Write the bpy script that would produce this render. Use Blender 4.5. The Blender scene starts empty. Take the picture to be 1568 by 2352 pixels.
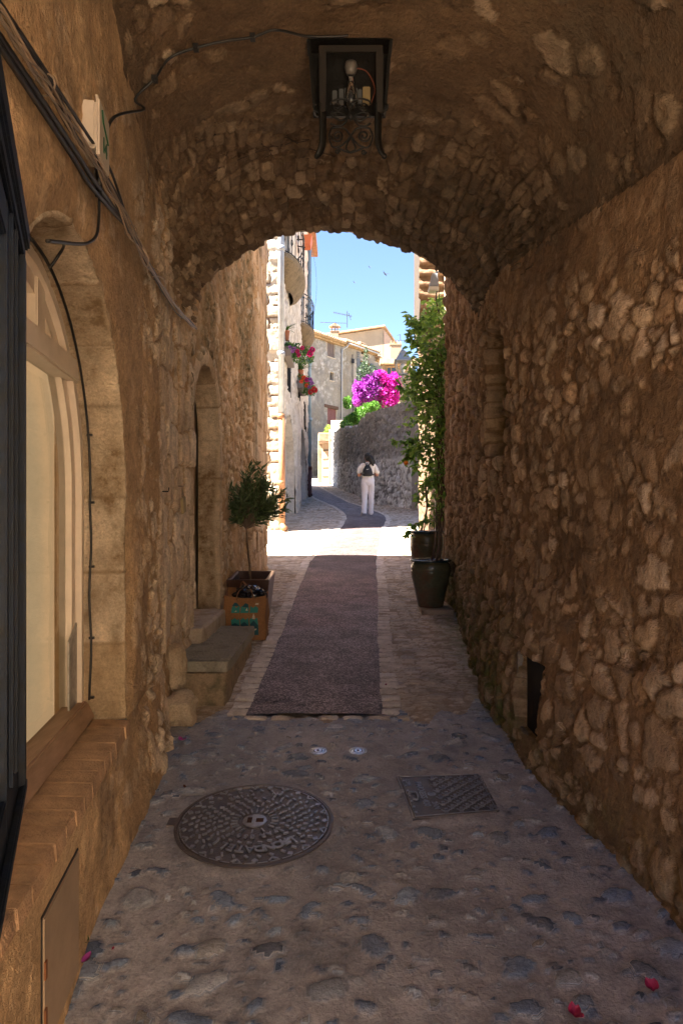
import bpy, bmesh, math, random
import numpy as np
from mathutils import Vector, Matrix, Quaternion
C = bpy.context.scene
COL = C.collection
random.seed(7)
R = math.radians
PI = math.pi
# ---------------------------------------------------------------- camera, world, sun
CAMZ = 1.58
F = 1600.0            # focal length in pixels of a 1568 px wide picture
cd = bpy.data.cameras.new('camera'); cam = bpy.data.objects.new('camera', cd); COL.objects.link(cam)
cam.location = (0, 0, CAMZ); cam.rotation_euler = (R(90), 0, 0)
cd.sensor_fit = 'HORIZONTAL'; cd.sensor_width = 36.0; cd.lens = 36.0*F/1568.0
cd.clip_start = 0.05; cd.clip_end = 3000
C.camera = cam
SUN_K = 0.35; SUN_EL = R(57)
world = bpy.data.worlds.new("World"); C.world = world; world.use_nodes = True
wn = world.node_tree; bg = wn.nodes['Background']
sky = wn.nodes.new('ShaderNodeTexSky'); sky.sky_type = 'NISHITA'; sky.sun_disc = False
sky.sun_elevation = SUN_EL; sky.sun_rotation = math.atan2(-1, -SUN_K)
sky.air_density = 1.0; sky.dust_density = 0.3; sky.ozone_density = 2.0; sky.altitude = 2500
wn.links.new(sky.outputs[0], bg.inputs[0]); bg.inputs[1].default_value = 0.026
sd = bpy.data.lights.new('sun', 'SUN'); sd.energy = 3.5; sd.angle = R(0.53); sd.color = (1.0, 0.93, 0.82)
sun = bpy.data.objects.new('sun', sd); COL.objects.link(sun); sun.location = (-20, -8, 30)
_h = math.hypot(1, SUN_K)
sun_dir = Vector((1/_h*math.cos(SUN_EL), SUN_K/_h*math.cos(SUN_EL), -math.sin(SUN_EL)))
sun.rotation_euler = sun_dir.to_track_quat('-Z', 'Y').to_euler()
C.view_settings.view_transform = 'Standard'; C.view_settings.look = 'None'
C.view_settings.exposure = 3.98; C.view_settings.gamma = 1.0
C.render.engine = 'CYCLES'
cy = C.cycles
cy.max_bounces = 10; cy.diffuse_bounces = 7; cy.glossy_bounces = 3; cy.transmission_bounces = 4
cy.transparent_max_bounces = 8; cy.sample_clamp_indirect = 6.0; cy.caustics_reflective = False; cy.caustics_refractive = False
cy.use_denoising = True
# ---------------------------------------------------------------- helpers
def tag(o, label=None, cat=None, group=None, kind=None):
    if label: o['label'] = label
    if cat: o['category'] = cat
    if group: o['group'] = group
    if kind: o['kind'] = kind
    return o
def empty(name, loc=(0, 0, 0), rz=0, label=None, cat=None, group=None):
    o = bpy.data.objects.new(name, None); COL.objects.link(o); o.location = loc; o.rotation_euler = (0, 0, rz)
    o.empty_display_size = 0.1
    return tag(o, label, cat, group)
def link(name, me, mat=None, parent=None, label=None, cat=None, group=None, kind=None, smooth=False):
    o = bpy.data.objects.new(name, me); COL.objects.link(o)
    if mat is not None:
        for m in (mat if isinstance(mat, (list, tuple)) else [mat]): me.materials.append(m)
    if parent is not None:
        o.parent = parent
        if not parent.get('_local'):
            o.matrix_parent_inverse = parent_matrix(parent).inverted()
    if smooth: me.shade_smooth()
    return tag(o, label, cat, group, kind)
def parent_matrix(p):
    m = Matrix.LocRotScale(p.location, p.rotation_euler, p.scale)
    if p.parent: m = parent_matrix(p.parent) @ p.matrix_parent_inverse @ m
    return m
def copy_tree(o, parent=None):
    c = o.copy(); COL.objects.link(c); c.parent = parent
    for ch in list(o.children):
        copy_tree(ch, c)
    return c
class MB:
    """collects shapes in world coordinates, links them as one mesh object"""
    def __init__(s): s.v = []; s.f = []; s.m = []; s.mi = 0
    def add(s, vs, fs):
        n = len(s.v); s.v += [tuple(v) for v in vs]; s.f += [tuple(i+n for i in f) for f in fs]; s.m += [s.mi]*len(fs)
        return s
    def box(s, c, d, M=None):
        x, y, z = d[0]/2, d[1]/2, d[2]/2
        vs = [Vector((sx*x, sy*y, sz*z)) for sz in (-1, 1) for sy in (-1, 1) for sx in (-1, 1)]
        if M is not None: vs = [M @ v for v in vs]
        vs = [v+Vector(c) for v in vs]
        return s.add(vs, [(0, 2, 3, 1), (4, 5, 7, 6), (0, 1, 5, 4), (2, 6, 7, 3), (0, 4, 6, 2), (1, 3, 7, 5)])
    def hexa(s, p8):   # 4 bottom (ccw), 4 top
        return s.add(p8, [(3, 2, 1, 0), (4, 5, 6, 7), (0, 1, 5, 4), (1, 2, 6, 5), (2, 3, 7, 6), (3, 0, 4, 7)])
    def tube(s, path, r, n=8, caps=True, sq=1.0):
        P = [Vector(p) for p in path]; k = len(P)
        rr = r if hasattr(r, '__len__') else [r]*k
        T = [(P[min(i+1, k-1)]-P[max(i-1, 0)]).normalized() for i in range(k)]
        u = T[0].orthogonal().normalized(); base = len(s.v); vs = []; fs = []
        for i in range(k):
            u = (u - T[i]*u.dot(T[i]));
            u = u.normalized() if u.length > 1e-6 else T[i].orthogonal().normalized()
            w = T[i].cross(u)
            for j in range(n):
                a = 2*PI*j/n
                vs.append(P[i]+(u*math.cos(a)+w*math.sin(a)*sq)*rr[i])
        for i in range(k-1):
            for j in range(n):
                a = i*n+j; b = i*n+(j+1) % n
                fs.append((a, b, b+n, a+n))
        if caps:
            fs.append(tuple(range(n-1, -1, -1))); fs.append(tuple((k-1)*n+j for j in range(n)))
        return s.add(vs, fs)
    def lathe(s, c, prof, n=32, closed_top=True, closed_bot=True):
        vs = []; fs = []; k = len(prof)
        for (r, z) in prof:
            for j in range(n):
                a = 2*PI*j/n; vs.append((c[0]+r*math.cos(a), c[1]+r*math.sin(a), c[2]+z))
        for i in range(k-1):
            for j in range(n):
                a = i*n+j; b = i*n+(j+1) % n
                fs.append((a, b, b+n, a+n))
        if closed_bot: fs.append(tuple(range(n-1, -1, -1)))
        if closed_top: fs.append(tuple((k-1)*n+j for j in range(n)))
        return s.add(vs, fs)
    def prism(s, pts, off):   # polygon pts (3d, ccw seen from +off side), extruded by off
        n = len(pts); o = Vector(off); P = [Vector(p) for p in pts]
        vs = P+[p+o for p in P]
        fs = [tuple(range(n-1, -1, -1)), tuple(range(n, 2*n))]+[(i, (i+1) % n, n+(i+1) % n, n+i) for i in range(n)]
        return s.add(vs, fs)
    def sphere(s, c, r, n=10, m=7, M=None, jitter=0):
        rx, ry, rz = r if hasattr(r, '__len__') else (r, r, r)
        vs = [Vector((0, 0, -rz))]; fs = []
        for i in range(1, m):
            ph = -PI/2+PI*i/m
            for j in range(n):
                a = 2*PI*j/n; q = 1+random.uniform(-jitter, jitter)
                vs.append(Vector((rx*math.cos(ph)*math.cos(a), ry*math.cos(ph)*math.sin(a), rz*math.sin(ph)))*q)
        vs.append(Vector((0, 0, rz)))
        if M is not None: vs = [M @ v for v in vs]
        vs = [v+Vector(c) for v in vs]
        for j in range(n): fs.append((0, 1+(j+1) % n, 1+j))
        for i in range(m-2):
            for j in range(n):
                a = 1+i*n+j; b = 1+i*n+(j+1) % n
                fs.append((a, b, b+n, a+n))
        t = len(vs)-1; q = 1+(m-2)*n
        for j in range(n): fs.append((q+j, q+(j+1) % n, t))
        return s.add(vs, fs)
    def mesh(s, name):
        me = bpy.data.meshes.new(name); me.from_pydata(s.v, [], s.f)
        if any(s.m): me.polygons.foreach_set('material_index', s.m)
        me.update(); return me
    def build(s, name, mat, parent=None, smooth=False, bevel=0, auto=None, **kw):
        me = s.mesh(name)
        if bevel:
            bm = bmesh.new(); bm.from_mesh(me)
            es = [e for e in bm.edges if e.is_manifold and e.calc_face_angle(0) > 0.5]
            bmesh.ops.bevel(bm, geom=es, offset=bevel, segments=2, affect='EDGES', clamp_overlap=True)
            bm.to_mesh(me); bm.free()
        o = link(name, me, mat, parent, smooth=smooth, **kw)
        if auto is not None and smooth:
            me.set_sharp_from_angle(angle=R(auto))
        return o
def spline(pts, n=8):
    """Catmull-Rom through pts"""
    P = [Vector(p) for p in pts]; out = []
    for i in range(len(P)-1):
        a = P[max(i-1, 0)]; b = P[i]; c = P[i+1]; d = P[min(i+2, len(P)-1)]
        for k in range(n):
            t = k/n
            out.append(0.5*((2*b)+(c-a)*t+(2*a-5*b+4*c-d)*t*t+(3*b-a-3*c+d)*t*t*t))
    out.append(P[-1]); return out
# ---------------------------------------------------------------- numpy noise and stones
def _hash(ix, iy, s):
    h = (ix.astype(np.int64)*374761393+iy.astype(np.int64)*668265263+int(s)*974634777) & 0xffffffff
    h = ((h ^ (h >> 13))*1274126177) & 0xffffffff
    h = ((h ^ (h >> 16))*2246822519) & 0xffffffff
    h = h ^ (h >> 15)
    return (h & 0xffffff)/float(0x1000000)
def vnoise(x, y, s=0):
    ix = np.floor(x); iy = np.floor(y); fx = x-ix; fy = y-iy
    fx = fx*fx*(3-2*fx); fy = fy*fy*(3-2*fy)
    a = _hash(ix, iy, s); b = _hash(ix+1, iy, s); c = _hash(ix, iy+1, s); d = _hash(ix+1, iy+1, s)
    return (a*(1-fx)+b*fx)*(1-fy)+(c*(1-fx)+d*fx)*fy
def fbm(x, y, o=4, s=0):
    r = 0; a = .5; t = 0
    for i in range(o):
        r = r+a*vnoise(x, y, s+i*17); t += a; x = x*2.03+3.1; y = y*2.03+7.7; a *= .5
    return r/t
def ss(a, b, x):
    t = np.clip((x-a)/(b-a), 0, 1); return t*t*(3-2*t)
def cells(u, v, su, sv, s=0, jit=.75, p=2.0, var=.3, brick=False):
    """voronoi-like cells in units of the cell: returns F1, F2-F1, three random numbers"""
    wu = u/su; wv = v/sv
    iu = np.floor(wu); iv = np.floor(wv)
    F1 = np.full(u.shape, 9.0); F2 = np.full(u.shape, 9.0); I = np.zeros(u.shape); J = np.zeros(u.shape)
    for dj in (-1, 0, 1):
        for di in (-1, 0, 1):
            cu = iu+di; cv = iv+dj
            off = (np.mod(cv, 2)*.5) if brick else 0
            x = cu+.5+off*1.0+(_hash(cu, cv, s)-.5)*jit; y = cv+.5+(_hash(cu, cv, s+1)-.5)*jit
            w = 1+(_hash(cu, cv, s+2)-.5)*2*var
            a = np.abs(wu-x); b = np.abs(wv-y)
            d = ((a**p+b**p)**(1/p))*w
            n1 = d < F1
            F2 = np.where(n1, F1, np.minimum(F2, d))
            I = np.where(n1, cu, I); J = np.where(n1, cv, J); F1 = np.where(n1, d, F1)
    return F1, F2-F1, _hash(I, J, s+5), _hash(I, J, s+6), _hash(I, J, s+7)
def rubble(u, v, su, sv, s=0, A=.03, bury=.5, p=2.6, jit=.75, warp=.25, brick=False, round_=.3, rough=.15, var=.3):
    """stones half buried in mortar -> height, stone mask, random"""
    m = min(su, sv)
    wu = u+(fbm(u/m*.9, v/m*.9, 3, s+40)-.5)*m*warp*2; wv = v+(fbm(u/m*.9+9, v/m*.9+5, 3, s+50)-.5)*m*warp*2
    F1, E, r1, r2, r3 = cells(wu, wv, su, sv, s, jit, p, var, brick)
    q = np.clip((E-.02)/(round_*1.15), 0, 1); dome = 1-(1-q)**2.6
    hs = (.22+.78*r1)*dome+(fbm(u/m*2.6, v/m*2.6, 4, s+70)-.5)*rough*2.2+(fbm(u/m*9, v/m*9, 3, s+71)-.5)*rough*.8
    hm = bury*(.20+1.0*fbm(u/m*.35, v/m*.35, 3, s+90))+(fbm(u/m*5, v/m*5, 4, s+95)-.5)*.20
    d = hs-hm
    mask = ss(-.01, .06, d)
    h = (np.maximum(hs, hm)-.30*np.exp(-((d-.01)/.045)**2))*A
    return h, mask, r3
def put_sc(me, r, g, b, a=None):
    n = len(me.vertices); at = me.color_attributes.new('sc', 'FLOAT_COLOR', 'POINT')
    arr = np.ones((n, 4), np.float32)
    arr[:, 0] = r; arr[:, 1] = g; arr[:, 2] = b
    if a is not None: arr[:, 3] = a
    at.data.foreach_set('color', arr.ravel())
def sheet(name, U, V, pos, field, mat, keep=None, parent=None, flip=False, nrm=None, skirt=0, **kw):
    u, v = np.meshgrid(np.asarray(U, float), np.asarray(V, float), indexing='ij')
    x, y, z = [np.broadcast_to(a, u.shape).astype(float) for a in pos(u, v)]
    nu, nv = u.shape
    P = np.stack([x, y, z], -1)
    if nrm is None:
        N = np.cross(np.gradient(P, axis=0), np.gradient(P, axis=1))
        N /= np.maximum(np.linalg.norm(N, axis=-1, keepdims=True), 1e-9)
        if flip: N = -N
    else: N = np.broadcast_to(np.asarray(nrm, float), P.shape)
    h, m, r, b = field(u, v)
    P = P+N*np.asarray(h)[..., None]
    idx = np.arange(nu*nv).reshape(nu, nv)
    q = np.stack([idx[:-1, :-1], idx[1:, :-1], idx[1:, 1:], idx[:-1, 1:]], -1).reshape(-1, 4)
    if flip: q = q[:, ::-1]
    if keep is not None:
        uc = (u[:-1, :-1]+u[1:, 1:])/2; vc = (v[:-1, :-1]+v[1:, 1:])/2
        q = q[keep(uc, vc).reshape(-1)]
    me = bpy.data.meshes.new(name)
    me.vertices.add(nu*nv); me.vertices.foreach_set('co', P.astype(np.float32).ravel())
    nq = len(q); me.loops.add(nq*4); me.loops.foreach_set('vertex_index', q.astype(np.int32).ravel())
    me.polygons.add(nq); me.polygons.foreach_set('loop_start', np.arange(0, nq*4, 4, dtype=np.int32))
    me.update(calc_edges=True); me.validate()
    put_sc(me, np.broadcast_to(m, u.shape).ravel(), np.broadcast_to(r, u.shape).ravel(), np.broadcast_to(b, u.shape).ravel())
    me.shade_smooth()
    return link(name, me, mat, parent, **kw)
# ---------------------------------------------------------------- materials
MATS = {}
def nt(name):
    m = bpy.data.materials.new(name); m.use_nodes = True
    return m, m.node_tree, m.node_tree.nodes['Principled BSDF']
def mat(name, col, rough=.6, metal=0, noise=0, nscale=20, bump=0, bscale=60, spec=.5, col2=None, coat=0, sheen=0, trans=0, alpha=1, emit=0, nscale2=None, stretch=None, sub=0):
    if name in MATS: return MATS[name]
    m, t, p = nt(name)
    L = t.links.new
    p.inputs['Roughness'].default_value = rough; p.inputs['Metallic'].default_value = metal
    p.inputs['Specular IOR Level'].default_value = spec
    p.inputs['Coat Weight'].default_value = coat; p.inputs['Transmission Weight'].default_value = trans
    p.inputs['Coat Roughness'].default_value = .15
    p.inputs['Alpha'].default_value = alpha
    tc = t.nodes.new('ShaderNodeTexCoord'); co = tc.outputs['Object']
    if stretch:
        mp = t.nodes.new('ShaderNodeMapping'); mp.inputs['Scale'].default_value = stretch; L(co, mp.inputs[0]); co = mp.outputs[0]
    if noise or col2:
        n = t.nodes.new('ShaderNodeTexNoise'); n.inputs['Scale'].default_value = nscale; n.inputs['Detail'].default_value = 6; n.inputs['Roughness'].default_value = .65
        L(co, n.inputs['Vector'])
        mr = t.nodes.new('ShaderNodeMapRange'); mr.inputs[1].default_value = .32; mr.inputs[2].default_value = .68; L(n.outputs[0], mr.inputs[0])
        mx = t.nodes.new('ShaderNodeMix'); mx.data_type = 'RGBA'
        c2 = col2 if col2 else tuple(max(0, c*(1-noise)) for c in col[:3])
        c1 = col if col2 else tuple(min(1, c*(1+noise*.6)) for c in col[:3])
        mx.inputs[6].default_value = (*c2[:3], 1); mx.inputs[7].default_value = (*c1[:3], 1)
        L(mr.outputs[0], mx.inputs[0]); L(mx.outputs[2], p.inputs['Base Color'])
    else: p.inputs['Base Color'].default_value = (*col[:3], 1)
    if bump:
        b = t.nodes.new('ShaderNodeBump'); b.inputs['Strength'].default_value = bump; b.inputs['Distance'].default_value = .01
        n2 = t.nodes.new('ShaderNodeTexNoise'); n2.inputs['Scale'].default_value = bscale; n2.inputs['Detail'].default_value = 5
        L(co, n2.inputs['Vector']); L(n2.outputs[0], b.inputs['Height']); L(b.outputs[0], p.inputs['Normal'])
    if emit:
        p.inputs['Emission Color'].default_value = (*col[:3], 1); p.inputs['Emission Strength'].default_value = emit
    MATS[name] = m; return m
def stonemat(name, mortar, cols, mortar2=None, rough=.9, bump=.6, fs=45, blotch=None, bl_scale=1.3, bl_amt=.5, speck=.35, stone_rough=None, spec=.3, moss_shade=None):
    """mortar / per-stone colours from the mesh's 'sc' attribute: R stone mask, G random per stone, B patch weight (stain or mossy growth on the stone, and painted niche shade)"""
    m, t, p = nt(name); L = t.links.new; N = t.nodes.new
    at = N('ShaderNodeAttribute'); at.attribute_name = 'sc'
    sp = N('ShaderNodeSeparateColor'); L(at.outputs['Color'], sp.inputs[0])
    geo = N('ShaderNodeTexCoord'); co = geo.outputs['Object']
    ramp = N('ShaderNodeValToRGB'); ramp.color_ramp.interpolation = 'LINEAR'
    e = ramp.color_ramp.elements
    while len(e) < len(cols): e.new(.5)
    for i, c in enumerate(cols): e[i].position = i/(len(cols)-1); e[i].color = (*c, 1)
    L(sp.outputs[1], ramp.inputs[0])
    n1 = N('ShaderNodeTexNoise'); n1.inputs['Scale'].default_value = fs*.25; n1.inputs['Detail'].default_value = 8; n1.inputs['Roughness'].default_value = .7; L(co, n1.inputs['Vector'])
    n2 = N('ShaderNodeTexNoise'); n2.inputs['Scale'].default_value = fs*1.6; n2.inputs['Detail'].default_value = 4; n2.inputs['Roughness'].default_value = .75; L(co, n2.inputs['Vector'])
    n3 = N('ShaderNodeTexNoise'); n3.inputs['Scale'].default_value = bl_scale; n3.inputs['Detail'].default_value = 6; n3.inputs['Roughness'].default_value = .6; L(co, n3.inputs['Vector'])
    mm = N('ShaderNodeMix'); mm.data_type = 'RGBA'
    mm.inputs[6].default_value = (*(mortar2 or tuple(c*.75 for c in mortar)), 1); mm.inputs[7].default_value = (*mortar, 1)
    r3 = N('ShaderNodeMapRange'); r3.inputs[1].default_value = .38; r3.inputs[2].default_value = .62; L(n3.outputs[0], r3.inputs[0])
    L(r3.outputs[0], mm.inputs[0])
    mx = N('ShaderNodeMix'); mx.data_type = 'RGBA'; L(sp.outputs[0], mx.inputs[0]); L(mm.outputs[2], mx.inputs[6]); L(ramp.outputs[0], mx.inputs[7])
    cur = mx.outputs[2]
    if blotch:
        b = N('ShaderNodeMix'); b.data_type = 'RGBA'; b.inputs[7].default_value = (*blotch, 1); L(cur, b.inputs[6])
        mu = N('ShaderNodeMath'); mu.operation = 'MULTIPLY'; mu.inputs[1].default_value = bl_amt
        rr = N('ShaderNodeMapRange'); rr.inputs[1].default_value = .5; rr.inputs[2].default_value = .66
        n4 = N('ShaderNodeTexNoise'); n4.inputs['Scale'].default_value = bl_scale*1.7; n4.inputs['Detail'].default_value = 7; n4.inputs['Roughness'].default_value = .68; L(co, n4.inputs['Vector'])
        L(n4.outputs[0], rr.inputs[0]); L(rr.outputs[0], mu.inputs[0]); L(mu.outputs[0], b.inputs[0]); cur = b.outputs[2]
    if moss_shade:
        b = N('ShaderNodeMix'); b.data_type = 'RGBA'; b.inputs[7].default_value = (*moss_shade, 1); L(cur, b.inputs[6])
        mu = N('ShaderNodeMath'); mu.operation = 'MULTIPLY'; L(sp.outputs[2], mu.inputs[0])
        rr = N('ShaderNodeMapRange'); rr.inputs[1].default_value = .35; rr.inputs[2].default_value = .6; L(n1.outputs[0], rr.inputs[0]); L(rr.outputs[0], mu.inputs[1])
        L(mu.outputs[0], b.inputs[0]); cur = b.outputs[2]
    # speckle: multiply
    ad = N('ShaderNodeMath'); ad.operation = 'ADD'; L(n1.outputs[0], ad.inputs[0]); L(n2.outputs[0], ad.inputs[1])
    sr = N('ShaderNodeMapRange'); sr.inputs[1].default_value = .72; sr.inputs[2].default_value = 1.28
    sr.inputs[3].default_value = 1-speck; sr.inputs[4].default_value = 1+speck; L(ad.outputs[0], sr.inputs[0])
    vm = N('ShaderNodeVectorMath'); vm.operation = 'SCALE'; L(cur, vm.inputs[0]); L(sr.outputs[0], vm.inputs['Scale'])
    L(vm.outputs[0], p.inputs['Base Color'])
    bp = N('ShaderNodeBump'); bp.inputs['Strength'].default_value = bump; bp.inputs['Distance'].default_value = .018
    L(ad.outputs[0], bp.inputs['Height']); L(bp.outputs[0], p.inputs['Normal'])
    if stone_rough is not None:
        q = N('ShaderNodeMapRange'); q.inputs[3].default_value = rough; q.inputs[4].default_value = stone_rough; L(sp.outputs[0], q.inputs[0]); L(q.outputs[0], p.inputs['Roughness'])
    else: p.inputs['Roughness'].default_value = rough
    p.inputs['Specular IOR Level'].default_value = spec
    MATS[name] = m; return m
def leafmat(name, c1, c2, trans=.35, rough=.5):
    m, t, p = nt(name); L = t.links.new; N = t.nodes.new
    at = N('ShaderNodeAttribute'); at.attribute_name = 'sc'; sp = N('ShaderNodeSeparateColor'); L(at.outputs['Color'], sp.inputs[0])
    mx = N('ShaderNodeMix'); mx.data_type = 'RGBA'; mx.inputs[6].default_value = (*c1, 1); mx.inputs[7].default_value = (*c2, 1); L(sp.outputs[1], mx.inputs[0])
    L(mx.outputs[2], p.inputs['Base Color']); p.inputs['Roughness'].default_value = rough
    tr = N('ShaderNodeBsdfTranslucent'); L(mx.outputs[2], tr.inputs[0])
    ms = N('ShaderNodeMixShader'); ms.inputs[0].default_value = trans
    out = t.nodes['Material Output']; L(p.outputs[0], ms.inputs[1]); L(tr.outputs[0], ms.inputs[2]); L(ms.outputs[0], out.inputs[0])
    MATS[name] = m; return m
def leaf_mesh(name, pos, dirs, length, width, up=None, fold=.25, curl=.15, seed=1, var=.35):
    """many leaves: each 6 verts / 4 tris; pos (n,3), dirs (n,3)"""
    rg = np.random.default_rng(seed); n = len(pos); pos = np.asarray(pos, float); d = np.asarray(dirs, float)
    d /= np.maximum(np.linalg.norm(d, axis=1, keepdims=True), 1e-6)
    a = rg.normal(size=(n, 3)); 
    if up is not None: a = a*.5+np.asarray(up)
    s = np.cross(d, a); s /= np.maximum(np.linalg.norm(s, axis=1, keepdims=True), 1e-6)
    nn = np.cross(s, d)
    L = (length*(1+rg.uniform(-var, var, n)))[:, None]; W = (width*(1+rg.uniform(-var, var, n)))[:, None]/2
    base = pos; tip = pos+d*L-nn*L*curl; mid = pos+d*L*.5+nn*0
    r1 = pos+d*L*.38+s*W+nn*W*fold*1.5; l1 = pos+d*L*.38-s*W+nn*W*fold*1.5
    r2 = pos+d*L*.75+s*W*.62+nn*W*fold-nn*L*curl*.5; l2 = pos+d*L*.75-s*W*.62+nn*W*fold-nn*L*curl*.5
    V = np.stack([base, r1, r2, tip, l2, l1], 1).reshape(-1, 3)
    i = np.arange(n)*6
    q = np.stack([np.stack([i, i+1, i+2, i+3], 1), np.stack([i, i+3, i+4, i+5], 1)], 1).reshape(-1, 4)
    me = bpy.data.meshes.new(name); me.vertices.add(len(V)); me.vertices.foreach_set('co', V.astype(np.float32).ravel())
    nq = len(q); me.loops.add(nq*4); me.loops.foreach_set('vertex_index', q.astype(np.int32).ravel())
    me.polygons.add(nq); me.polygons.foreach_set('loop_start', np.arange(0, nq*4, 4, dtype=np.int32)); me.update(calc_edges=True)
    rnd = np.repeat(rg.uniform(0, 1, n), 6); put_sc(me, 1, rnd, rnd)
    return me
# ---------------------------------------------------------------- picture -> place
def gz(Y):
    """height of the climbing lane at distance Y"""
    Y = np.asarray(Y, float)
    return np.where(Y < 38, .079*Y, .079*38+(Y-38)*.115)
def ray(px, py): return ((px-784)/F, (1176-py)/F)
def at(px, py, Y): a, b = ray(px, py); return Vector((a*Y, Y, CAMZ+b*Y))
def onLo(px, py, off=.03):
    """point on a plane off in front of the left wall"""
    a, b = ray(px, py); Y = (-.55+off*1.008)/(a+.126)
    if Y > 4.4 or Y < 0: Y = (-1.105+off)/a
    return Vector((a*Y, Y, CAMZ+b*Y))
def gnd(px, py):
    a, b = ray(px, py)
    Y = CAMZ/(.079-b); return Vector((a*Y, Y, .079*Y))
def WL(s):   # x of the left wall face at distance s
    s = np.asarray(s, float); return -.55-.126*np.minimum(s, 4.4)+.0*s-.0*(s)
def onL(px, py, off=0.0):
    a, b = ray(px, py)
    Y = -.55/(a+.126)
    if Y > 4.4 or Y < 0: Y = -1.105/a
    return Vector((a*Y+off, Y, CAMZ+b*Y))
# ================================================================ stone and plaster
warmS = [(.22, .145, .09), (.50, .36, .25), (.33, .215, .13), (.62, .48, .36), (.28, .19, .12), (.54, .385, .25), (.40, .30, .21), (.47, .31, .19)]
M_left = stonemat('left_wall_plaster', (.62, .42, .245), [(.60, .45, .32), (.78, .64, .50), (.66, .51, .37), (.82, .69, .55)], mortar2=(.42, .27, .15),
                  blotch=(.20, .135, .09), bl_amt=.6, bl_scale=1.3, fs=34, bump=1.0, moss_shade=(.13, .10, .075), speck=.42)
M_right = stonemat('right_wall_rubble', (.29, .18, .10), warmS, mortar2=(.18, .11, .06), blotch=(.12, .08, .05), bl_amt=.35, bl_scale=.9, fs=32, bump=.9, moss_shade=(.10, .11, .035), speck=.33)
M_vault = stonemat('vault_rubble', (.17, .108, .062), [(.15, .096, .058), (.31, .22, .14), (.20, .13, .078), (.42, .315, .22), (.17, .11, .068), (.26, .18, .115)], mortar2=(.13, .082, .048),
                   blotch=(.10, .07, .045), bl_amt=.5, bl_scale=1.2, fs=34, bump=.9, moss_shade=(.10, .075, .05), speck=.33)
M_house = stonemat('house_limestone', (.58, .40, .24), [(.62, .46, .31), (.76, .62, .47), (.58, .40, .24), (.80, .69, .55)], mortar2=(.48, .31, .17), blotch=(.2, .13, .08), bl_amt=.45, bl_scale=1.6, fs=30, bump=.9, moss_shade=(.15, .13, .08), speck=.3)
M_dress = stonemat('dressed_stone', (.42, .30, .19), [(.60, .47, .33), (.70, .57, .43), (.50, .37, .24)], blotch=(.26, .17, .10), bl_amt=.5, bl_scale=2.6, fs=60, bump=1.0, moss_shade=(.2, .13, .07), speck=.35)
M_block = mat('plain_masonry', (.42, .33, .23), .9, noise=.3, nscale=3, bump=.4, bscale=30)
# ================================================================ ground
RD_L = [(3.6, -.600), (4.29, -.587), (10.56, -.488), (12.6, -.30), (14.1, -.123), (17.5, .12), (19.5, .11), (22.1, -.19), (25.4, -.78), (28.3, -1.22), (33, -1.9), (38, -3.0), (44, -5)]
RD_R = [(3.6, .245), (4.29, .257), (10.56, .535), (15.4, .90), (17.5, 1.14), (18.8, 1.19), (21.2, .87), (24.2, .24), (30, -.45), (37.5, -1.27), (41, -1.8), (44, -2.4)]
def rdl(Y): return np.interp(Y, [a for a, b in RD_L], [b for a, b in RD_L])
def rdr(Y): return np.interp(Y, [a for a, b in RD_R], [b for a, b in RD_R])
def _sm(f, Y): return (f(Y-.8)+2*f(Y-.4)+2*f(Y)+2*f(Y+.4)+f(Y+.8))/8
def RL(Y):
    w = ss(5, 11, Y); return rdl(Y)*(1-w)+_sm(rdl, Y)*w+.045*(fbm(np.asarray(Y, float)*2.3, np.asarray(Y, float)*0, 4, 201)-.5)
def RR(Y):
    w = ss(5, 11, Y); return rdr(Y)*(1-w)+_sm(rdr, Y)*w+.045*(fbm(np.asarray(Y, float)*2.3, np.asarray(Y, float)*0, 4, 202)-.5)
M_cob = stonemat('embedded_pebbles', (.41, .395, .43), [(.07, .095, .155), (.24, .32, .48), (.11, .14, .21), (.16, .22, .35), (.40, .42, .48), (.06, .08, .13), (.36, .45, .60), (.22, .20, .19), (.58, .62, .70), (.12, .16, .25)],
                 mortar2=(.27, .27, .31), rough=.62, stone_rough=.26, blotch=(.17, .17, .20), bl_amt=.6, bl_scale=1.3, fs=50, bump=.55, spec=.5, moss_shade=(.09, .10, .03), speck=.38)
M_cob2 = stonemat('lane_cobbles', (.38, .29, .21), [(.48, .41, .34), (.62, .54, .45), (.54, .44, .34), (.70, .62, .54), (.43, .38, .35)], mortar2=(.30, .23, .17), rough=.85, blotch=(.2, .17, .13), bl_amt=.5, bl_scale=1.3, fs=45, bump=.6, spec=.4, moss_shade=(.12, .13, .05), speck=.3)
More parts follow.
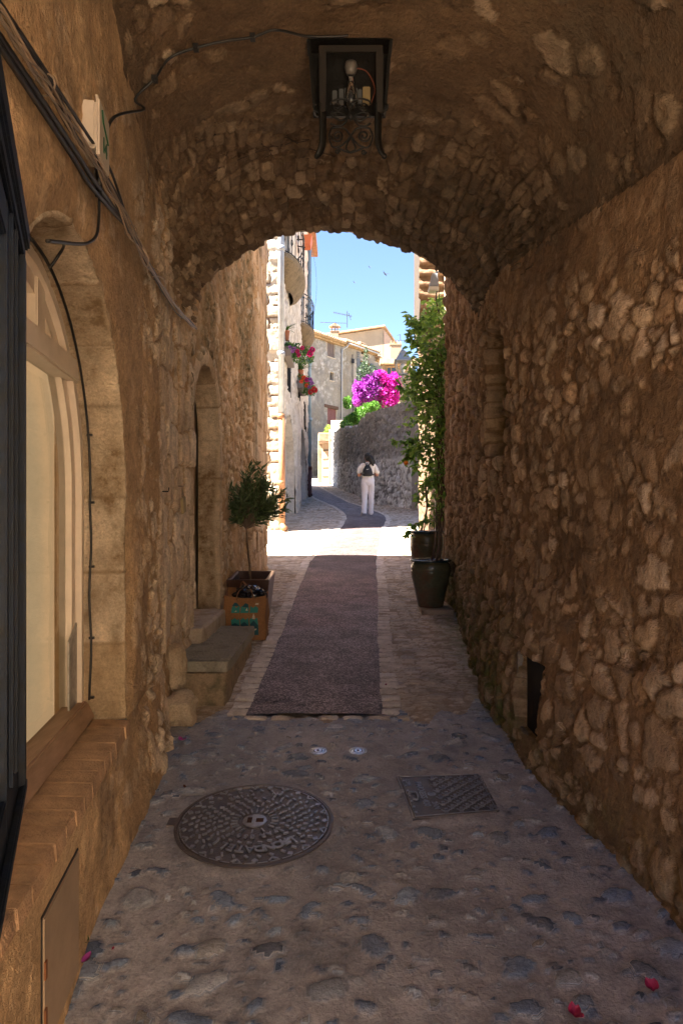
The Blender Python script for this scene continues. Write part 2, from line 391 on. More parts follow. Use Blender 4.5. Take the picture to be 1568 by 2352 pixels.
def pebbles(u, v, su, sv, s, A=.014, lo=.20, hi=.46, keep=.78):
    """separate water-worn pebbles: turned ellipses, each at its own height, some missing"""
    wu = u/su; wv = v/sv; iu = np.floor(wu); iv = np.floor(wv)
    best = np.full(u.shape, -1.0); rr = np.zeros(u.shape)
    wob = (fbm(u*22, v*22, 4, s+30)-.5)*.85
    for dj in (-1, 0, 1):
        for di in (-1, 0, 1):
            cu = iu+di; cv = iv+dj
            dx = wu-(cu+.5+(_hash(cu, cv, s)-.5)*.8); dy = wv-(cv+.5+(_hash(cu, cv, s+1)-.5)*.8)
            a = (_hash(cu, cv, s+2)-.5)*2.4; ca = np.cos(a); sa = np.sin(a)
            px = dx*ca+dy*sa; py = -dx*sa+dy*ca
            ra = lo+(hi-lo)*_hash(cu, cv, s+3)**1.3; rb = ra*(.38+.5*_hash(cu, cv, s+4))
            q = np.sqrt((px/ra)**2+(py/rb)**2)+wob
            on = _hash(cu, cv, s+5) < keep
            d = np.where(on, 1-q, -1)*(.5+.6*_hash(cu, cv, s+8))
            n = d > best; rr = np.where(n, _hash(cu, cv, s+6), rr); best = np.where(n, d, best)
    m = ss(.0, .05, best); h = A*(1-np.exp(-np.maximum(best, 0)*9))*(.8+.4*fbm(u*40, v*40, 2, s+44))-A*.22*np.exp(-((best-.0)/.07)**2)
    return h, m, rr
def ground_field(u, v):   # u = X, v = Y
    X, Y = u, v
    inroad = ss(0, .03, X-RL(Y))*ss(0, .03, RR(Y)-X)*ss(4.22, 4.28, Y)
    nearw = 1-ss(3.9, 4.9, Y+.0*X)
    h1, m1, r1 = pebbles(X, Y, .150, .130, 11, A=.013, lo=.15, hi=.50, keep=.85)
    h2, m2, r2 = rubble(X, Y, .115, .055, 12, A=.011, bury=.42, p=2.2, jit=.75, warp=.15, round_=.3, rough=.06)
    h0, m0, r0 = pebbles(X+.4, Y, .072, .062, 13, A=.008, lo=.16, hi=.44, keep=.7)
    big = h1 >= h0
    h = nearw*np.maximum(h1, h0)+(1-nearw)*h2
    m = nearw*np.where(big, m1, m0)+(1-nearw)*m2
    r = np.where(nearw > .5, np.where(big, r1, r0), r2)
    und = (fbm(X*1.3, Y*1.3, 3, 5)-.5)*.035+(fbm(X*5, Y*5, 3, 6)-.5)*.012
    fade = 1-ss(12, 30, Y)
    h = h*np.where(Y > 10, 1.1, 1)+und*(.5+.5*nearw)-.008-inroad*.035
    cov = ss(.40, .36, np.sqrt((X+.385)**2+(Y-3.02)**2))                      # bedding under the round cover
    cov = np.maximum(cov, ss(.24, .20, np.abs(X-.50))*ss(.27, .22, np.abs(Y-3.27)))
    for cx_ in (-.1266, .0891): cov = np.maximum(cov, ss(.085, .055, np.sqrt((X-cx_)**2+(Y-3.742)**2)))
    h = h*(1-cov)-.004*cov; m = m*(1-cov)
    moss_shade = ss(.75, 1.1, X)*ss(3.6, 4.6, Y)*(1-ss(7, 8, Y))*.9+ss(-.95, -1.1, X)*.2
    return h, m, r, moss_shade
ys = np.concatenate([np.arange(1.35, 5, .0125), np.arange(5, 10, .022), np.arange(10, 20, .05), np.arange(20, 64, .16)])
xs = np.concatenate([np.arange(-3.0, -1.35, .1), np.arange(-1.35, 1.5, .0135), np.arange(1.5, 4.2, .09)])
def gpos(u, v): return u, v, gz(v)
yn = ys[ys <= 10.0]; yf = ys[ys >= yn[-1]-1e-6]
cob = sheet('ground', xs, yn, gpos, ground_field, [M_cob, M_cob2], nrm=(0, 0, 1), kind='structure')
# nearer part uses the bluish pebble mix, the lane the paler cobbles
def split_mat(o, Y0):
    me = o.data; n = len(me.polygons); ce = np.zeros(n*3, np.float32); me.polygons.foreach_get('center', ce)
    ce = ce.reshape(-1, 3); me.polygons.foreach_set('material_index', (ce[:, 1] > Y0+.12*np.sin(ce[:, 0]*9)+.1*np.sin(ce[:, 0]*23)).astype(np.int32)); me.update()
split_mat(cob, 4.32)
xs2 = np.concatenate([np.arange(-7.5, -2.0, .12), np.arange(-2.0, 3.2, .045), np.arange(3.2, 6, .2)])
sheet('ground', xs2, yf, gpos, ground_field, M_cob2, nrm=(0, 0, 1), kind='structure')
# ground behind the camera and terrain far around, one wide sheet just below
MG = mat('dry_earth', (.25, .20, .13), .95, noise=.35, nscale=1.2, bump=.5, bscale=12)
xx = np.concatenate([np.linspace(-600, -30, 20), np.linspace(-28, 30, 60), np.linspace(34, 600, 20)]); yy = np.concatenate([np.linspace(-300, -12, 12), np.linspace(-10, 90, 80), np.linspace(100, 900, 20)])
def tpos(u, v):
    side = ss(14, 60, np.abs(u))
    z = gz(np.clip(v, -30, 64))*(1-side*.8)-.12-ss(64, 300, v)*6
    return u, v, z
sheet('terrain', xx, yy, tpos, lambda u, v: (u*0, u*0, u*0, u*0), MG, nrm=(0, 0, 1), kind='structure')
M_pale = mat('pale_paving', (.58, .48, .37), .9, noise=.25, nscale=6, bump=.4, bscale=30)
sheet('pavement', np.linspace(-4, 6, 40), np.linspace(-12, 1.4, 50), gpos, lambda u, v: (u*0-.012, u*0, u*0, u*0), M_pale, nrm=(0, 0, 1), kind='structure')
# ---- asphalt path
def asphalt():
    m, t, p = nt('asphalt'); L = t.links.new; N = t.nodes.new
    co = N('ShaderNodeTexCoord').outputs['Object']
    v = N('ShaderNodeTexVoronoi'); v.inputs['Scale'].default_value = 110; L(co, v.inputs['Vector'])
    sp = N('ShaderNodeSeparateColor'); L(v.outputs['Color'], sp.inputs[0])
    r = N('ShaderNodeValToRGB'); e = r.color_ramp.elements; e[0].color = (.10, .09, .095, 1); e[1].color = (.42, .38, .385, 1); e[0].position = .35; e[1].position = 1.0; L(sp.outputs[0], r.inputs[0])
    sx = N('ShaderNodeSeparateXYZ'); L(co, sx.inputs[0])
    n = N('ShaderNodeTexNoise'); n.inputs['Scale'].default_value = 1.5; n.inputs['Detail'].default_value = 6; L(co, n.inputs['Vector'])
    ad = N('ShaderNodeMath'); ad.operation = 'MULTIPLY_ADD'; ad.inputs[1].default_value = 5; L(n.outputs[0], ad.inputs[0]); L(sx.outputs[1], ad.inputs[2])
    # reddish worn asphalt, colour darkened to offset the sun patch, grey further on
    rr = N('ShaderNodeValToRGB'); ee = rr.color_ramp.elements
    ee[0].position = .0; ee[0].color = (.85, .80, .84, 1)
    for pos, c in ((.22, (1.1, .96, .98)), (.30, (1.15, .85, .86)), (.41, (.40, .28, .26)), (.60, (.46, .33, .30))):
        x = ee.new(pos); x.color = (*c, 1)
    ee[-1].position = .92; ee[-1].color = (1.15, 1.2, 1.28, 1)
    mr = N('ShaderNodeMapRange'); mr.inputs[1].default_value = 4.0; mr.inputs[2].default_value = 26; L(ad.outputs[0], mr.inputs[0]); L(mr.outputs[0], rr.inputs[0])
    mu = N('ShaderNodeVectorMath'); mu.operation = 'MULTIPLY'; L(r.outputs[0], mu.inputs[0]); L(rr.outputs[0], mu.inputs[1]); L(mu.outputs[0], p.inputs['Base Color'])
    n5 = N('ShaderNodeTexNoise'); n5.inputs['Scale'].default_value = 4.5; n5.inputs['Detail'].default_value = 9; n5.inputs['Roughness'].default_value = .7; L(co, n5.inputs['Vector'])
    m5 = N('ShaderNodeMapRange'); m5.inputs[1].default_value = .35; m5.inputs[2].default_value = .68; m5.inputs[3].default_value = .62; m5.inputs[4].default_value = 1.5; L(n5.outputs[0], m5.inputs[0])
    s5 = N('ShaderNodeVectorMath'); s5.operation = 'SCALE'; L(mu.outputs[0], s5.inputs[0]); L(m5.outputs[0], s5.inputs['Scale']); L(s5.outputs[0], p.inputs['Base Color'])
    b = N('ShaderNodeBump'); b.inputs['Strength'].default_value = .5; b.inputs['Distance'].default_value = .006; L(v.outputs['Distance'], b.inputs['Height']); L(b.outputs[0], p.inputs['Normal'])
    p.inputs['Roughness'].default_value = .75
    return m
def rpos(u, v):
    return RL(v)+(RR(v)-RL(v))*u, v, gz(v)
def rfield(u, v):
    X = RL(v)+(RR(v)-RL(v))*u
    crack = np.exp(-((v-4.52-.06*np.sin(X*9)-.03*np.sin(X*31)-.15*X)/.008)**2)*.010
    crack2 = np.exp(-((v-20.5-.5*np.sin(X*2)-.05*np.sin(X*31))/.03)**2)*.02
    crown = .012*(1-(2*u-1)**4)
    return -.004+crown+(fbm(X*6, v*6, 3, 31)-.5)*.006-crack-crack2, u*0, u*0, u*0
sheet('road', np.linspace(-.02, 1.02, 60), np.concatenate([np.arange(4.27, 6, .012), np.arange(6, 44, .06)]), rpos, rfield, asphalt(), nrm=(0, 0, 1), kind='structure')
# ---- strips of pale setts along both edges
M_sett = stonemat('pale_setts', (.30, .24, .18), [(.62, .54, .46), (.76, .69, .62), (.68, .59, .51), (.80, .75, .70)], rough=.8, blotch=(.35, .28, .22), bl_amt=.5, bl_scale=4, fs=60, bump=.7, speck=.25)
def kerb(sgn):
    f = RL if sgn < 0 else RR
    def pos(u, v): return f(v)+sgn*u, v, gz(v)
    def fld(u, v):
        w = .112+.014*(fbm(v*7, u*0, 3, 71)-.5)
        F1, E, a, b, c = cells(v+.012*np.sin(v*40)*(u > w*.55), u*0+.5*w, .125, w, 70+sgn, jit=.35, p=2)
        edge = np.minimum(E*.9, np.minimum((w*(1.0+.12*(a-.5))-u), u+.02)/.03)
        d = 1-np.exp(-np.maximum(edge-.06, 0)*5)
        return -.012+d*.020*(.7+.6*a)+(fbm(u*30, v*30, 3, 5)-.5)*.007*d, ss(.1, .35, d), c, u*0
    return sheet('kerb_strip', np.linspace(-.012, .13, 14), np.concatenate([np.arange(4.24, 9, .012), np.arange(9, 16, .03), np.arange(16, 42, .08)]), pos, fld, M_sett, nrm=(0, 0, 1), kind='structure', flip=sgn < 0)
kerb(-1); kerb(1)
def epos(u, v): return u, 4.24-v, gz(4.24-v)
def efld(u, v):
    F1, E, a, b, c = cells(u, v*0+.03, .15, .06, 75, jit=.5, p=2)
    edge = np.minimum(E, np.minimum(.052-v, v+.02)/.02); d = 1-np.exp(-np.maximum(edge-.08, 0)*5)
    keep = (a > .25)
    return -.02+d*keep*.024+(fbm(u*30, v*30, 3, 5)-.5)*.008, ss(.1, .35, d)*keep, c, u*0
sheet('kerb_strip', np.arange(-.66, .42, .01), np.linspace(-.02, .06, 10), epos, efld, M_sett, nrm=(0, 0, 1), kind='structure')

# ================================================================ the passage building
Y0P = -1.05
arch_b = empty('passage_building', (0, 2, 0), label='old stone building with a vaulted passage through it, seen from inside', cat='building')
def exitY(X): return 5.38+.26*np.asarray(X, float)
def sec(Y):
    """vault section at distance Y: xl, xr, zl, zr, apex"""
    f = ss(2.0, 5.2, Y)
    xl = WL(Y); xr = np.interp(Y, [-2, 1, 2.3, 3.1, 4.4, 5.5, 6], [1.45, 1.38, 1.27, 1.16, 1.08, 1.11, 1.13])
    zl = 3.45-.50*f; zr = 2.75+.33*f; za = 3.80-.03*f
    return xl, xr, zl, zr, za
def WR(Y, z):
    """x of the right wall face: battered foot"""
    base = np.interp(Y, [-2, 1, 2.3, 3.1, 3.6, 4.4, 5.5, 6.5, 7.3, 8], [1.40, 1.32, 1.165, 1.02, .965, .955, 1.04, 1.13, 1.17, 1.2])
    top = np.interp(Y, [-2, 1, 2.3, 3.1, 4.4, 5.5, 6.5, 8], [1.45, 1.38, 1.27, 1.16, 1.08, 1.11, 1.15, 1.2])
    w = ss(0, 1.15, z-gz(Y)); return base*(1-w)+top*w
# ---- left wall with the arched shop window
OPs, OPa, OPz, OPr, SILL = 2.20, .77, 1.66, .79, .70
def in_win(s, z, g=0.0):
    return (((s-OPs)/(OPa+g))**2+(np.maximum(z-OPz, 0)/(OPr+g))**2 < 1) & (z > SILL-.02) & (np.abs(s-OPs) < OPa+g)
def win_d(s, z):   # signed distance-like, >0 outside
    e = np.sqrt(((s-OPs)/OPa)**2+(np.maximum(z-OPz, 0)/OPr)**2)-1
    return e*OPa
def lw_field(s, z):
    pl = 1-ss(2.9, 3.6, s+.25*(fbm(z*2, s, 2, 3)-.5))           # plastered part near the camera
    bl = ss(3.75, 4.05, s+.12*(fbm(z*3, s*3, 2, 8)-.5))*(1-ss(2.7, 2.95, z))
    h1, m1, r1 = rubble(s, z, .15, .12, 21, A=.045, bury=.85, round_=.28, warp=.40, rough=.24, jit=.9)
    h2, m2, r2 = rubble(s, z, .15, .27, 22, A=.042, bury=.36, p=5, jit=.5, warp=.08, round_=.13, rough=.14, var=.2)
    hp = (fbm(s*1.6, z*1.6, 4, 24)-.5)*.045+(fbm(s*9, z*9, 4, 25)-.5)*.014
    r0 = 1-pl-bl*(1-pl)
    h = pl*(hp+.012+.2*h1)+(1-pl)*((1-bl)*(h1*1.3+hp*.8)+bl*(h2+hp*.3))
    m = pl*m1*.35*ss(.4, .7, fbm(s*2, z*2, 2, 77))+(1-pl)*((1-bl)*m1+bl*m2)
    r = np.where(bl > .5, r2, r1)
    k = ss(.0, .10, win_d(s, z)); k = np.where(z < SILL, ss(0, .05, SILL-z)*.6+.4, k)
    k = np.where(z < .5, 1, k)
    hb = ss(1.66, 1.72, s)*ss(2.18, 2.13, s)*ss(.10, .15, z)*ss(.62, .585, z)
    h = h*(1-hb)+.016*hb
    foot = .05*ss(.4, .0, z-gz(s))*ss(2.2, 3.2, s)
    stain = ss(.45, .75, fbm(s*1.1+3, z*.35, 3, 29))*ss(2.6, 3.4, s)+.4*ss(1.2, .2, z-gz(s))*ss(.3, .6, fbm(s*3, z*2, 3, 30))
    return h*k+foot, m, r, np.clip(stain, 0, 1)
def lwpos(s, z): return WL(s), s, z
sl = np.concatenate([np.arange(Y0P, 1.0, .08), np.arange(1.0, 5.12, .0125)])
zl_ = np.arange(-.1, 3.75, .0135)
sheet('left_wall', sl, zl_, lwpos, lw_field, M_left, keep=lambda s, z: ~in_win(s, z, .004), parent=arch_b, flip=False)
nL = Vector((1, .126, 0)).normalized()
def LW(s, z, off=0): return Vector((float(WL(s)), s, z))+nL*off
# reveal of the window: dressed stone turning into the opening
def win_curve(t):   # t 0..1 from right foot up over to the left foot
    L1 = OPz-SILL; La = PI*.5*(OPa+OPr)*1.0; T = 2*L1+La; q = t*T
    s = np.where(q < L1, OPs+OPa, np.where(q > L1+La, OPs-OPa, OPs+OPa*np.cos(PI*(q-L1)/La)))
    z = np.where(q < L1, SILL+q, np.where(q > L1+La, OPz-(q-L1-La), OPz+OPr*np.sin(np.clip(PI*(q-L1)/La, 0, PI))))
    nx = np.where(q < L1, 1.0, np.where(q > L1+La, -1.0, np.cos(PI*(q-L1)/La))); nz = np.where((q < L1) | (q > L1+La), 0.0, np.sin(np.clip(PI*(q-L1)/La, 0, PI)))
    return s, z, nx, nz, q
def reveal_pos(depth, out=.035, proud=.007, curve=win_curve, wallx=WL):
    def pos(t, v):   # v 0..1 across: from the face outside the edge to the depth
        s, z, nx, nz, q = curve(t)
        a = np.clip(v/.2, 0, 1)            # on the face
        b = np.clip((v-.2)/.8, 0, 1)       # into the wall
        rc = .018
        g = out*(1-a); g = np.where(v < .2, g, 0); g = g-rc*ss(.1, .3, v)*0
        s2 = s+nx*(out*(1-a)-.012*b); z2 = z+nz*(out*(1-a)-.012*b)
        off = proud*ss(0, .5, a)-depth*b - .010*np.exp(-((v-.2)/.03)**2)
        return wallx(s2)+off, s2+off*.126*(wallx is WL), z2
    return pos
def rv_field(seed, A=.008, along=.32, curve=win_curve):
    def f(t, v):
        q = curve(t)[4]
        F1, E, a, b, c = cells(q, v*0+.15, along, .3, seed, jit=.4, p=2)
        j = ss(.0, .07, E)
        return (fbm(q*22, v*6, 4, seed+3)-.5)*A*1.6+(fbm(q*4, v*2, 2, seed+5)-.5)*A*1.5-(1-j)*.008, j, c, ss(.4, .7, fbm(q*3, v*2, 3, seed+9))
    return f
sheet('window_reveal', np.linspace(0, 1, 330), np.concatenate([np.linspace(0, .2, 8), np.linspace(.22, 1, 22)]), reveal_pos(.235, out=.014, proud=.002), rv_field(81), M_dress, parent=arch_b, flip=True)
# sill of flat bricks
M_brick = mat('sill_brick', (.50, .31, .18), .9, col2=(.27, .165, .10), nscale=13, bump=.8, bscale=110)
b = MB(); s = .85; random.seed(3)
while s < 2.93:
    w = min(.098+random.uniform(-.008, .010), 2.962-s)
    o1 = .026+random.uniform(-.002, .002); zt = SILL+random.uniform(-.002, .002); g = .0025
    sk = random.uniform(-.001, .001)
    p = [LW(s+g, SILL-.055, o1), LW(s+w-g, SILL-.055, o1+sk), LW(s+w-g, SILL-.055, -.235), LW(s+g, SILL-.055, -.235)]
    q = [LW(s+g, zt-.004, o1-.004), LW(s+w-g, zt-.004, o1+sk-.004), LW(s+w-g, zt+.012, -.235), LW(s+g, zt+.012, -.235)]
    b.hexa([p[3], p[2], p[1], p[0], q[3], q[2], q[1], q[0]]); s += w
b.build('sill', M_brick, arch_b, bevel=.0025)
b = MB(); b.hexa([LW(.8, .52, -.24), LW(2.97, .52, -.24), LW(2.97, .52, -.004), LW(.8, .52, -.004), LW(.8, SILL-.012, -.24), LW(2.97, SILL-.012, -.24), LW(2.97, SILL-.012, .014), LW(.8, SILL-.012, .014)])
b.build('sill_mortar', mat('sill_mortar', (.33, .22, .13), .95, noise=.3, nscale=12, bump=.8, bscale=60), arch_b)
# ---- right wall
def rw_field(s, z):
    zz = z-gz(s)
    h1, m1, r1 = rubble(s, z, .145, .115, 41, A=.055, bury=.60, p=2.5, jit=.95, warp=.34, round_=.34, rough=.15, var=.45)
    h1b, m1b, r1b = rubble(s, z, .10, .085, 47, A=.040, bury=.55, p=2.4, jit=.95, warp=.3, round_=.34, rough=.13, var=.4)
    h2, m2, r2 = rubble(s, z, .095, .105, 42, A=.058, bury=.46, p=2.5, jit=.9, warp=.25, round_=.32, rough=.17, var=.35)
    w = ss(3.6, 4.4, s+.3*(fbm(z*2, s, 2, 3)-.5))
    small = ss(.48, .58, fbm(s*1.6, z*1.6, 2, 49)); 
    ha = np.where(small > .5, h1b+.012, h1); ma = np.where(small > .5, m1b, m1); ra = np.where(small > .5, r1b, r1)
    plaster = .9*ss(.55, .78, fbm(s*1.1+4, z*1.1+1, 4, 43)+.14*ss(2.2, 3.2, z)*ss(4.2, 3.2, s)-.14*w)+0
    low = (fbm(s*1.3, z*1.3, 4, 44)-.5)*.10
    h = (1-w)*ha+w*h2
    m = (1-w)*ma+w*m2; r = np.where(w > .5, r2, ra)
    hpl = .034+(fbm(s*7, z*7, 4, 45)-.5)*.022
    spr = ss(.45, .08, np.interp(s, [0, 2.0, 5.2], [2.75, 2.75, 3.08])-z)*ss(5.0, 4.4, s)
    plaster = np.maximum(plaster, spr*1.3)
    h = h*(1-plaster*.6)+hpl*plaster*.6; m = m*(1-plaster*.55)
    # niche
    def box(s0, s1, z0, z1, e=.012):
        js = .02*(fbm(z*9, s*0, 2, 61)-.5); jz = .02*(fbm(s*9, z*0, 2, 62)-.5)
        return ss(s0-e, s0+e, s+js)*ss(s1+e, s1-e, s+js)*ss(z0-e, z0+e, z+jz)*ss(z1+e, z1-e, z+jz)
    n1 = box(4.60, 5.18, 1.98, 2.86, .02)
    n2 = box(3.50, 3.80, .42, .79, .008)
    def hole(s0, z0, a, b): return ss(1.25, .8, np.sqrt(((s-s0)/a)**2+((z-z0)/b)**2)+.5*(fbm(s*30, z*30, 2, 5)-.5))
    n3 = hole(2.78, .99, .055, .04)+hole(3.22, .56, .04, .05)
    h = h*(1-n1)*(1-n2)-n1*(.42+.0*h)+h*.35*n1-n2*.22-n3*.05
    moss_shade = np.maximum(ss(1.1, .15, zz)*ss(3.3, 4.4, s)*.9+.35*ss(.4, .1, zz), n1)  # niche takes the full mossy tint to paint in its shade
    dirt = ss(.5, .8, n3)
    return h+low, np.maximum(m, n1), np.where((n3 > .5) | (n1 > .4), 0.0, r), np.clip(np.maximum(moss_shade, n1*1.6), 0, 1)  # darkest stone tone inside the niche is painted shade too
def rwpos(s, z): return WR(s, z), s, z
sr = np.concatenate([np.arange(Y0P, 1.6, .08), np.arange(1.6, 3.0, .0115), np.arange(3.0, 7.72, .0135)])
z1 = np.arange(-.1, 3.3, .0125)
zr_ = np.concatenate([z1, np.arange(z1[-1]+.03, 6.5, .03)])
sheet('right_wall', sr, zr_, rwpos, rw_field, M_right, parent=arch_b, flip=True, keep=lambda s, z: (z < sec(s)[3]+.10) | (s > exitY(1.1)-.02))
b = MB(); xx0 = float(WR(3.65, .6)); b.hexa([(xx0+.02, 3.49, .41), (xx0+.05, 3.49, .41), (xx0+.05, 3.81, .41), (xx0+.02, 3.81, .41), (xx0+.02, 3.49, .80), (xx0+.05, 3.49, .80), (xx0+.05, 3.81, .80), (xx0+.02, 3.81, .80)])
b.build('vent_dark', mat('void_black', (.006, .005, .005), .8), arch_b)  # near-black sheet stands in for the darkness inside the slot
b = MB(); b.box((xx0-.012, 3.835, .60), (.03, .045, .42)); b.box((xx0-.012, 3.65, .395), (.03, .40, .03)); b.build('vent_surround', mat('cement_trim', (.20, .17, .14), .9, noise=.3, nscale=20, bump=.5), arch_b, bevel=.006)
# ---- vault
def vpos(t, Y):
    YY = Y
    xl, xr, zl, zr, za = sec(YY)
    a = PI*(1-t); xc = (xl+xr)/2; ra = (xr-xl)/2
    k = (1-np.cos(PI*t))/2
    x = xc+(ra+.02)*np.cos(a)
    zs = zl*(1-k)+zr*k
    z = zs+(za-zs)*np.abs(np.sin(a))**(.92+.22*ss(3.8, 5.2, YY))
    Yo = YY+(exitY(x)-exitY(0))*ss(3.6, 5.38, YY)
    return x, Yo, z
def v_field(t, Y):
    q = t*3.2
    h1, m1, r1 = rubble(q, Y, .17, .13, 51, A=.045, bury=1.02, p=2.4, jit=.9, warp=.35, round_=.35, rough=.18)
    h2, m2, r2 = rubble(q, Y, .07, .17, 52, A=.055, bury=.42, p=4, jit=.6, warp=.16, round_=.22, rough=.16)
    w = ss(3.3, 4.1, Y+.5*(fbm(q*1.5, Y*1.5, 2, 4)-.5))
    h = h1*(1-w)+h2*w; m = m1*(1-w)+m2*w
    e = ss(5.2, 5.36, Y)
    jag = (cells(q, Y*0+.5, .085, 1, 57, jit=.6)[2]-.5)*.035*e
    h = h*(1-.55*e)
    return h+(fbm(q*1.2, Y*1.2, 4, 53)-.5)*.10+(fbm(q*8, Y*8, 3, 54)-.5)*.014+jag, m, np.where(w > .5, r2, r1), ss(.4, .7, fbm(q*.8, Y*.8, 3, 55))
yv = np.concatenate([np.arange(Y0P, 2.2, .08), np.arange(2.2, 5.40, .0135)])
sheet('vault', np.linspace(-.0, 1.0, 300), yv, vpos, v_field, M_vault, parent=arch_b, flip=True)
# ---- outer faces above the arch, roof and the masonry round the passage
def arch_face(Yf, sgn, name):
    b = MB(); n = 60; t = np.linspace(0, 1, n)
    x, _, z = vpos(t, t*0+(5.38 if sgn > 0 else Y0P))
    for i in range(n-1):
        y0 = (exitY(x[i])+.0) if sgn > 0 else Y0P; y1 = (exitY(x[i+1])) if sgn > 0 else Y0P
        b.add([(x[i], y0, z[i]-.02), (x[i+1], y1, z[i+1]-.02), (x[i+1], y1, 6.2), (x[i], y0, 6.2)], [(0, 1, 2, 3) if sgn < 0 else (3, 2, 1, 0)])
    b.build(name, M_block, arch_b)
arch_face(0, 1, 'outer_wall'); arch_face(0, -1, 'rear_wall')
b = MB(); b.hexa([(-7, Y0P, 6.1), (7, Y0P, 6.1), (7, 7.2, 6.1), (-7, 4.0, 6.1), (-7, Y0P, 6.3), (7, Y0P, 6.3), (7, 7.2, 6.3), (-7, 4.0, 6.3)])
b.build('roof', mat('clay_tile', (.42, .20, .11), .9, noise=.4, nscale=6, bump=.6, bscale=25), arch_b)
b = MB()
def blk(b, x0, x1, y0, y1, z0, z1): return b.hexa([(x0, y0, z0), (x1, y0, z0), (x1, y1, z0), (x0, y1, z0), (x0, y0, z1), (x1, y0, z1), (x1, y1, z1), (x0, y1, z1)])
blk(b, -7, -1.75, Y0P, 5.05, -1, 6.1)
b.hexa([(-1.75, Y0P, 2.9), (-1.14, Y0P, 2.9), (-1.16, 5.05, 2.9), (-1.75, 5.05, 2.9), (-1.75, Y0P, 6.1), (-1.14, Y0P, 6.1), (-1.16, 5.05, 6.1), (-1.75, 5.05, 6.1)])
blk(b, -1.75, -.62, Y0P-.0, .5, -1, 3.4)
blk(b, 1.62, 7, Y0P, 7.2, -1, 6.1); blk(b, 1.46, 1.62, Y0P, Y0P+.1, -1, 6.1)
b.build('masonry', M_block, arch_b)
# ---- unseen house front added behind the viewer to bounce sun into the passage
nb = empty('bounce_facade', (3, -5, -.4), label='unseen pale house front added before the passage to bounce sunlight into it', cat='house')
b = MB(); blk(b, 2.3, 7, -12, Y0P-.02, -1.6, 8.5); b.build('wall', mat('bounce_peach_render', (.74, .60, .44), .9, noise=.12, nscale=1.5, bump=.3), nb)  # wall of the added, unseen bounce facade
for y in (-9.5, -6.5, -3.5):
    b = MB(); blk(b, 2.27, 2.3, y-.5, y+.5, 2.2, 3.9); b.build('shutter', mat('bounce_sage_shutter', (.30, .34, .28), .7), nb)  # shutters of the added, unseen bounce facade
# ---- the stone house with the arched door, left of the lane beyond the passage
hA = empty('stone_house', (-2, 7, 0), label='tan stone house left of the lane with an arched doorway', cat='house')
HX = -1.105
DOs, DOa, DOz, DOr, THR = 5.66, .55, 2.22, .55, .75
def in_door(s, z): return (((s-DOs)/DOa)**2+(np.maximum(z-DOz, 0)/DOr)**2 < 1) & (z > THR-.05)
def door_curve(t):
    L1 = DOz-THR+.05; La = PI*.5*(DOa+DOr); T = 2*L1+La; q = t*T
    an = np.clip(PI*(q-L1)/La, 0, PI)
    s = DOs+DOa*np.cos(an); z = np.where(q < L1, THR-.05+q, np.where(q > L1+La, DOz-(q-L1-La), DOz+DOr*np.sin(an)))
    return s, z, np.cos(an), np.where((q < L1) | (q > L1+La), 0, np.sin(an)), q
def HWx(s): s = np.asarray(s, float); return HX+.03*ss(7.9, 8.05, s)*1.0
def hw_field(s, z):
    h1, m1, r1 = rubble(s, z, .13, .10, 61, A=.045, bury=.55, p=2.5, jit=.9, warp=.3, round_=.32, rough=.2, var=.35)
    h2, m2, r2 = rubble(s, z, .30, .27, 62, A=.035, bury=.2, p=6, jit=.25, warp=.05, round_=.10, rough=.10, brick=True, var=.1)
    q = np.maximum(ss(8.3, 8.45, s+.25*np.sign(np.sin(z*2*PI/.56))), ss(.20, .17, np.abs(np.sqrt(((s-DOs)/1.0)**2+np.maximum((z-DOz), 0)**2)-DOa-.08))*0)
    h = h1*(1-q)+h2*q; m = m1*(1-q)+m2*q; r = np.where(q > .5, r2, r1)
    d = (np.sqrt(((s-DOs)/DOa)**2+(np.maximum(z-DOz, 0)/DOr)**2)-1)*DOa
    k = ss(0, .08, d); k = np.where(z < THR-.05, 1, k)
    return (h+(fbm(s*1.2, z*1.2, 4, 64)-.5)*.06)*k, m, r, ss(.45, .7, fbm(s*1.2, z*.5, 3, 65))
sheet('wall', np.concatenate([np.arange(5.02, 9.92, .016)]), np.concatenate([np.arange(.2, 3.4, .016), np.arange(3.4, 6.3, .025)]), lambda s, z: (HWx(s), s, z), hw_field, M_house, keep=lambda s, z: ~in_door(s, z), parent=hA)
def dsur_field(t, v):
    q = door_curve(t)[4]; F1, E, a, b_, c = cells(q, v*0+.15, .30, .3, 91, jit=.5, p=2); j = ss(.0, .06, E)
    return (fbm(q*20, v*6, 4, 93)-.5)*.014-(1-j)*.010, j, c, ss(.35, .6, fbm(q*2.5, v*2, 3, 99))*ss(.25, .4, v)
sheet('door_surround', np.linspace(0, 1, 300), np.concatenate([np.linspace(0, .2, 14), np.linspace(.22, 1, 16)]), reveal_pos(.20, out=.17, proud=.03, curve=door_curve, wallx=HWx), dsur_field, M_dress, parent=hA, flip=True)
M_beige = mat('beige_paint', (.46, .32, .20), .6, noise=.15, nscale=6)
b = MB(); b.box((HX-.225, DOs, 1.75), (.04, 1.2, 2.3)); door = b.build('door', M_beige, hA)
b = MB()
for i in range(3): b.box((HX-.198, DOs-.35+.35*i, 1.4), (.014, .26, 1.1))
b.build('door_panel', M_beige, door, bevel=.004)
b = MB(); b.sphere((HX-.17, DOs-.45, 1.7), (.03, .03, .03)); b.build('handle', mat('old_brass', (.35, .25, .10), .35, 1), door, smooth=True)
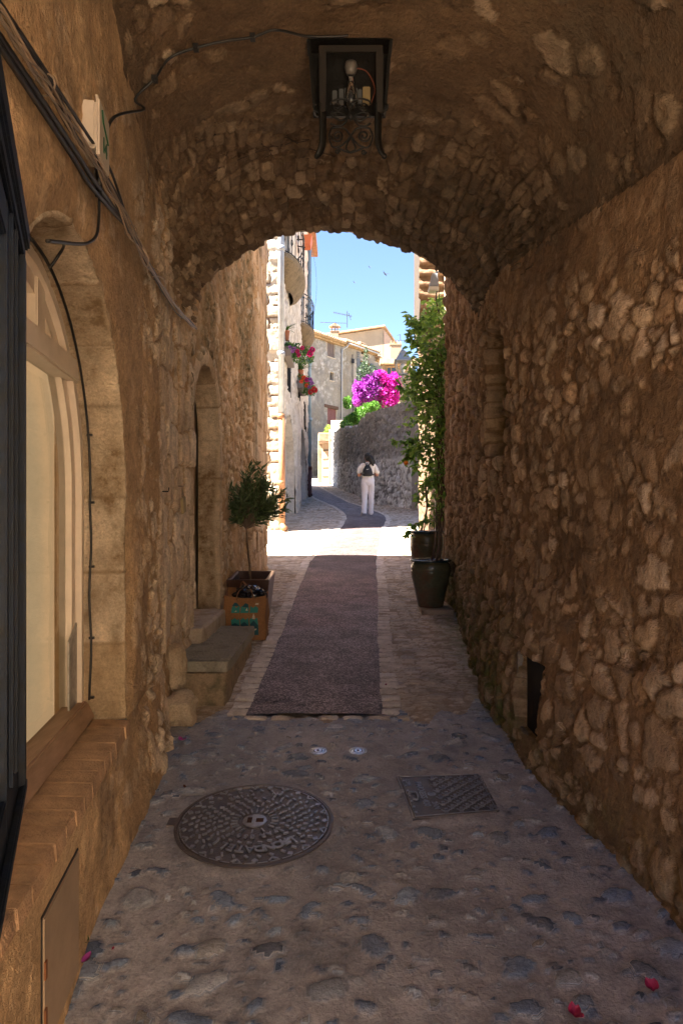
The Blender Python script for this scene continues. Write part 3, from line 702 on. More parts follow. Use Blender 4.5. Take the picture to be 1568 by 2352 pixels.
# threshold slab of the door
def slab(name, x0, x1, y0, y1, z0, z1, mat_, parent=None, seed=1, A=.012, n=.02, tilt=0, top_fn=None, **kw):
    """a worn block: subdivided box with noise"""
    bm = bmesh.new(); bmesh.ops.create_cube(bm, size=1)
    mx = max(x1-x0, y1-y0, z1-z0); 
    bmesh.ops.subdivide_edges(bm, edges=bm.edges[:], cuts=max(8, int(mx/n)), use_grid_fill=True)
    for v in bm.verts:
        fx, fy, fz = v.co.x+.5, v.co.y+.5, v.co.z+.5
        d = Vector((abs(v.co.x)*2, abs(v.co.y)*2, abs(v.co.z)*2))
        co = Vector((x0+(x1-x0)*fx, y0+(y1-y0)*fy, z0+(z1-z0)*fz))
        # round the edges
        e = sorted(d)[::-1]; rr = max(0, min(1, (e[1]-.9)/.1)); nrm = Vector((v.co.x, v.co.y, v.co.z)).normalized()
        co -= nrm*rr*.014
        nz = (float(fbm(np.array(co.x*9+co.z*7), np.array(co.y*9-co.z*5), 4, seed))-.5)
        co += nrm*nz*2*A
        if top_fn and fz > .99: co.z += top_fn(co.x, co.y)
        co.z += tilt*(fy-.5)
        v.co = co
    me = bpy.data.meshes.new(name); bm.to_mesh(me); bm.free()
    nv = len(me.vertices); put_sc(me, 1, .5, .4)
    return link(name, me, mat_, parent, smooth=True, **kw)
M_thr = stonemat('worn_step_stone', (.5, .42, .33), [(.46, .37, .28), (.56, .48, .40), (.50, .42, .33)], blotch=(.25, .17, .10), bl_amt=.6, bl_scale=3.5, fs=50, bump=.9, speck=.25, moss_shade=(.25, .17, .10))
slab('threshold', HX-.25, HX+.115, 4.98, 6.02, .42, THR, M_thr, hA, 5, A=.016)
# end wall and roof of this house, solid behind the faces
b = MB(); b.hexa([(-7, 5.05, -1), (HX-.26, 5.05, -1), (HX-.26, 9.88, -1), (-7, 9.88, -1), (-7, 5.05, 6.2), (HX-.26, 5.05, 6.2), (HX-.26, 9.88, 6.2), (-7, 9.88, 6.2)])
b.build('masonry', M_block, hA)
sheet('end_wall', np.arange(-7, HX+.04, .06), np.arange(.3, 6.3, .06), lambda x, z: (x, x*0+9.90, z), lambda x, z: (*rubble(x, z, .2, .14, 66, A=.04, bury=.5), x*0), M_house, parent=hA, flip=True)
b = MB(); blk(b, -7, HX-.02, 5.1, 8.9, 6.36, 7.9)
b.build('upper_storey', M_block, hA)  # unseen raised block added to keep sun off the wall opposite
b = MB(); b.hexa([(-7.2, 4.9, 6.2), (HX+.02, 4.9, 6.2), (HX+.02, 10.0, 6.2), (-7.2, 10.0, 6.2), (-7.2, 4.9, 6.36), (HX+.02, 4.9, 6.36), (HX+.02, 10.0, 6.36), (-7.2, 10.0, 6.36)])
b.build('roof', MATS['clay_tile'], hA)
# ================================================================ things inside the passage
M_white = mat('white_paint', (.66, .56, .46), .5, noise=.12, nscale=8, bump=.15, bscale=40)
M_cream = mat('cream_blind', (.78, .56, .31), .8, noise=.10, nscale=2.5, stretch=(1, 1, 3), emit=.035)  # slight emission stands in for light falling on the blind
M_glass, _t, _p = nt('window_glass')
_mx = _t.nodes.new('ShaderNodeMixShader'); _tr = _t.nodes.new('ShaderNodeBsdfTransparent'); _gl = _t.nodes.new('ShaderNodeBsdfGlossy'); _fr = _t.nodes.new('ShaderNodeFresnel')
_gl.inputs['Roughness'].default_value = .02; _fr.inputs[0].default_value = 1.5; _tr.inputs[0].default_value = (.93, .95, .94, 1)
_t.links.new(_fr.outputs[0], _mx.inputs[0]); _t.links.new(_tr.outputs[0], _mx.inputs[1]); _t.links.new(_gl.outputs[0], _mx.inputs[2]); _t.links.new(_mx.outputs[0], _t.nodes['Material Output'].inputs[0])
M_black = mat('black_cable', (.012, .011, .011), .5)
M_brcab = mat('brown_cable', (.20, .15, .11), .5)
M_iron = mat('wrought_iron', (.012, .011, .010), .5, metal=.4, noise=.5, nscale=30, bump=.3)
# ---- shop window in the arch
win = empty('window', LW(2.2, .7, -.2), label=None)
win.parent = arch_b; win.matrix_parent_inverse = parent_matrix(arch_b).inverted()
def arch_bar(r_out, r_in, off, th, s0=OPs, zb=SILL+.01, n=36):
    """flat arch frame between two half-ellipse outlines, front face at off, thickness th"""
    b = MB(); outer = []; inner = []
    def curve(d):
        a, r = OPa-d, OPr-d
        pts = [(s0+a, zb)]+[(s0+a*math.cos(PI*i/n), OPz+r*math.sin(PI*i/n)) for i in range(n+1)]+[(s0-a, zb)]
        return pts
    A = curve(r_out); B = curve(r_in); k = len(A)
    vs = [LW(s, z, off) for s, z in A]+[LW(s, z, off) for s, z in B]+[LW(s, z, off-th) for s, z in A]+[LW(s, z, off-th) for s, z in B]
    fs = []
    for i in range(k-1):
        fs += [(i, i+1, k+i+1, k+i), (2*k+i, 3*k+i, 3*k+i+1, 2*k+i+1), (k+i, k+i+1, 3*k+i+1, 3*k+i), (i, 2*k+i, 2*k+i+1, i+1)]
    b.add(vs, [f[::-1] for f in fs]); return b
arch_bar(-.012, .045, -.165, .07).build('frame', M_white, win, smooth=True, auto=30)
arch_bar(.047, .105, -.19, .05).build('sash', M_white, win, smooth=True, auto=30)
b = MB(); b.hexa([LW(1.45, 2.10, -.235), LW(2.93, 2.10, -.235), LW(2.93, 2.10, -.15), LW(1.45, 2.10, -.15), LW(1.45, 2.19, -.235), LW(2.93, 2.19, -.235), LW(2.93, 2.19, -.15), LW(1.45, 2.19, -.15)])
b.build('transom', M_white, win, bevel=.008)
b = MB(); b.hexa([LW(2.38, 2.19, -.235), LW(2.47, 2.19, -.235), LW(2.47, 2.19, -.18), LW(2.38, 2.19, -.18), LW(2.38, 2.44, -.235), LW(2.47, 2.44, -.235), LW(2.47, 2.44, -.18), LW(2.38, 2.44, -.18)])
b.build('mullion', M_white, win, bevel=.005)
M_wood = mat('weathered_wood_rail', (.40, .255, .17), .7, col2=(.27, .17, .11), nscale=6, stretch=(8, 1, 8), bump=.4, bscale=60)
b = MB(); b.hexa([LW(1.0, SILL+.012, -.235), LW(2.955, SILL+.012, -.235), LW(2.955, SILL+.012, -.115), LW(1.0, SILL+.012, -.115), LW(1.0, SILL+.085, -.235), LW(2.955, SILL+.085, -.235), LW(2.955, SILL+.085, -.15), LW(1.0, SILL+.085, -.15)])
b.build('bottom_rail', M_wood, win, bevel=.006)
b = MB(); b.hexa([LW(2.80, SILL+.085, -.19), LW(2.92, SILL+.085, -.19), LW(2.92, SILL+.085, -.183), LW(2.80, SILL+.085, -.183), LW(2.80, SILL+.36, -.19), LW(2.92, SILL+.42, -.19), LW(2.92, SILL+.42, -.183), LW(2.80, SILL+.36, -.183)])
b.build('corner_plate', mat('grey_plate', (.36, .33, .30), .5, noise=.4, nscale=30), win)
b = MB(); P = [LW(1.3, SILL+.06, -.215), LW(2.93, SILL+.06, -.215), LW(2.93, 2.46, -.215), LW(1.3, 2.46, -.215)]; b.add(P, [(0, 1, 2, 3)])
b.build('pane', M_glass, win)
blind = MB(); blind.hexa([LW(.9, SILL-.05, -.32), LW(3.15, SILL-.05, -.32), LW(3.15, SILL-.05, -.30), LW(.9, SILL-.05, -.30), LW(.9, 2.7, -.32), LW(3.15, 2.7, -.32), LW(3.15, 2.7, -.30), LW(.9, 2.7, -.30)])
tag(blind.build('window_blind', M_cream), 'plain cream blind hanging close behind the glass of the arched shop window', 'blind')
b = MB(); b.hexa([LW(.9, SILL-.08, -.295), LW(3.1, SILL-.08, -.295), LW(3.1, SILL-.08, -.236), LW(.9, SILL-.08, -.236), LW(.9, SILL-.0, -.295), LW(3.1, SILL-.0, -.295), LW(3.1, SILL-.0, -.236), LW(.9, SILL-.0, -.236)])
b.hexa([LW(3.0, SILL-.05, -.295), LW(3.06, SILL-.05, -.295), LW(3.06, SILL-.05, -.10), LW(3.0, SILL-.05, -.10), LW(3.0, 2.7, -.295), LW(3.06, 2.7, -.295), LW(3.06, 2.7, -.10), LW(3.0, 2.7, -.10)])
b.build('inner_ledge', mat('inner_ledge_wood', (.45, .32, .18), .7, noise=.2), win)
# ---- access panel low on the wall
pan = empty('wall_hatch', LW(1.93, .4, 0), label='flat beige metal hatch with a rusty hinge set low under the brick sill', cat='hatch')
M_hatch = mat('hatch_paint', (.36, .26, .18), .55, noise=.2, nscale=5, bump=.1)
def wbox(b, s0, s1, z0, z1, o0, o1, dz=0):
    return b.hexa([LW(s0, z0, o0), LW(s1, z0, o0), LW(s1, z0+dz, o1), LW(s0, z0+dz, o1), LW(s0, z1, o0), LW(s1, z1, o0), LW(s1, z1, o1), LW(s0, z1, o1)])
b = MB(); wbox(b, 1.75, 2.10, .20, .555, .0, .023); b.build('panel', M_hatch, pan, bevel=.003)
b = MB(); wbox(b, 1.744, 2.106, .556, .562, 0, .0195); wbox(b, 1.744, 1.749, .19, .562, 0, .0195); b.build('seal', M_black, pan)
for z in (.28, .40):
    b = MB(); wbox(b, 1.748, 1.762, z, z+.045, .023, .028); b.build('hinge', mat('rust', (.22, .08, .03), .9, noise=.4), pan)
# ---- dark blue casement standing open against the wall
cas = empty('open_casement', (-.6, 1.2, 1.5), label='dark blue glazed casement standing open at the left edge', cat='casement')
M_blue = mat('dark_blue_paint', (.005, .012, .03), .6, noise=.5, nscale=25, bump=.2, bscale=50, col2=(.006, .007, .008), spec=.2)
def CP(y, z, off=0):
    d = Vector((-.381, 1, 0)).normalized(); n = Vector((1, .381, 0)).normalized()
    return Vector((-.664-.381*(y-1.44), y, z))+n*off
def cbox(b, y0, y1, z0, z1, o0, o1):
    return b.hexa([CP(y0, z0, o0), CP(y1, z0, o0), CP(y1, z0, o1), CP(y0, z0, o1), CP(y0, z1, o0), CP(y1, z1, o0), CP(y1, z1, o1), CP(y0, z1, o1)])
b = MB()
cbox(b, 1.16, 1.44, 1.015, 2.12, -.035, .0); cbox(b, 1.395, 1.44, 1.015, 2.10, .0, .012); cbox(b, 1.20, 1.215, 1.1, 2.1, .0, .006); cbox(b, 1.27, 1.285, 1.1, 2.1, .0, .008)
b.build('stile', M_blue, cas, bevel=.003)
b = MB(); cbox(b, .70, 1.159, 1.015, 1.10, -.035, .0); cbox(b, .70, 1.44, 1.008, 1.030, .001, .014); b.build('bottom_rail', M_blue, cas, bevel=.003)
b = MB(); cbox(b, .70, 1.159, 2.04, 2.10, -.035, .0); b.build('top_rail', M_blue, cas, bevel=.003)
b = MB(); cbox(b, .64, 1.445, 2.10, 2.125, .0, .010); cbox(b, .62, 1.45, 2.125, 2.17, -.05, .018); b.build('cornice', M_blue, cas, bevel=.004)
b = MB(); b.add([CP(.72, 1.1, -.018), CP(1.158, 1.1, -.018), CP(1.158, 2.06, -.018), CP(.72, 2.06, -.018)], [(0, 1, 2, 3)]); b.build('pane', M_glass, cas)
for z in (1.25, 1.9):
    b = MB(); P0 = CP(1.41, z, -.036); b.tube([P0, LW(1.42, z, .0)], .010, 6); b.build('hinge', M_iron, cas)
# ---- cables
def wander(pts, amp, seed, n=10, freq=3.0):
    P = spline(pts, n); r = random.Random(seed); ph = [r.uniform(0, 6.28) for _ in range(6)]; out = []
    for i, p in enumerate(P):
        t = i/len(P)*freq*2*PI; w = min(1, i/4, (len(P)-1-i)/4)
        out.append(p+Vector((abs(math.sin(t*.9+ph[0]))*.5, math.sin(t*.7+ph[1])*.2, math.sin(t+ph[2])+.4*math.sin(2.3*t+ph[3])))*amp*w)
    return out
bun = empty('cable_bundle', onL(200, 330), label='bundle of black and tan cables tied along the left wall', cat='cable')
base = [(-60, -40), (0, 42), (95, 185), (190, 330), (240, 408), (300, 530), (345, 615), (400, 700), (446, 752)]
rr = random.Random(5)
M_tan = mat('tan_cable', (.42, .30, .21), .5)
for i in range(9):
    o = [(x+rr.uniform(-7, 7)*(1 if y < 400 else .75), y+rr.uniform(-7, 7)*(1 if y < 400 else .75)) for x, y in base]
    P = [onLo(x, y, (.050 if x < 250 else .062)+.008*(i % 3)) for x, y in o]
    q = MB(); q.tube(wander(P, .012, i, 10, 4), .0030+.0013*(i % 3 == 0), 6)
    q.build('cable', M_black if i % 3 == 0 else (M_tan if i % 3 == 1 else M_brcab), bun, smooth=True)
# thicker ones that drop away left of the junction box
for dx, dy, rad in ((-18, 16, .008), (15, -15, .005), (-26, 26, .007)):
    P = [onLo(x+dx, y+dy, .05) for x, y in base[:5]]+[onLo(*base[5], .055)]
    q = MB(); q.tube(spline(P, 8), rad, 8); q.build('cable', M_black if dx > -30 else mat('dusty_conduit', (.16, .11, .08), .8), bun, smooth=True)
for px, py in ((100, 190), (232, 395), (300, 530), (352, 628), (400, 700)):
    c = onLo(px, py, .045)
    q = MB(); M3 = Matrix.Rotation(R(90), 4, 'X'); pts = [c+Vector((.025*math.cos(a), .006, .028*math.sin(a))) for a in np.linspace(0, 2*PI, 14)]
    q.tube(pts, .0025, 5, caps=False); q.build('tie', M_brcab, bun)
q = MB(); q.tube(spline([onLo(318, 560, .06), onLo(340, 590, .1), onLo(338, 620, .07), onLo(345, 640, .06)], 8), .0035, 6)
q.tube(spline([onLo(350, 634, .06), onLo(375, 640, .09), onLo(385, 680, .07), onLo(400, 695, .06)], 8), .0035, 6); q.build('loop', M_tan, bun, smooth=True)
# junction box
jb = empty('junction_box', onL(213, 275), label='white junction box with green number on the left wall above the cables', cat='electrical box')
M_jb = mat('box_plastic', (.50, .42, .35), .45, noise=.12, nscale=10)
def jbox(name, s0, s1, z0, z1, o0, o1, m, par=jb, bev=.005):
    b = MB(); wbox(b, s0, s1, z0, z1, o0, o1); return b.build(name, m, par, bevel=bev)
JS, JZ = 2.16, 2.715
jbox('body', JS, JS+.13, JZ, JZ+.15, .0, .058, M_jb)
lid = jbox('lid', JS-.004, JS+.15, JZ-.025, JZ+.158, .059, .070, M_jb)
b = MB(); b.tube([LW(JS+.05, JZ+.155, .06), LW(JS+.05, JZ+.19, .05), LW(JS+.08, JZ+.20, .045), LW(JS+.11, JZ+.185, .04), LW(JS+.11, JZ+.155, .03)], .006, 6); b.build('hook', M_jb, jb, smooth=True)
b = MB(); b.tube([LW(JS+.08, JZ+.0, .05), LW(JS+.09, JZ-.06, .05), LW(JS+.10, JZ-.11, .045)], .011, 8); b.build('gland', M_black, jb, smooth=True)
FONT = bpy.data.fonts.load('<builtin>') if '<builtin>' in bpy.data.fonts else None
def text_mesh(txt, size, ext=.001, align='CENTER', bold=.0, spacing=1.0):
    cu = bpy.data.curves.new('lettering', 'FONT'); cu.body = txt; cu.size = size; cu.extrude = ext; cu.align_x = align; cu.align_y = 'CENTER'; cu.offset = bold; cu.resolution_u = 3; cu.space_character = spacing
    o = bpy.data.objects.new('lettering_tmp', cu); COL.objects.link(o); dg = bpy.context.evaluated_depsgraph_get(); dg.update()
    me = bpy.data.meshes.new_from_object(o.evaluated_get(dg)); bpy.data.objects.remove(o); return me
def place_text(txt, size, M, mat_, parent, name='lettering', ext=.001, bold=0, **k):
    me = text_mesh(txt, size, ext, bold=bold, **k); me.transform(M); me.materials.clear(); return link(name, me, mat_, parent)
# text frame on the lid: x runs along the wall, y up, z out of the wall
dL = Vector((-.126, 1, 0)).normalized()
def frameM(o, x, y, z): return Matrix(((x.x, y.x, z.x, o.x), (x.y, y.y, z.y, o.y), (x.z, y.z, z.z, o.z), (0, 0, 0, 1)))
M_green = mat('green_ink', (.015, .09, .045), .5)
Mt = frameM(LW(JS+.073, JZ+.035, .0715), dL, Vector((0, 0, 1)), nL)
place_text('14', .065, Mt, M_green, lid, bold=.002)
b = MB(); b.tube([LW(JS+.03, JZ+.135, .0715), LW(JS+.045, JZ+.105, .0715), LW(JS+.12, JZ+.07, .0715)], .003, 5); b.build('mark', M_green, lid)
# cable from the box over the vault to the lantern
def onV(px, py, off=.085):
    a, bb = ray(px, py); best = None
    for i in range(400):
        Y = .8+i*.012; x = a*Y; z = CAMZ+bb*Y
        xl, xr, zl, zr, za = sec(Y); xl = float(xl); xr = float(xr)
        c = (x-(xl+xr)/2)/((xr-xl)/2)
        if abs(c) >= 1: return Vector((x, Y, z))-Vector((math.copysign(off, x), 0, 0))
        k = (1+c)/2; zz = zl*(1-k)+zr*k; zc = zz+(za-zz)*(1-c*c)**.46
        if z > zc-off: return Vector((x, Y, zc-off))
    return Vector((x, Y, z))
cc = [LW(JS+.14, JZ+.07, .05), onLo(262, 268, .06)]+[onV(x, y) for x, y in ((285, 250), (310, 225), (355, 180), (390, 130), (450, 108), (520, 92), (580, 80), (632, 66), (700, 78), (760, 82), (800, 78))]
b = MB(); b.tube(spline(cc, 6), .0055, 8)
lc = b.build('lantern_cable', M_black, None, smooth=True, label='black cable clipped across the vault from the junction box to the lantern', cat='cable')
for p in (cc[4], cc[8], cc[6]):
    b = MB(); b.box(p, (.022, .03, .022)); b.build('clip', M_black, lc)
# thin cable that drops from the bundle, crosses the arch and runs down beside the window frame
wc = [onLo(228, 400, .05), onLo(228, 440, .045), onLo(227, 500, .045), onLo(222, 538, .05), onLo(205, 556, .05)]
wc2 = [onLo(180, 560, .045), onLo(140, 556, .045), onLo(108, 553, .04), LW(2.25, 2.44, -.06), LW(2.32, 2.385, -.125)]
b = MB(); b.tube(spline(wc+wc2, 8), .005, 6)
pts = [LW(OPs+(OPa-.022)*math.cos(a), OPz+(OPr-.026)*math.sin(a), -.135) for a in np.linspace(PI*.55, 0, 24)]+[LW(OPs+OPa-.026, z, -.135+.004*math.sin(z*14)) for z in np.linspace(OPz-.05, SILL+.09, 14)]
b.tube(pts, .0055, 6); wcab = b.build('window_cable', M_black, None, smooth=True, label='thin black cable running down beside the white window frame', cat='cable')
for z in (1.9, 1.62, 1.35, 1.05, .8):
    s = OPs+OPa-.024 if z < OPz else OPs+(OPa)*math.sqrt(max(0, 1-((z-OPz)/OPr)**2))-.024
    b = MB(); b.box(LW(s, z, -.13), (.02, .014, .01)); b.build('clip', M_black, wcab)
# dry creeper on the vault
M_twig = mat('dry_twig', (.055, .035, .025), .9)
crv = empty('dry_creeper', (-.5, 3.4, 3.6), label='bare dry creeper stems clinging to the vault left of the lantern', cat='creeper')
rg = random.Random(11)
def vsurf(t, Y, off=.012):
    x, yy, z = vpos(np.array(t), np.array(Y)); return Vector((float(x), float(yy), float(z)-off))
for k in range(16):
    b = MB()
    t, Y = rg.uniform(.12, .55), rg.uniform(2.9, 4.4); a = rg.uniform(0, 6.28); path = []
    for i in range(30):
        path.append(vsurf(t, Y, .004+.012*rg.random())); a += rg.uniform(-.4, .4); t += .012*math.cos(a); Y += .040*math.sin(a)
        if not (.02 < t < .8 and 2.5 < Y < 5.0): break
        if rg.random() < .25 and len(path) > 3:
            q = [path[-1]]; tt, yy, aa = t, Y, a+rg.choice((-1, 1))*.9
            for j in range(rg.randint(4, 9)):
                tt += .010*math.cos(aa); yy += .035*math.sin(aa); aa += rg.uniform(-.5, .5); q.append(vsurf(min(max(tt, .02), .9), yy, .006))
            b.tube(q, .0016, 3)
    if len(path) > 2:
        b.tube(path, rg.uniform(.002, .0035), 4); b.build('stem', M_twig, crv)
# ---- hooks and the little sign hanging beside the arched door
b = MB(); c = onLo(378, 1128, .05); b.tube([c+Vector((-.04, 0, 0)), c+Vector((.02, 0, -.003)), c+Vector((.025, 0, .02))], .004, 6)
tag(b.build('wall_hook', M_iron), 'small bent iron hook sticking out of the pale stones', 'hook')
TG = onLo(421, 1160, .075)
sg = empty('hanging_tag', TG, label='small square tan tag hanging on a cord beside the arched doorway', cat='tag')
M_tag = mat('tag_board', (.30, .22, .11), .7, noise=.15)
b = MB(); b.box(TG, (.018, .085, .105), Matrix.Rotation(R(12), 3, 'X')); b.build('board', M_tag, sg, bevel=.004)
b = MB(); b.tube([TG+Vector((0, -.03, .05)), TG+Vector((-.005, -.01, .12)), TG+Vector((0, .035, .035))], .004, 5); b.tube([TG+Vector((-.06, -.01, .125)), TG+Vector((.005, -.01, .122)), TG+Vector((.01, -.01, .135))], .005, 5); b.build('cord', M_brcab, sg)
# ---- stone doorstep with ridged top, boulders
M_step = stonemat('ridged_step', (.3, .28, .24), [(.24, .215, .19), (.33, .30, .26), (.28, .25, .21)], blotch=(.13, .12, .09), bl_amt=.6, bl_scale=4, fs=40, bump=.8, speck=.28, moss_shade=(.16, .15, .10))
step = slab('door_step', -1.08, -.715, 4.42, 5.80, .56, .635, M_step, None, 3, A=.006, n=.011, top_fn=lambda x, y: .007*math.sin(y*2*PI/.056), label='low ridged stone step in front of the arched doorway', cat='step')
M_step2 = stonemat('step_base', (.30, .21, .14), [(.34, .235, .15), (.40, .29, .20), (.27, .185, .12)], blotch=(.09, .085, .05), bl_amt=.7, bl_scale=4, fs=40, bump=.9, speck=.3, moss_shade=(.1, .09, .05))
slab('step_base', -1.10, -.735, 4.44, 5.80, .28, .562, M_step2, step, 4, A=.014, n=.022)
def boulder(c, r, seed, label, rot=0):
    bm = bmesh.new(); bmesh.ops.create_icosphere(bm, subdivisions=5, radius=1)
    M3 = Matrix.Rotation(rot, 3, 'Z') @ Matrix.Rotation(.3*math.sin(seed), 3, 'X')
    for v in bm.verts:
        p = v.co.copy(); m = max(abs(p.x), abs(p.y), abs(p.z)); p = p*(.55+.45/ (m if m else 1))*.85
        f = float(fbm(np.array(p.x*1.3+seed*3), np.array(p.y*1.3+p.z*2.1), 4, seed))-.5
        f2 = float(fbm(np.array(p.x*5+seed*3), np.array(p.y*5+p.z*6), 4, seed+5))-.5
        p *= 1+f*.5+f2*.14
        v.co = M3 @ Vector((p.x*r[0], p.y*r[1], p.z*r[2]))+Vector(c)
    me = bpy.data.meshes.new('boulder'); bm.to_mesh(me); bm.free(); put_sc(me, 1, .6, .3)
    return link('boulder', me, MATS['dressed_stone'], None, label=label, cat='boulder', smooth=True)
boulder((-.955, 4.16, .40), (.105, .12, .12), 2, 'pale rounded boulder on the ground where the left wall meets the step')
boulder((-1.03, 4.36, .60), (.075, .09, .17), 6, 'upright rough stone standing behind the pale boulder beside the step', .4)
# ---- round cast iron cover
M_cast = mat('cast_iron', (.075, .075, .09), .45, metal=.2, noise=.45, nscale=14, bump=.35, bscale=90, col2=(.12, .09, .08))
M_cast2 = mat('worn_iron', (.24, .25, .30), .34, metal=.4, noise=.3, nscale=40)
def ground_frame(px, py, rot=0, lift=.0):
    p = gnd(px, py); y = Vector((0, 1, .079)).normalized(); x = Vector((1, 0, 0)); z = x.cross(y)
    M = frameM(p+z*lift, x, y, z); return M @ Matrix.Rotation(rot, 4, 'Z')
def gobj(name, Mx, label, cat):
    o = bpy.data.objects.new(name, None); COL.objects.link(o); o.matrix_world = Mx; o.empty_display_size = .1
    o.location = Mx.to_translation(); tag(o, label, cat); o['_local'] = 1; return o
mh = gobj('manhole_cover', ground_frame(585, 1888, 0, .001), 'large round cast iron manhole cover with raised blocks and lettering', 'manhole cover')
MR = .325
def xform(mb, M=None): return mb
b = MB(); b.lathe((0, 0, 0), [(MR+.016, -.03), (MR+.016, .001), (MR+.002, .003), (MR, -.006), (MR-.002, -.006), (MR-.004, .002), (MR-.012, .003), (MR-.014, -.001), (.0, -.001)], 96, closed_top=False)
for sx in (-1,): b.hexa([(sx*(MR+.03)-.02, -.03, -.03), (sx*(MR+.03)+.02, -.03, -.03), (sx*(MR+.03)+.02, .03, -.03), (sx*(MR+.03)-.02, .03, -.03), (sx*(MR+.03)-.02, -.03, .001), (sx*(MR+.03)+.02, -.03, .001), (sx*(MR+.03)+.02, .03, .001), (sx*(MR+.03)-.02, .03, .001)])
b.build('plate', M_cast, mh, smooth=True, auto=30)
b = MB(); rr = random.Random(2)
# text arc occupies the near side between radii .19 and .26; keep studs off it
def in_text(r, a):
    a = (a+PI) % (2*PI)-PI
    return (.175 < r < .262 and -2.15 < a < -.55) or (.20 < r < .262 and 1.35 < a < 2.5) or (.10 < r < .155 and -2.2 < a < -.6)
for ring, (r, n) in enumerate([(.302, 26), (.272, 34), (.247, 36), (.222, 32), (.198, 30), (.173, 26), (.148, 22), (.123, 18)]):
    for k in range(n):
        a = 2*PI*(k+.5*(ring % 2))/n
        if in_text(r, a): continue
        M3 = Matrix.Rotation(a+(PI/4 if ring == 0 else (ring % 3)*.6+rr.uniform(-.15, .15)), 3, 'Z')
        c = (r*math.cos(a), r*math.sin(a), .001)
        if ring == 0 and k % 2:      # V shapes near the rim
            for s_ in (-1, 1):
                M4 = Matrix.Rotation(a+s_*.75, 3, 'Z'); b.box((c[0]+s_*.009*-math.sin(a), c[1]+s_*.009*math.cos(a), .001), (.026, .007, .010), M4)
        else: b.box(c, (.019 if ring == 0 else .020, .019 if ring == 0 else .009, .010), M3)
for k in range(24):
    a = 2*PI*k/24
    if in_text(.13, a) and k % 2: continue
    b.box((.088*math.cos(a), .088*math.sin(a), .001), (.030, .006, .010), Matrix.Rotation(a, 3, 'Z'))
for k in range(40):
    a0, a1 = 2*PI*k/40, 2*PI*(k+.8)/40
    b.tube([((MR-.008)*math.cos(a), (MR-.008)*math.sin(a), .002) for a in np.linspace(a0, a1, 4)], .0028, 4)
b.build('stud_pattern', M_cast2, mh)
b = MB(); b.lathe((0, 0, 0), [(.052, 0), (.052, .005), (.046, .006), (0, .006)], 24, closed_top=False); b.build('hub', M_cast2, mh, smooth=True, auto=30)
b = MB(); b.box((-.022, .0, .0055), (.020, .042, .004)); b.box((.022, .0, .0055), (.032, .030, .004)); b.build('keyhole', mat('rusty_hole', (.05, .018, .010), .9), mh)
def arc_text(txt, r, a0, size, par, m, flip=False, z=.001, step=.8):
    """letters along an arc about the centre; a0 = middle angle; readable from outside when flip"""
    n = len(txt); da = size*step/r
    for i, ch in enumerate(txt):
        if ch == ' ': continue
        a = a0+(i-(n-1)/2)*da*(1 if flip else -1)
        up = Vector((-math.cos(a), -math.sin(a), 0)) if flip else Vector((math.cos(a), math.sin(a), 0))
        xx = Vector((up.y, -up.x, 0))
        me = text_mesh(ch, size, .003, bold=.0008)
        me.transform(frameM(Vector((r*math.cos(a), r*math.sin(a), z+.003)), xx, up, Vector((0, 0, 1))))
        yield me
def join_meshes(name, meshes, m, par, **k):
    bm = bmesh.new()
    for me in meshes: bm.from_mesh(me)
    me = bpy.data.meshes.new(name); bm.to_mesh(me); bm.free(); return link(name, me, m, par, **k)
for tx, r_, a_, sz, st in (('FONDATEL', .218, -1.45, .062, .62), ('PAR', .127, -.95, .036, .8), ('850', .127, -1.75, .036, .8), ('EN124', .232, 1.95, .034, .75), ('NF', .245, 1.25, .034, .8)):
    join_meshes('lettering', list(arc_text(tx, r_, a_, sz, mh, M_cast2, step=st)), M_cast2, mh)
b = MB()
for k, (x, y, w, h) in enumerate(((.150, -.175, .045, .010), (.150, -.150, .030, .008), (.132, -.165, .008, .04), (.180, -.150, .008, .05), (.165, -.130, .035, .008))):
    b.box((x, y, .002), (w, h, .006), Matrix.Rotation(.6, 3, 'Z'))
b.build('emblem', M_cast2, mh)
# ---- rectangular cover
p00, p10, p11, p01 = gnd(952, 1878), gnd(1142, 1862), gnd(1098, 1779), gnd(916, 1785)
cen = (p00+p10+p11+p01)/4
sqc = gobj('access_cover', ground_frame(1027, 1825, R(2.5), .000), 'rectangular cast iron access cover with wavy relief right of the round one', 'access cover')
W2, H2 = .30*.62, .155
inv = sqc.matrix_world.inverted() if False else ground_frame(1027, 1825, R(2.5), .000).inverted()
q4 = [inv @ p for p in (p00, p10, p11, p01)]
def Q(u, v, z=0):
    p = q4[0]*(1-u)*(1-v)+q4[1]*u*(1-v)+q4[2]*u*v+q4[3]*(1-u)*v; return Vector((p.x, p.y, z))
b = MB(); b.hexa([Q(-.03, -.04, -.03), Q(1.03, -.04, -.03), Q(1.03, 1.04, -.03), Q(-.03, 1.04, -.03), Q(-.03, -.04, -.004), Q(1.03, -.04, -.004), Q(1.03, 1.04, -.004), Q(-.03, 1.04, -.004)])
b.build('frame', M_cast, sqc)
b = MB(); b.hexa([Q(0, 0, -.02), Q(1, 0, -.02), Q(1, 1, -.02), Q(0, 1, -.02), Q(0, 0, .001), Q(1, 0, .001), Q(1, 1, .001), Q(0, 1, .001)])
b.build('plate', M_cast, sqc)
b = MB()
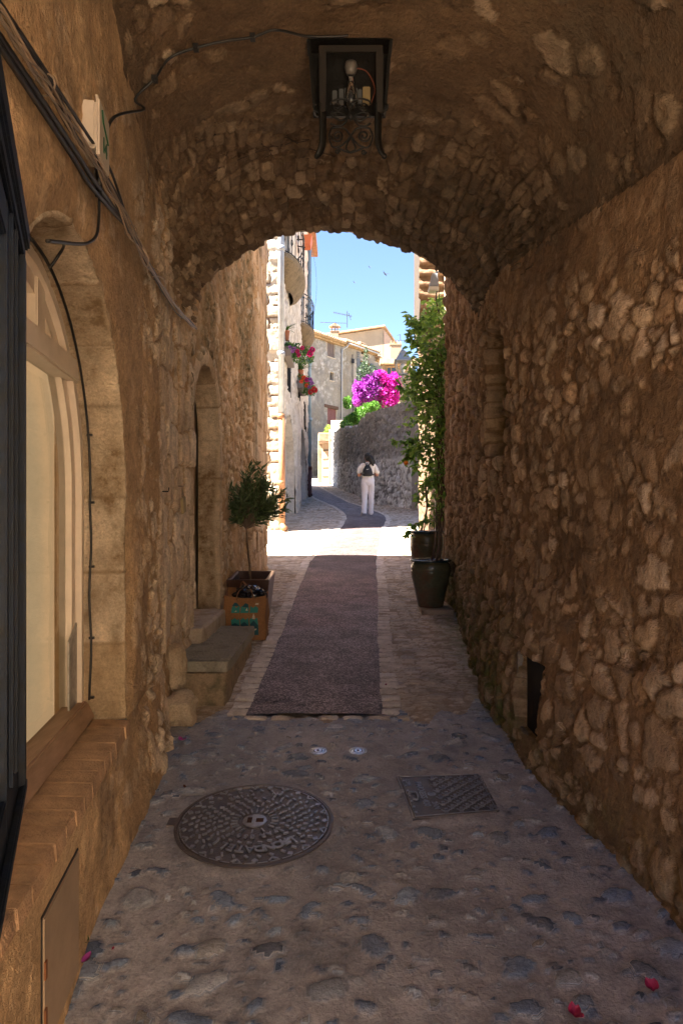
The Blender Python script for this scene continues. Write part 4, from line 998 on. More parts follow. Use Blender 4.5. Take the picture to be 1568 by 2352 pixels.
for i in range(7):
    for j in range(6):
        u = .40+i*.092; v = .08+j*.165+(.08 if i % 2 else 0)
        if v > .97: continue
        c = Q(u, v); d1 = .016
        b.tube([c+Vector((-.022, .006, .002)), c+Vector((-.012, -.004, .002)), c+Vector((.008, -.002, .002)), c+Vector((.014, .010, .002)), c+Vector((.026, .008, .002))], .0042, 4)
        b.box(c+Vector((.0, .012, .002)), (.014, .009, .010)); b.box(c+Vector((-.004, -.014, .002)), (.016, .007, .010))
b.tube([Q(.01, .01, .002), Q(.99, .01, .002), Q(.99, .99, .002), Q(.01, .99, .002), Q(.01, .01, .002)], .003, 4)
for j in range(7): c = Q(.04+.0*j, .1+j*.13); b.box(c+Vector((0, 0, .002)), (.010, .012, .004))
b.build('relief_pattern', M_cast2, sqc)
b = MB(); b.lathe(Q(.31, .50), [(.020, 0), (.020, .004), (.014, .004), (.014, .0015), (0, .0015)], 20, closed_top=False); b.build('socket', M_cast2, sqc)
b = MB(); b.tube(spline([Q(.06, .40, .004), Q(.12, .38, .004), Q(.13, .54, .004), Q(.05, .56, .004), Q(.04, .50, .004)], 4), .006, 6); b.build('handle', M_cast2, sqc, smooth=True)
xv = (q4[3]-q4[0]).normalized()*-1; yv_ = Vector((-xv.y, xv.x, 0))
if yv_.x < 0: pass
for txt, u, v, sz in (('PARXESS 400', .20, .52, .042), ('2AM', .30, .22, .034), ('S 29H', .08, .82, .026)):
    c = Q(u, v, .0015)
    place_text(txt, sz, frameM(c, xv, Vector((-xv.y, xv.x, 0)), Vector((0, 0, 1))), M_cast2, sqc, ext=.0025, bold=.0006)
# ---- two little valve caps
for px, lab in ((730, 'small round metal valve cap in the cobbles, the left one of two'), (822, 'small round metal valve cap in the cobbles, the right one of two')):
    vc = gobj('valve_cap', ground_frame(px, 1725.5, 0, -.001), lab, 'valve cap')
    vc['group'] = 'valve caps in the cobbles'
    b = MB(); b.lathe((0, 0, 0), [(.047, -.02), (.047, .003), (.041, .004), (.040, -.004), (.036, -.004), (.035, .003), (.027, .004), (.026, -.003), (.021, -.003), (.020, .005), (0, .005)], 36, closed_top=False)
    b.build('ring', mat('bare_metal', (.50, .50, .54), .35, metal=.8, noise=.2, nscale=60), vc, smooth=True, auto=30)
    b = MB(); b.box((0, 0, .0048), (.012, .018, .003)); b.build('keyhole', MATS['rusty_hole'], vc)
    b = MB(); b.lathe((0, 0, 0), [(.0405, -.003), (.0355, -.003)], 30, False, False); b.lathe((0, 0, 0), [(.0265, -.002), (.0205, -.002)], 30, False, False); b.build('groove', MATS['rusty_hole'], vc)
# ---- fallen petals and leaves
M_pink = mat('bougainvillea_petal', (.30, .012, .07), .6); M_viol = mat('violet_petal', (.25, .03, .20), .6); M_dead = mat('dead_leaf', (.12, .035, .02), .8); M_greenleaf = mat('fallen_leaf', (.05, .10, .03), .6)
def petal(px, py, size, m, label, seed, name='fallen_petal', cat='petal', group='petals fallen on the cobbles'):
    r = random.Random(seed); p = gnd(px, py)+Vector((0, 0, .012)); b = MB()
    for k in range(3):
        a = r.uniform(0, 6.28)+k*2.1; d = Vector((math.cos(a), math.sin(a), 0)); s = Vector((-d.y, d.x, 0))
        rows = []
        for i in range(6):
            t = i/5; w = math.sin(PI*min(1, t*.92+.08))**.7*.36*size; zc = .45*size*t*t*r.uniform(.7, 1.1)
            rows.append([p+d*(t*size*.75)+s*(w*q)+Vector((0, 0, zc+abs(q)*.18*size)) for q in (-1, -.5, 0, .5, 1)])
        vs = [v for row in rows for v in row]; b.add(vs, [(i*5+j, i*5+j+1, (i+1)*5+j+1, (i+1)*5+j) for i in range(5) for j in range(4)])
    b.build(name, m, None, smooth=True, label=label, cat=cat, group=group)
petal(188, 2222, .040, M_viol, 'purple petal lying against the foot of the wall below the hatch', 1)
petal(418, 1706, .035, M_viol, 'purple petal lying in front of the pale boulder', 2)
petal(1500, 2288, .040, M_pink, 'crimson petal lying in the lower right corner', 3)
petal(1318, 2346, .038, M_pink, 'crimson petal cut by the bottom edge of the photo', 4)
petal(886, 1578, .016, M_pink, 'tiny crimson petal on the pale setts right of the asphalt', 5)
petal(258, 2190, .010, M_pink, 'tiny dark red petal speck near the purple one', 6)
petal(424, 1815, .018, M_dead, 'curled dark red dead leaf left of the round cover', 7, 'dead_leaf', 'leaf', None)
petal(196, 2175, .022, M_greenleaf, 'small green leaf lying just behind the purple petal', 8, 'fallen_leaf', 'leaf', None)
# ================================================================ planter, bag, little tree
pl = empty('planter', (-.88, 6.65, .5), label='square dark brown glazed planter behind the shopping bag', cat='planter')
M_pl = mat('brown_glaze', (.075, .030, .018), .28, noise=.3, nscale=12, coat=.3)
zb = float(gz(6.4))+.005; zt = .955; x0, x1, y0, y1 = -1.062, -.665, 6.42, 7.0; tp = .05
dzr = .035
b = MB()
outer_b = [(x0+tp, y0+tp*.6, zb), (x1-tp, y0+tp*.6, zb), (x1-tp, y1-tp, zb), (x0+tp, y1-tp, zb)]
outer_t = [(x0, y0, zt), (x1, y0, zt), (x1, y1, zt+dzr), (x0, y1, zt+dzr)]
w = .04; inner_t = [(x0+w, y0+w, zt), (x1-w, y0+w, zt), (x1-w, y1-w, zt+dzr), (x0+w, y1-w, zt+dzr)]
inner_b = [(x0+w+.01, y0+w+.01, zt-.12), (x1-w-.01, y0+w+.01, zt-.12), (x1-w-.01, y1-w, zt-.1), (x0+w+.01, y1-w, zt-.1)]
vs = outer_b+outer_t+inner_t+inner_b
fs = [(3, 2, 1, 0)]
for k in range(3):
    for i in range(4): fs.append((k*4+i, k*4+(i+1) % 4, k*4+4+(i+1) % 4, k*4+4+i))
b.add(vs, fs); b.build('pot', M_pl, pl, bevel=.006)
b = MB(); b.add([(x0+w, y0+w, zt-.10), (x1-w, y0+w, zt-.10), (x1-w, y1-w, zt-.07), (x0+w, y1-w, zt-.07)], [(0, 1, 2, 3)])
b.build('soil', mat('soil', (.06, .04, .025), .95, noise=.4, nscale=40, bump=.8), pl)
def pebble_mb(c, r, seed):
    b = MB(); rr = random.Random(seed); b.sphere(c, (r*rr.uniform(.8, 1.2), r*rr.uniform(.8, 1.2), r*.7), 12, 8, Matrix.Rotation(rr.uniform(0, 3), 3, 'Z')); return b
M_peb = mat('grey_pebble', (.36, .30, .26), .7, noise=.3, nscale=30, bump=.3)
for i, (dx, dy, r) in enumerate(((.09, .10, .05), (.28, .12, .045), (.30, .3, .05))):
    o = pebble_mb((x0+dx, y0+dy, zt-.075), r, i).build('pebble', M_peb, None, smooth=True)
    tag(o, ('grey pebble in the brown planter left of the trunk', 'grey pebble in the brown planter right of the trunk', 'grey pebble at the back of the brown planter')[i], 'pebble', 'pebbles in the brown planter')
M_bark = mat('tree_bark', (.16, .115, .08), .85, noise=.35, nscale=30, bump=.6)
M_oleaf = leafmat('oleander_leaf', (.06, .11, .04), (.18, .25, .11), .3, .45)
tr = empty('potted_tree', (-.86, 6.7, .88), label='small olive-like tree with a thin bare trunk in the square planter', cat='tree')
T0 = at(576, 1330, 6.68); T0.z = zt-.09
trunk = [T0, at(572, 1290, 6.7), at(568, 1250, 6.72), at(566, 1215, 6.74)]
b = MB(); b.tube(spline(trunk, 5), list(np.linspace(.012, .008, 16)), 7); b.build('trunk', M_bark, tr, smooth=True)
top = trunk[-1]; rg = np.random.default_rng(4); br = MB(); LPp = []; LD = []
cc_ = at(590, 1150, 6.76)
for k in range(64):
    while True:
        d = rg.normal(size=3); d /= np.linalg.norm(d)
        if d[2] > -.55: break
    end = cc_+Vector((d[0]*.27, d[1]*.25, d[2]*.33))*float(rg.uniform(.5, 1.18))
    if k == 0: end = at(655, 1165, 6.7)
    if k == 1: end = at(642, 1130, 6.75)
    if k == 2: end = at(570, 1070, 6.8)
    if k == 3: end = at(600, 1075, 6.8)
    mid = top.lerp(end, .45)+Vector(rg.normal(size=3)*.03)+Vector((0, 0, .03))
    P = spline([top, mid, end], 6); br.tube(P, list(np.linspace(.005, .0012, len(P))), 4)
    n = 34
    for j in range(n):
        t = .38+.62*(j/n)**.8; i = min(int(t*(len(P)-1)), len(P)-2); f = t*(len(P)-1)-i; q = P[i].lerp(P[i+1], f); ax = (P[i+1]-P[i]).normalized()
        s = Vector(rg.normal(size=3)); s = (s-ax*s.dot(ax)).normalized()
        LPp.append(q+s*.003); LD.append(ax*.75+s*.8+Vector((0, 0, -.05)))
br.build('branches', M_bark, tr)
link('foliage', leaf_mesh('foliage', LPp, LD, .072, .017, seed=3, fold=.1), M_oleaf, tr)
# shopping bag
bg_ = empty('shopping_bag', (-.86, 6.05, .47), label='brown jute shopping bag with turquoise boat print beside the step', cat='bag')
M_jute = mat('jute', (.30, .145, .06), .9, noise=.25, nscale=90, bump=.6, bscale=180)
bx0, bx1, by0, by1 = -1.005, -.655, 5.98, 6.20; bz0 = float(gz(6.0))+.004; bz1 = .862
def bagpt(u, v, w):   # u 0..1 across, v 0..1 up, w 0..1 depth
    x = bx0+(bx1-bx0)*u; y = by0+(by1-by0)*w; z = bz0+(bz1-bz0)*v
    x += (.5-u)*.03*v*0+.006*math.sin(9*v+3*w); y += .010*math.sin(6*u+7*v)*v; z += (-.022*math.sin(PI*u)*v**4 if w < .5 else -.012*math.sin(PI*u)*v**4)+.05*w*v**3*(1 if u < .5 else .2)
    return Vector((x, y, z))
def grid_mb(f, nu, nv):
    b = MB(); vs = [f(i/nu, j/nv) for i in range(nu+1) for j in range(nv+1)]
    b.add(vs, [(i*(nv+1)+j, (i+1)*(nv+1)+j, (i+1)*(nv+1)+j+1, i*(nv+1)+j+1) for i in range(nu) for j in range(nv)]); return b
def thick(mb, name, m, par, th=.004, **k):
    o = mb.build(name, m, par, smooth=True, **k)
    bm = bmesh.new(); bm.from_mesh(o.data); bmesh.ops.remove_doubles(bm, verts=bm.verts, dist=1e-5); bmesh.ops.recalc_face_normals(bm, faces=bm.faces)
    bmesh.ops.solidify(bm, geom=bm.faces[:], thickness=th); bm.to_mesh(o.data); bm.free(); o.data.set_sharp_from_angle(angle=R(45)); return o
b = MB()
for f in (lambda u, v: bagpt(u, v, 0), lambda u, v: bagpt(1, v, u), lambda u, v: bagpt(1-u, v, 1), lambda u, v: bagpt(0, v, 1-u)):
    g = grid_mb(f, 10, 14); b.add(g.v, g.f)
g = grid_mb(lambda u, v: bagpt(u, 0, v), 10, 6); b.add(g.v, [f[::-1] for f in g.f])
body = thick(b, 'body', M_jute, bg_)
for x in (0, 1):
    for w_ in (0, 1): b = MB(); b.tube([bagpt(x, v, w_)+Vector(((x-.5)*.006, (w_-.5)*.006, 0)) for v in np.linspace(0, 1, 14)], .005, 5); b.build('seam', M_jute, body, smooth=True)
for w_, dy in ((0, .0), (1, .0)):
    P = [bagpt(.30, .92, w_)+Vector((0, -.006+.012*w_, 0)), bagpt(.30, 1.0, w_)+Vector((0, -.004, .0)), bagpt(.36, 1.0, w_)+Vector((0, .05-.04*w_, .06)), bagpt(.5, 1.0, w_)+Vector((0, .08-.10*w_, .065)), bagpt(.64, 1.0, w_)+Vector((0, .05-.04*w_, .06)), bagpt(.70, 1.0, w_)+Vector((0, -.004, 0)), bagpt(.70, .92, w_)+Vector((0, -.006+.012*w_, 0))]
    P = spline(P, 5); b = MB(); vs = []
    for p in P: vs += [p+Vector((-.002, -.014, .0)), p+Vector((.002, .014, .004))]
    b.add(vs, [(2*i, 2*i+1, 2*i+3, 2*i+2) for i in range(len(P)-1)]); thick(b, 'handle', M_jute, bg_, .004)
# print on the front: two rows of three little sea pictures
M_tq = mat('turquoise_print', (.03, .22, .20), .8); M_tq2 = mat('deep_teal_print', (.008, .075, .10), .8); M_pw = mat('white_print', (.55, .50, .40), .8)
def pr(u0, v0, pts, m, off=.0035):
    b = MB(); vs = [bagpt(u0+u*.2, v0+v*.26, 0)+Vector((0, -off-.003, 0)) for u, v in pts]; b.add(vs, [tuple(range(len(vs)))])
    b.build('printed_picture', m, body)
for i, u0 in enumerate((.18, .40, .63)):
    for v0 in (.62, .34):
        wv = [(k/6, .55+.10*math.sin(k*1.7+i+v0*9)) for k in range(7)]
        if v0 < .5 : pr(u0, v0, [(0, -.1), (1, -.1)]+wv[::-1], M_tq, .003); pr(u0, v0, [(0, -.3), (1, -.3), (1, -.05), (.5, .2+.1*i), (0, .05)], M_tq2, .0045)
        else: pr(u0, v0, [(0, 0), (1, 0)]+wv[::-1], M_tq, .003)
pr(.18, .62, [(.0, .6), (.25, .95), (.6, .9), (.9, .62)], M_tq2, .0045); pr(.40, .62, [(.1, .55), (.5, .95), (.9, .8), (.9, .5)], M_tq2, .0045)
pr(.63, .62, [(.55, .75), (1, .75), (1, .9), (.65, .9)], M_pw, .0045); pr(.63, .34, [(.35, .65), (.7, .65), (.5, 1.05)], M_pw, .005); pr(.63, .34, [(.3, .55), (.75, .55), (.65, .63), (.4, .63)], M_pw, .0055)
pr(.63, .12, [(.0, .0), (1, .0), (1, .8), (.0, .8)], M_tq2, .003); pr(.63, .12, [(.2, .3), (.7, .45), (.95, .7), (.6, .6)], M_pw, .0045); pr(.40, .62, [(.6, .2), (.9, .2), (.75, .5)], M_pw, .005); pr(.18, .62, [(.4, .1), (.7, .15), (.55, .22)], M_pw, .005)
# crumpled dark plastic inside
bm = bmesh.new(); bmesh.ops.create_icosphere(bm, subdivisions=4, radius=1)
for v in bm.verts:
    p = v.co; f = float(vnoise(np.array(p.x*4+3), np.array(p.y*4+p.z*5), 5))+.5*float(vnoise(np.array(p.x*9), np.array(p.y*9+p.z*8), 6)); v.co = Vector((p.x*.125, p.y*.085, p.z*.075))*(.72+.42*f)+Vector(((bx0+bx1)/2+.03, (by0+by1)/2, bz1-.005))
me = bpy.data.meshes.new('crumpled_plastic'); bm.to_mesh(me); bm.free()
link('crumpled_plastic', me, mat('dark_plastic', (.015, .015, .022), .16, spec=.7, coat=.5), None, label='crumpled dark plastic stuffed into the jute bag', cat='plastic bag')
# ================================================================ glazed pots and climber on the right
M_pot = stonemat('green_glaze', (.03, .03, .02), [(.10, .10, .06), (.10, .10, .06)], rough=.25, blotch=(.13, .06, .03), bl_amt=.8, bl_scale=3, fs=20, bump=.12, spec=.6, moss_shade=(.10, .035, .02), speck=.25)
M_rim = mat('blue_green_rim', (.035, .055, .058), .2, noise=.3, nscale=30, coat=.5)
M_soil = MATS['soil']
def jar(c, R0, H, label):
    t = empty('glazed_pot', c, label=label, cat='pot', group='glazed pots by the right wall')
    prof = [(0, 0), (.60, 0), (.63, .03), (.70, .18), (.82, .42), (.93, .62), (.975, .72), (.98, .765), (.965, .775), (.97, .79), (.975, .83), (.94, .90), (.86, .935), (.85, .95)]
    b = MB(); n = 56
    dense = []
    for (a, z0), (a2, z2) in zip(prof[:-1], prof[1:]):
        k = 4
        for i in range(k): dense.append((R0*(a+(a2-a)*i/k), H*(z0+(z2-z0)*i/k)))
    dense.append((R0*prof[-1][0], H*prof[-1][1])); dense += [(R0*.80, H*.95), (R0*.80, H*.85)]
    b.lathe(c, dense, n, closed_top=False, closed_bot=False); me = b.mesh('body')
    zz = np.array([v.co.z-c[2] for v in me.vertices])/H; put_sc(me, 1, .5, np.clip(1.1-zz*2.2, 0, 1)); link('body', me, M_pot, t, smooth=True)
    b = MB(); b.lathe(c, [(R0*(.88), H*.945), (R0*1.0, H*.955), (R0*1.03, H*.972), (R0*1.02, H*.99), (R0*.96, H*1.0), (R0*.86, H*.985), (R0*.80, H*.95)], n, False, False); b.build('rim', M_rim, t, smooth=True)
    b = MB(); b.lathe(c, [(R0*.81, H*.90), (0, H*.915)], 24, False, False); b.build('soil', M_soil, t)
    return t
g1 = float(gz(7.15))+.045; c1 = (.915, 7.16, g1); c2 = (.875+.155, 8.42, float(gz(8.42))+.01)
jar(c1, .208, 1.095-g1, 'green-brown glazed pot on a stone slab, nearer of the two')
jar(c2, .208, 1.355-c2[2], 'green-brown glazed pot standing behind the nearer one, filled with climber')
slab('pot_slab', .80, 1.13, 6.94, 7.36, float(gz(7.0))-.03, g1-.002, MATS['worn_step_stone'], None, 8, A=.005, n=.03, label='thin stone slab under the nearer glazed pot', cat='slab')
rr = random.Random(9)
for i, (dx, dy, s_, lb) in enumerate(((-.11, -.07, .036, 'largest smooth grey pebble, by the left rim of the nearer glazed pot'), (-.05, -.12, .024, 'small flat pebble at the front of the nearer glazed pot'), (.0, -.10, .030, 'pale round pebble in the middle of the nearer glazed pot'), (.055, -.12, .026, 'tan pebble right of the pale round one in the nearer glazed pot'), (.11, -.06, .022, 'smallest pebble, by the right rim of the nearer glazed pot'), (-.05, -.03, .030, 'grey pebble behind the small flat one in the nearer glazed pot'))):
    pebble_mb(Vector((c1[0]+dx, c1[1]+dy, 1.058)), s_, i).build('pebble', M_peb, None, smooth=True, label=lb, cat='pebble', group='pebbles in the nearer glazed pot')
pebble_mb(Vector((c2[0]-.12, c2[1]-.09, 1.315)), .028, 21).build('pebble', M_peb, None, smooth=True, label='single grey pebble on the soil of the glazed pot standing behind', cat='pebble')
# climber
M_vleaf = leafmat('climber_leaf', (.09, .21, .05), (.32, .50, .10), .5, .38)
M_stem = mat('climber_stem', (.085, .05, .03), .85, noise=.3, nscale=40)
cl = empty('climbing_plant', (1.03, 8.42, 1.3), label='tall leafy green climber rising from the two glazed pots', cat='climbing plant')
b = MB(); rr = random.Random(21); stems = []
for k in range(9):
    f = k/9*6.28; ph = rr.uniform(0, 6.28)
    x0s = rr.uniform(-.06, .08); start = Vector((c1[0]+x0s+.02, c1[1]+rr.uniform(-.05, .05), 1.05))
    if k > 5: start = Vector((c2[0]+rr.uniform(-.12, -.02), c2[1], 1.30))
    pts = [start]
    X1, Y1 = (1.16+rr.uniform(-.03, .03), 8.1) if k <= 5 else (1.03+rr.uniform(-.03, .03), 8.3)
    H = rr.uniform(2.6, 3.75)
    for i in range(1, 26):
        t = i/25; z = start.z+(H-start.z)*t; w = min(1, t*4)
        pts.append(Vector((start.x+(X1-start.x)*w+.030*math.cos(z*9+ph+f)*w, start.y+(Y1-start.y)*w+.03*math.sin(z*9+ph), z)))
    b.tube(pts, list(np.linspace(.0085, .004, len(pts))), 5); stems.append(pts)
for k in range(7):
    a = rr.uniform(0, 6.28); st = Vector((c1[0]+.02, c1[1], 1.05)); e = Vector((c1[0]+rr.uniform(.0, .20), c1[1]+rr.uniform(-.1, .3), rr.uniform(1.5, 1.9)))
    b.tube(spline([st+Vector((.05*math.cos(a), .05*math.sin(a), 0)), st.lerp(e, .5)+Vector((rr.uniform(-.08, .08), 0, 0)), e], 6), .003, 4)
b.build('stems', M_stem, cl, smooth=True)
rg = np.random.default_rng(8); LPp = []; LD = []; tw = MB()
# outline of the foliage in the picture: left and right edge by height
rows = [(695, 985, 1042), (715, 968, 1044), (740, 950, 1046), (790, 946, 1047), (850, 938, 1046), (900, 925, 1047), (950, 945, 1046), (1000, 930, 1044), (1030, 930, 1042), (1060, 958, 1042), (1100, 975, 1042), (1150, 960, 1040), (1180, 968, 1040), (1215, 990, 1036)]
dens = [1, 1, 1, 1, 1, 1, .95, .85, .6, .5, .38, .30, .25, .15]
ry = [r[0] for r in rows]
for k in range(600):
    py = rg.uniform(695, 1210)
    if rg.random() > np.interp(py, ry, dens): continue
    l = np.interp(py, ry, [r[1] for r in rows]); r_ = np.interp(py, ry, [r[2] for r in rows])
    fr = rg.beta(1.5, 1.25); px = l+(r_-l)*fr
    Y = 8.25+rg.normal()*.16-.12*fr
    p = at(px, py, Y)
    if p.x > 1.21: continue
    # a twig from the nearest height on a stem
    st = stems[int(rg.integers(0, 9))]; q = min(st, key=lambda v: abs(v.z-(p.z-.12)))
    if (q-p).length > .75: q = p+Vector((.1, 0, -.12))
    if rg.random() < .35: tw.tube(spline([q, q.lerp(p, .5)+Vector((0, 0, .04)), p], 3), .0022, 3)
    for j in range(int(rg.integers(5, 11))):
        d = Vector((rg.normal()-.25, rg.normal()-.5, rg.normal()*.6-.25))
        LPp.append(p+Vector(rg.normal(size=3))*.045); LD.append(d)
# loose shoots reaching left
for path in ([(965, 760), (945, 740), (938, 722)], [(960, 790), (942, 780), (945, 760)], [(955, 905), (935, 900), (918, 885)], [(950, 1010), (930, 1015), (905, 1012)], [(960, 1040), (940, 1030), (930, 1062)], [(955, 1080), (945, 1040), (935, 1055)], [(1000, 1190), (950, 1205), (940, 1230)], [(985, 1100), (970, 1120), (960, 1150)], [(1040, 1100), (1045, 1120), (1048, 1060)]):
    P = spline([at(x, y, 8.2) for x, y in path], 8); tw.tube(P, .0022, 3)
    for p in P:
        for j in range(3): LPp.append(p+Vector(rg.normal(size=3))*.012); LD.append(Vector((rg.normal()-.3, rg.normal()-.3, rg.normal()*.5-.4)))
tw.build('twigs', M_stem, cl)
link('foliage', leaf_mesh('foliage', LPp, LD, .074, .040, up=(-.1, -.6, .7), seed=5, fold=.18, curl=.25), M_vleaf, cl)
b = MB(); b.sphere(at(932, 1063, 8.15), .028, 10, 7)
fl = b.build('blossom', mat('orange_blossom', (.85, .22, .01), .6), cl, smooth=True)
# ================================================================ lantern under the vault
lan = empty('hanging_lantern', (.03, 3.2, 3.75), label='square wrought iron lantern with scrollwork hanging under the vault', cat='lantern')
M_frost = mat('grey_gear', (.07, .075, .08), .5)
LY = 3.17
def lp(px, py, Y=LY): return at(px, py, Y)
# tapered housing: open front frame + side wings + back plate
T = {}
b = MB()
def quadbar(b, p, q, w, d): b.tube([p, q], w, 4)
# housing sits tilted: top at the ceiling. corners in picture px
zt_ = lp(0, 92).z; zm = lp(0, 245).z
xa, xb = lp(706, 0).x, lp(900, 0).x; xa2, xb2 = lp(718, 0).x, lp(888, 0).x
D = .09
b.hexa([(xa2, LY+.0, zm), (xa2+.012, LY, zm), (xa2+.012, LY+D, zm), (xa2, LY+D, zm), (xa, LY-.0, zt_), (xa+.012, LY, zt_), (xa+.012, LY+D, zt_), (xa, LY+D, zt_)])
b.hexa([(xb2-.012, LY, zm), (xb2, LY, zm), (xb2, LY+D, zm), (xb2-.012, LY+D, zm), (xb-.012, LY, zt_), (xb, LY, zt_), (xb, LY+D, zt_), (xb-.012, LY+D, zt_)])
b.hexa([(xa2, LY+D, zm), (xb2, LY+D, zm), (xb2, LY+D-.018, zm), (xa2, LY+D-.018, zm), (xa, LY+D, zt_), (xb, LY+D, zt_), (xb, LY+D+.012, zt_), (xa, LY+D+.012, zt_)])
b.hexa([(xa-.004, LY-.01, zt_), (xb+.004, LY-.01, zt_), (xb+.004, LY+D+.02, zt_), (xa-.004, LY+D+.02, zt_), (xa+.03, LY+.02, zt_+.035), (xb-.03, LY+.02, zt_+.035), (xb-.03, LY+D-.01, zt_+.035), (xa+.03, LY+D-.01, zt_+.035)])
b.build('housing', M_iron, lan)
b = MB()
x1_, x2_ = lp(741, 0).x, lp(871, 0).x; za_, zb_ = lp(0, 108).z, lp(0, 250).z
for x in (x1_, x2_): b.hexa([(x-.014, LY-.016, zb_-.02), (x+.014, LY-.016, zb_-.02), (x+.014, LY-.004, zb_-.02), (x-.014, LY-.004, zb_-.02), (x-.016, LY-.016, za_), (x+.016, LY-.016, za_), (x+.016, LY-.004, za_), (x-.016, LY-.004, za_)])
b.hexa([(x1_, LY-.017, za_-.03), (x2_, LY-.017, za_-.03), (x2_, LY-.004, za_-.03), (x1_, LY-.004, za_-.03), (x1_, LY-.017, za_), (x2_, LY-.017, za_), (x2_, LY-.004, za_), (x1_, LY-.004, za_)])
b.build('front_frame', mat('dull_brown_iron', (.02, .016, .013), .6, metal=.2, noise=.3), lan)
b = MB(); cx = (x1_+x2_)/2
b.lathe((cx, LY+.045, lp(0, 138).z), [(0, .02), (.026, .018), (.030, .0), (.026, -.02), (.020, -.035)], 16); b.build('lamp_holder', mat('porcelain', (.12, .11, .10), .4), lan, smooth=True)
b = MB(); b.lathe((cx, LY+.045, lp(0, 150).z), [(.018, -.03), (.022, -.07), (.030, -.10), (.030, -.15), (.012, -.172), (0, -.174)], 18); b.build('bulb', mat('bulb_glass', (.45, .45, .45), .08, trans=.95, spec=.6), lan, smooth=True)
zz0 = lp(0, 205).z
for i, (dx, w, h, m_) in enumerate(((-.075, .022, .06, M_frost), (-.045, .02, .075, M_frost), (-.0, .06, .085, M_frost), (.042, .018, .07, M_frost))):
    b = MB(); b.box((cx+dx, LY+.062, zz0), (w, .02, h)); b.build('control_gear', m_, lan, bevel=.003)
b = MB(); b.box((cx+.072, LY+.05, zz0), (.034, .02, .08)); b.build('ballast', mat('tan_ballast', (.22, .165, .08), .5), lan, bevel=.003)
b = MB(); b.tube(spline([(cx, LY+.045, lp(0, 140).z), (cx+.07, LY+.04, lp(0, 150).z), (cx+.11, LY+.04, lp(0, 190).z), (cx+.09, LY+.05, lp(0, 225).z)], 8), .003, 5); b.build('wire', mat('red_wire', (.16, .04, .02), .5), lan, smooth=True)
# legs
for sx, xx_ in ((-1, 741), (1, 868)):
    b = MB(); P = spline([lp(xx_, 240), lp(xx_, 280), lp(xx_-sx*0, 320), lp(xx_+sx*3, 338), lp(xx_+sx*9, 352), lp(xx_+sx*14, 358)], 6)
    b.tube(P, list(np.interp(np.linspace(0, 1, len(P)), [0, .7, 1], [.024, .019, .012])), 8, sq=.5); b.sphere(P[-1], .013, 8, 6)
    b.build('leg', M_iron, lan, smooth=True)
    b = MB(); P = spline([lp(xx_+sx*0, 262), lp(xx_+sx*8, 257), lp(xx_+sx*19, 250), lp(xx_+sx*21, 241), lp(xx_+sx*16, 237)], 6); b.tube(P, .006, 6); b.build('hook', M_iron, lan, smooth=True)
# scrollwork between the legs
scr = MB()
def curve_px(pts, r=.0045): scr.tube(spline([lp(x, y) for x, y in pts], 6), r, 5)
def spiral(cx_, cy_, r0, a0, turns, sgn=1, r=.0040):
    P = []
    for i in range(26):
        t = i/25; a = a0+sgn*turns*2*PI*t; q = r0*(1-t*.82); P.append(lp(cx_+q*math.cos(a), cy_+q*math.sin(a)))
    scr.tube(P, r, 5)
for s_ in (-1, 1):
    X = lambda d: 805+s_*d
    curve_px([(X(0), 236), (X(-2), 250), (X(8), 268), (X(22), 276), (X(38), 268), (X(44), 262), (X(30), 256), (X(14), 262), (X(0), 275), (X(-14), 292), (X(0), 310)][:9])
    curve_px([(X(0), 312), (X(12), 296), (X(26), 292), (X(44), 294)]); curve_px([(X(0), 312), (X(16), 330), (X(34), 338), (X(44), 334)])
    curve_px([(X(44), 294), (X(50), 312), (X(44), 334)]); curve_px([(X(0), 312), (X(8), 330), (X(10), 342), (X(0), 350)]); curve_px([(X(0), 350), (X(14), 346), (X(30), 338)])
    curve_px([(X(0), 258), (X(16), 284), (X(34), 288), (X(46), 282)]); curve_px([(X(0), 236), (X(18), 226), (X(40), 230), (X(46), 238)])
    spiral(X(30), 311, 15, 0 if s_ > 0 else PI, 1.6, s_); spiral(X(30), 243, 11, PI if s_ > 0 else 0, 1.4, -s_); spiral(X(30), 348, 6, 0, 1.3, s_); spiral(X(40), 262, 7, 0, 1.3, s_)
b = scr; b.sphere(lp(805, 244), .009, 8, 6); b.build('scrollwork', M_iron, lan, smooth=True)
# ================================================================ white house beyond the left gap
M_wh = stonemat('limewashed_stone', (.52, .47, .41), [(.56, .52, .46), (.68, .64, .58), (.60, .55, .48)], mortar2=(.42, .37, .31), blotch=(.34, .29, .24), bl_amt=.45, bl_scale=1.0, fs=12, bump=.6, speck=.22)
M_quoin = stonemat('quoin_stone', (.20, .13, .08), [(.40, .34, .26), (.50, .44, .36), (.44, .37, .28)], fs=12, bump=.7, speck=.2, blotch=(.34, .26, .18), bl_amt=.4, bl_scale=2)
M_ochre = stonemat('ochre_stone', (.22, .14, .08), [(.28, .19, .12), (.34, .24, .16), (.25, .16, .10)], fs=15, bump=.8, speck=.28)
FX = -1.36
wh = empty('white_house', (-3, 20, 1.2), label='tall whitewashed stone house left of the lane with iron balconies', cat='house')
ARCH = [(17.45, 1.95, 2.55, 1.45), (23.7, 2.05, 2.75, 1.65)]     # centre Y, half width, spring z, rise
def in_arch(Y, z, g=0):
    r = np.zeros(np.shape(Y), bool)
    for c, a, zs, rise in ARCH: r |= (((Y-c)/(a+g))**2+(np.maximum(z-zs, 0)/(rise+g))**2 < 1)
    return r
WINS = [(17.0, 18.2, 4.55, 5.9), (16.4, 17.6, 6.9, 8.6), (24.5, 25.7, 4.5, 5.5), (22.2, 23.2, 6.2, 7.0), (21.4, 22.3, 5.1, 6.3), (23.0, 24.2, 7.65, 9.6), (16.2, 17.6, 9.5, 11)]
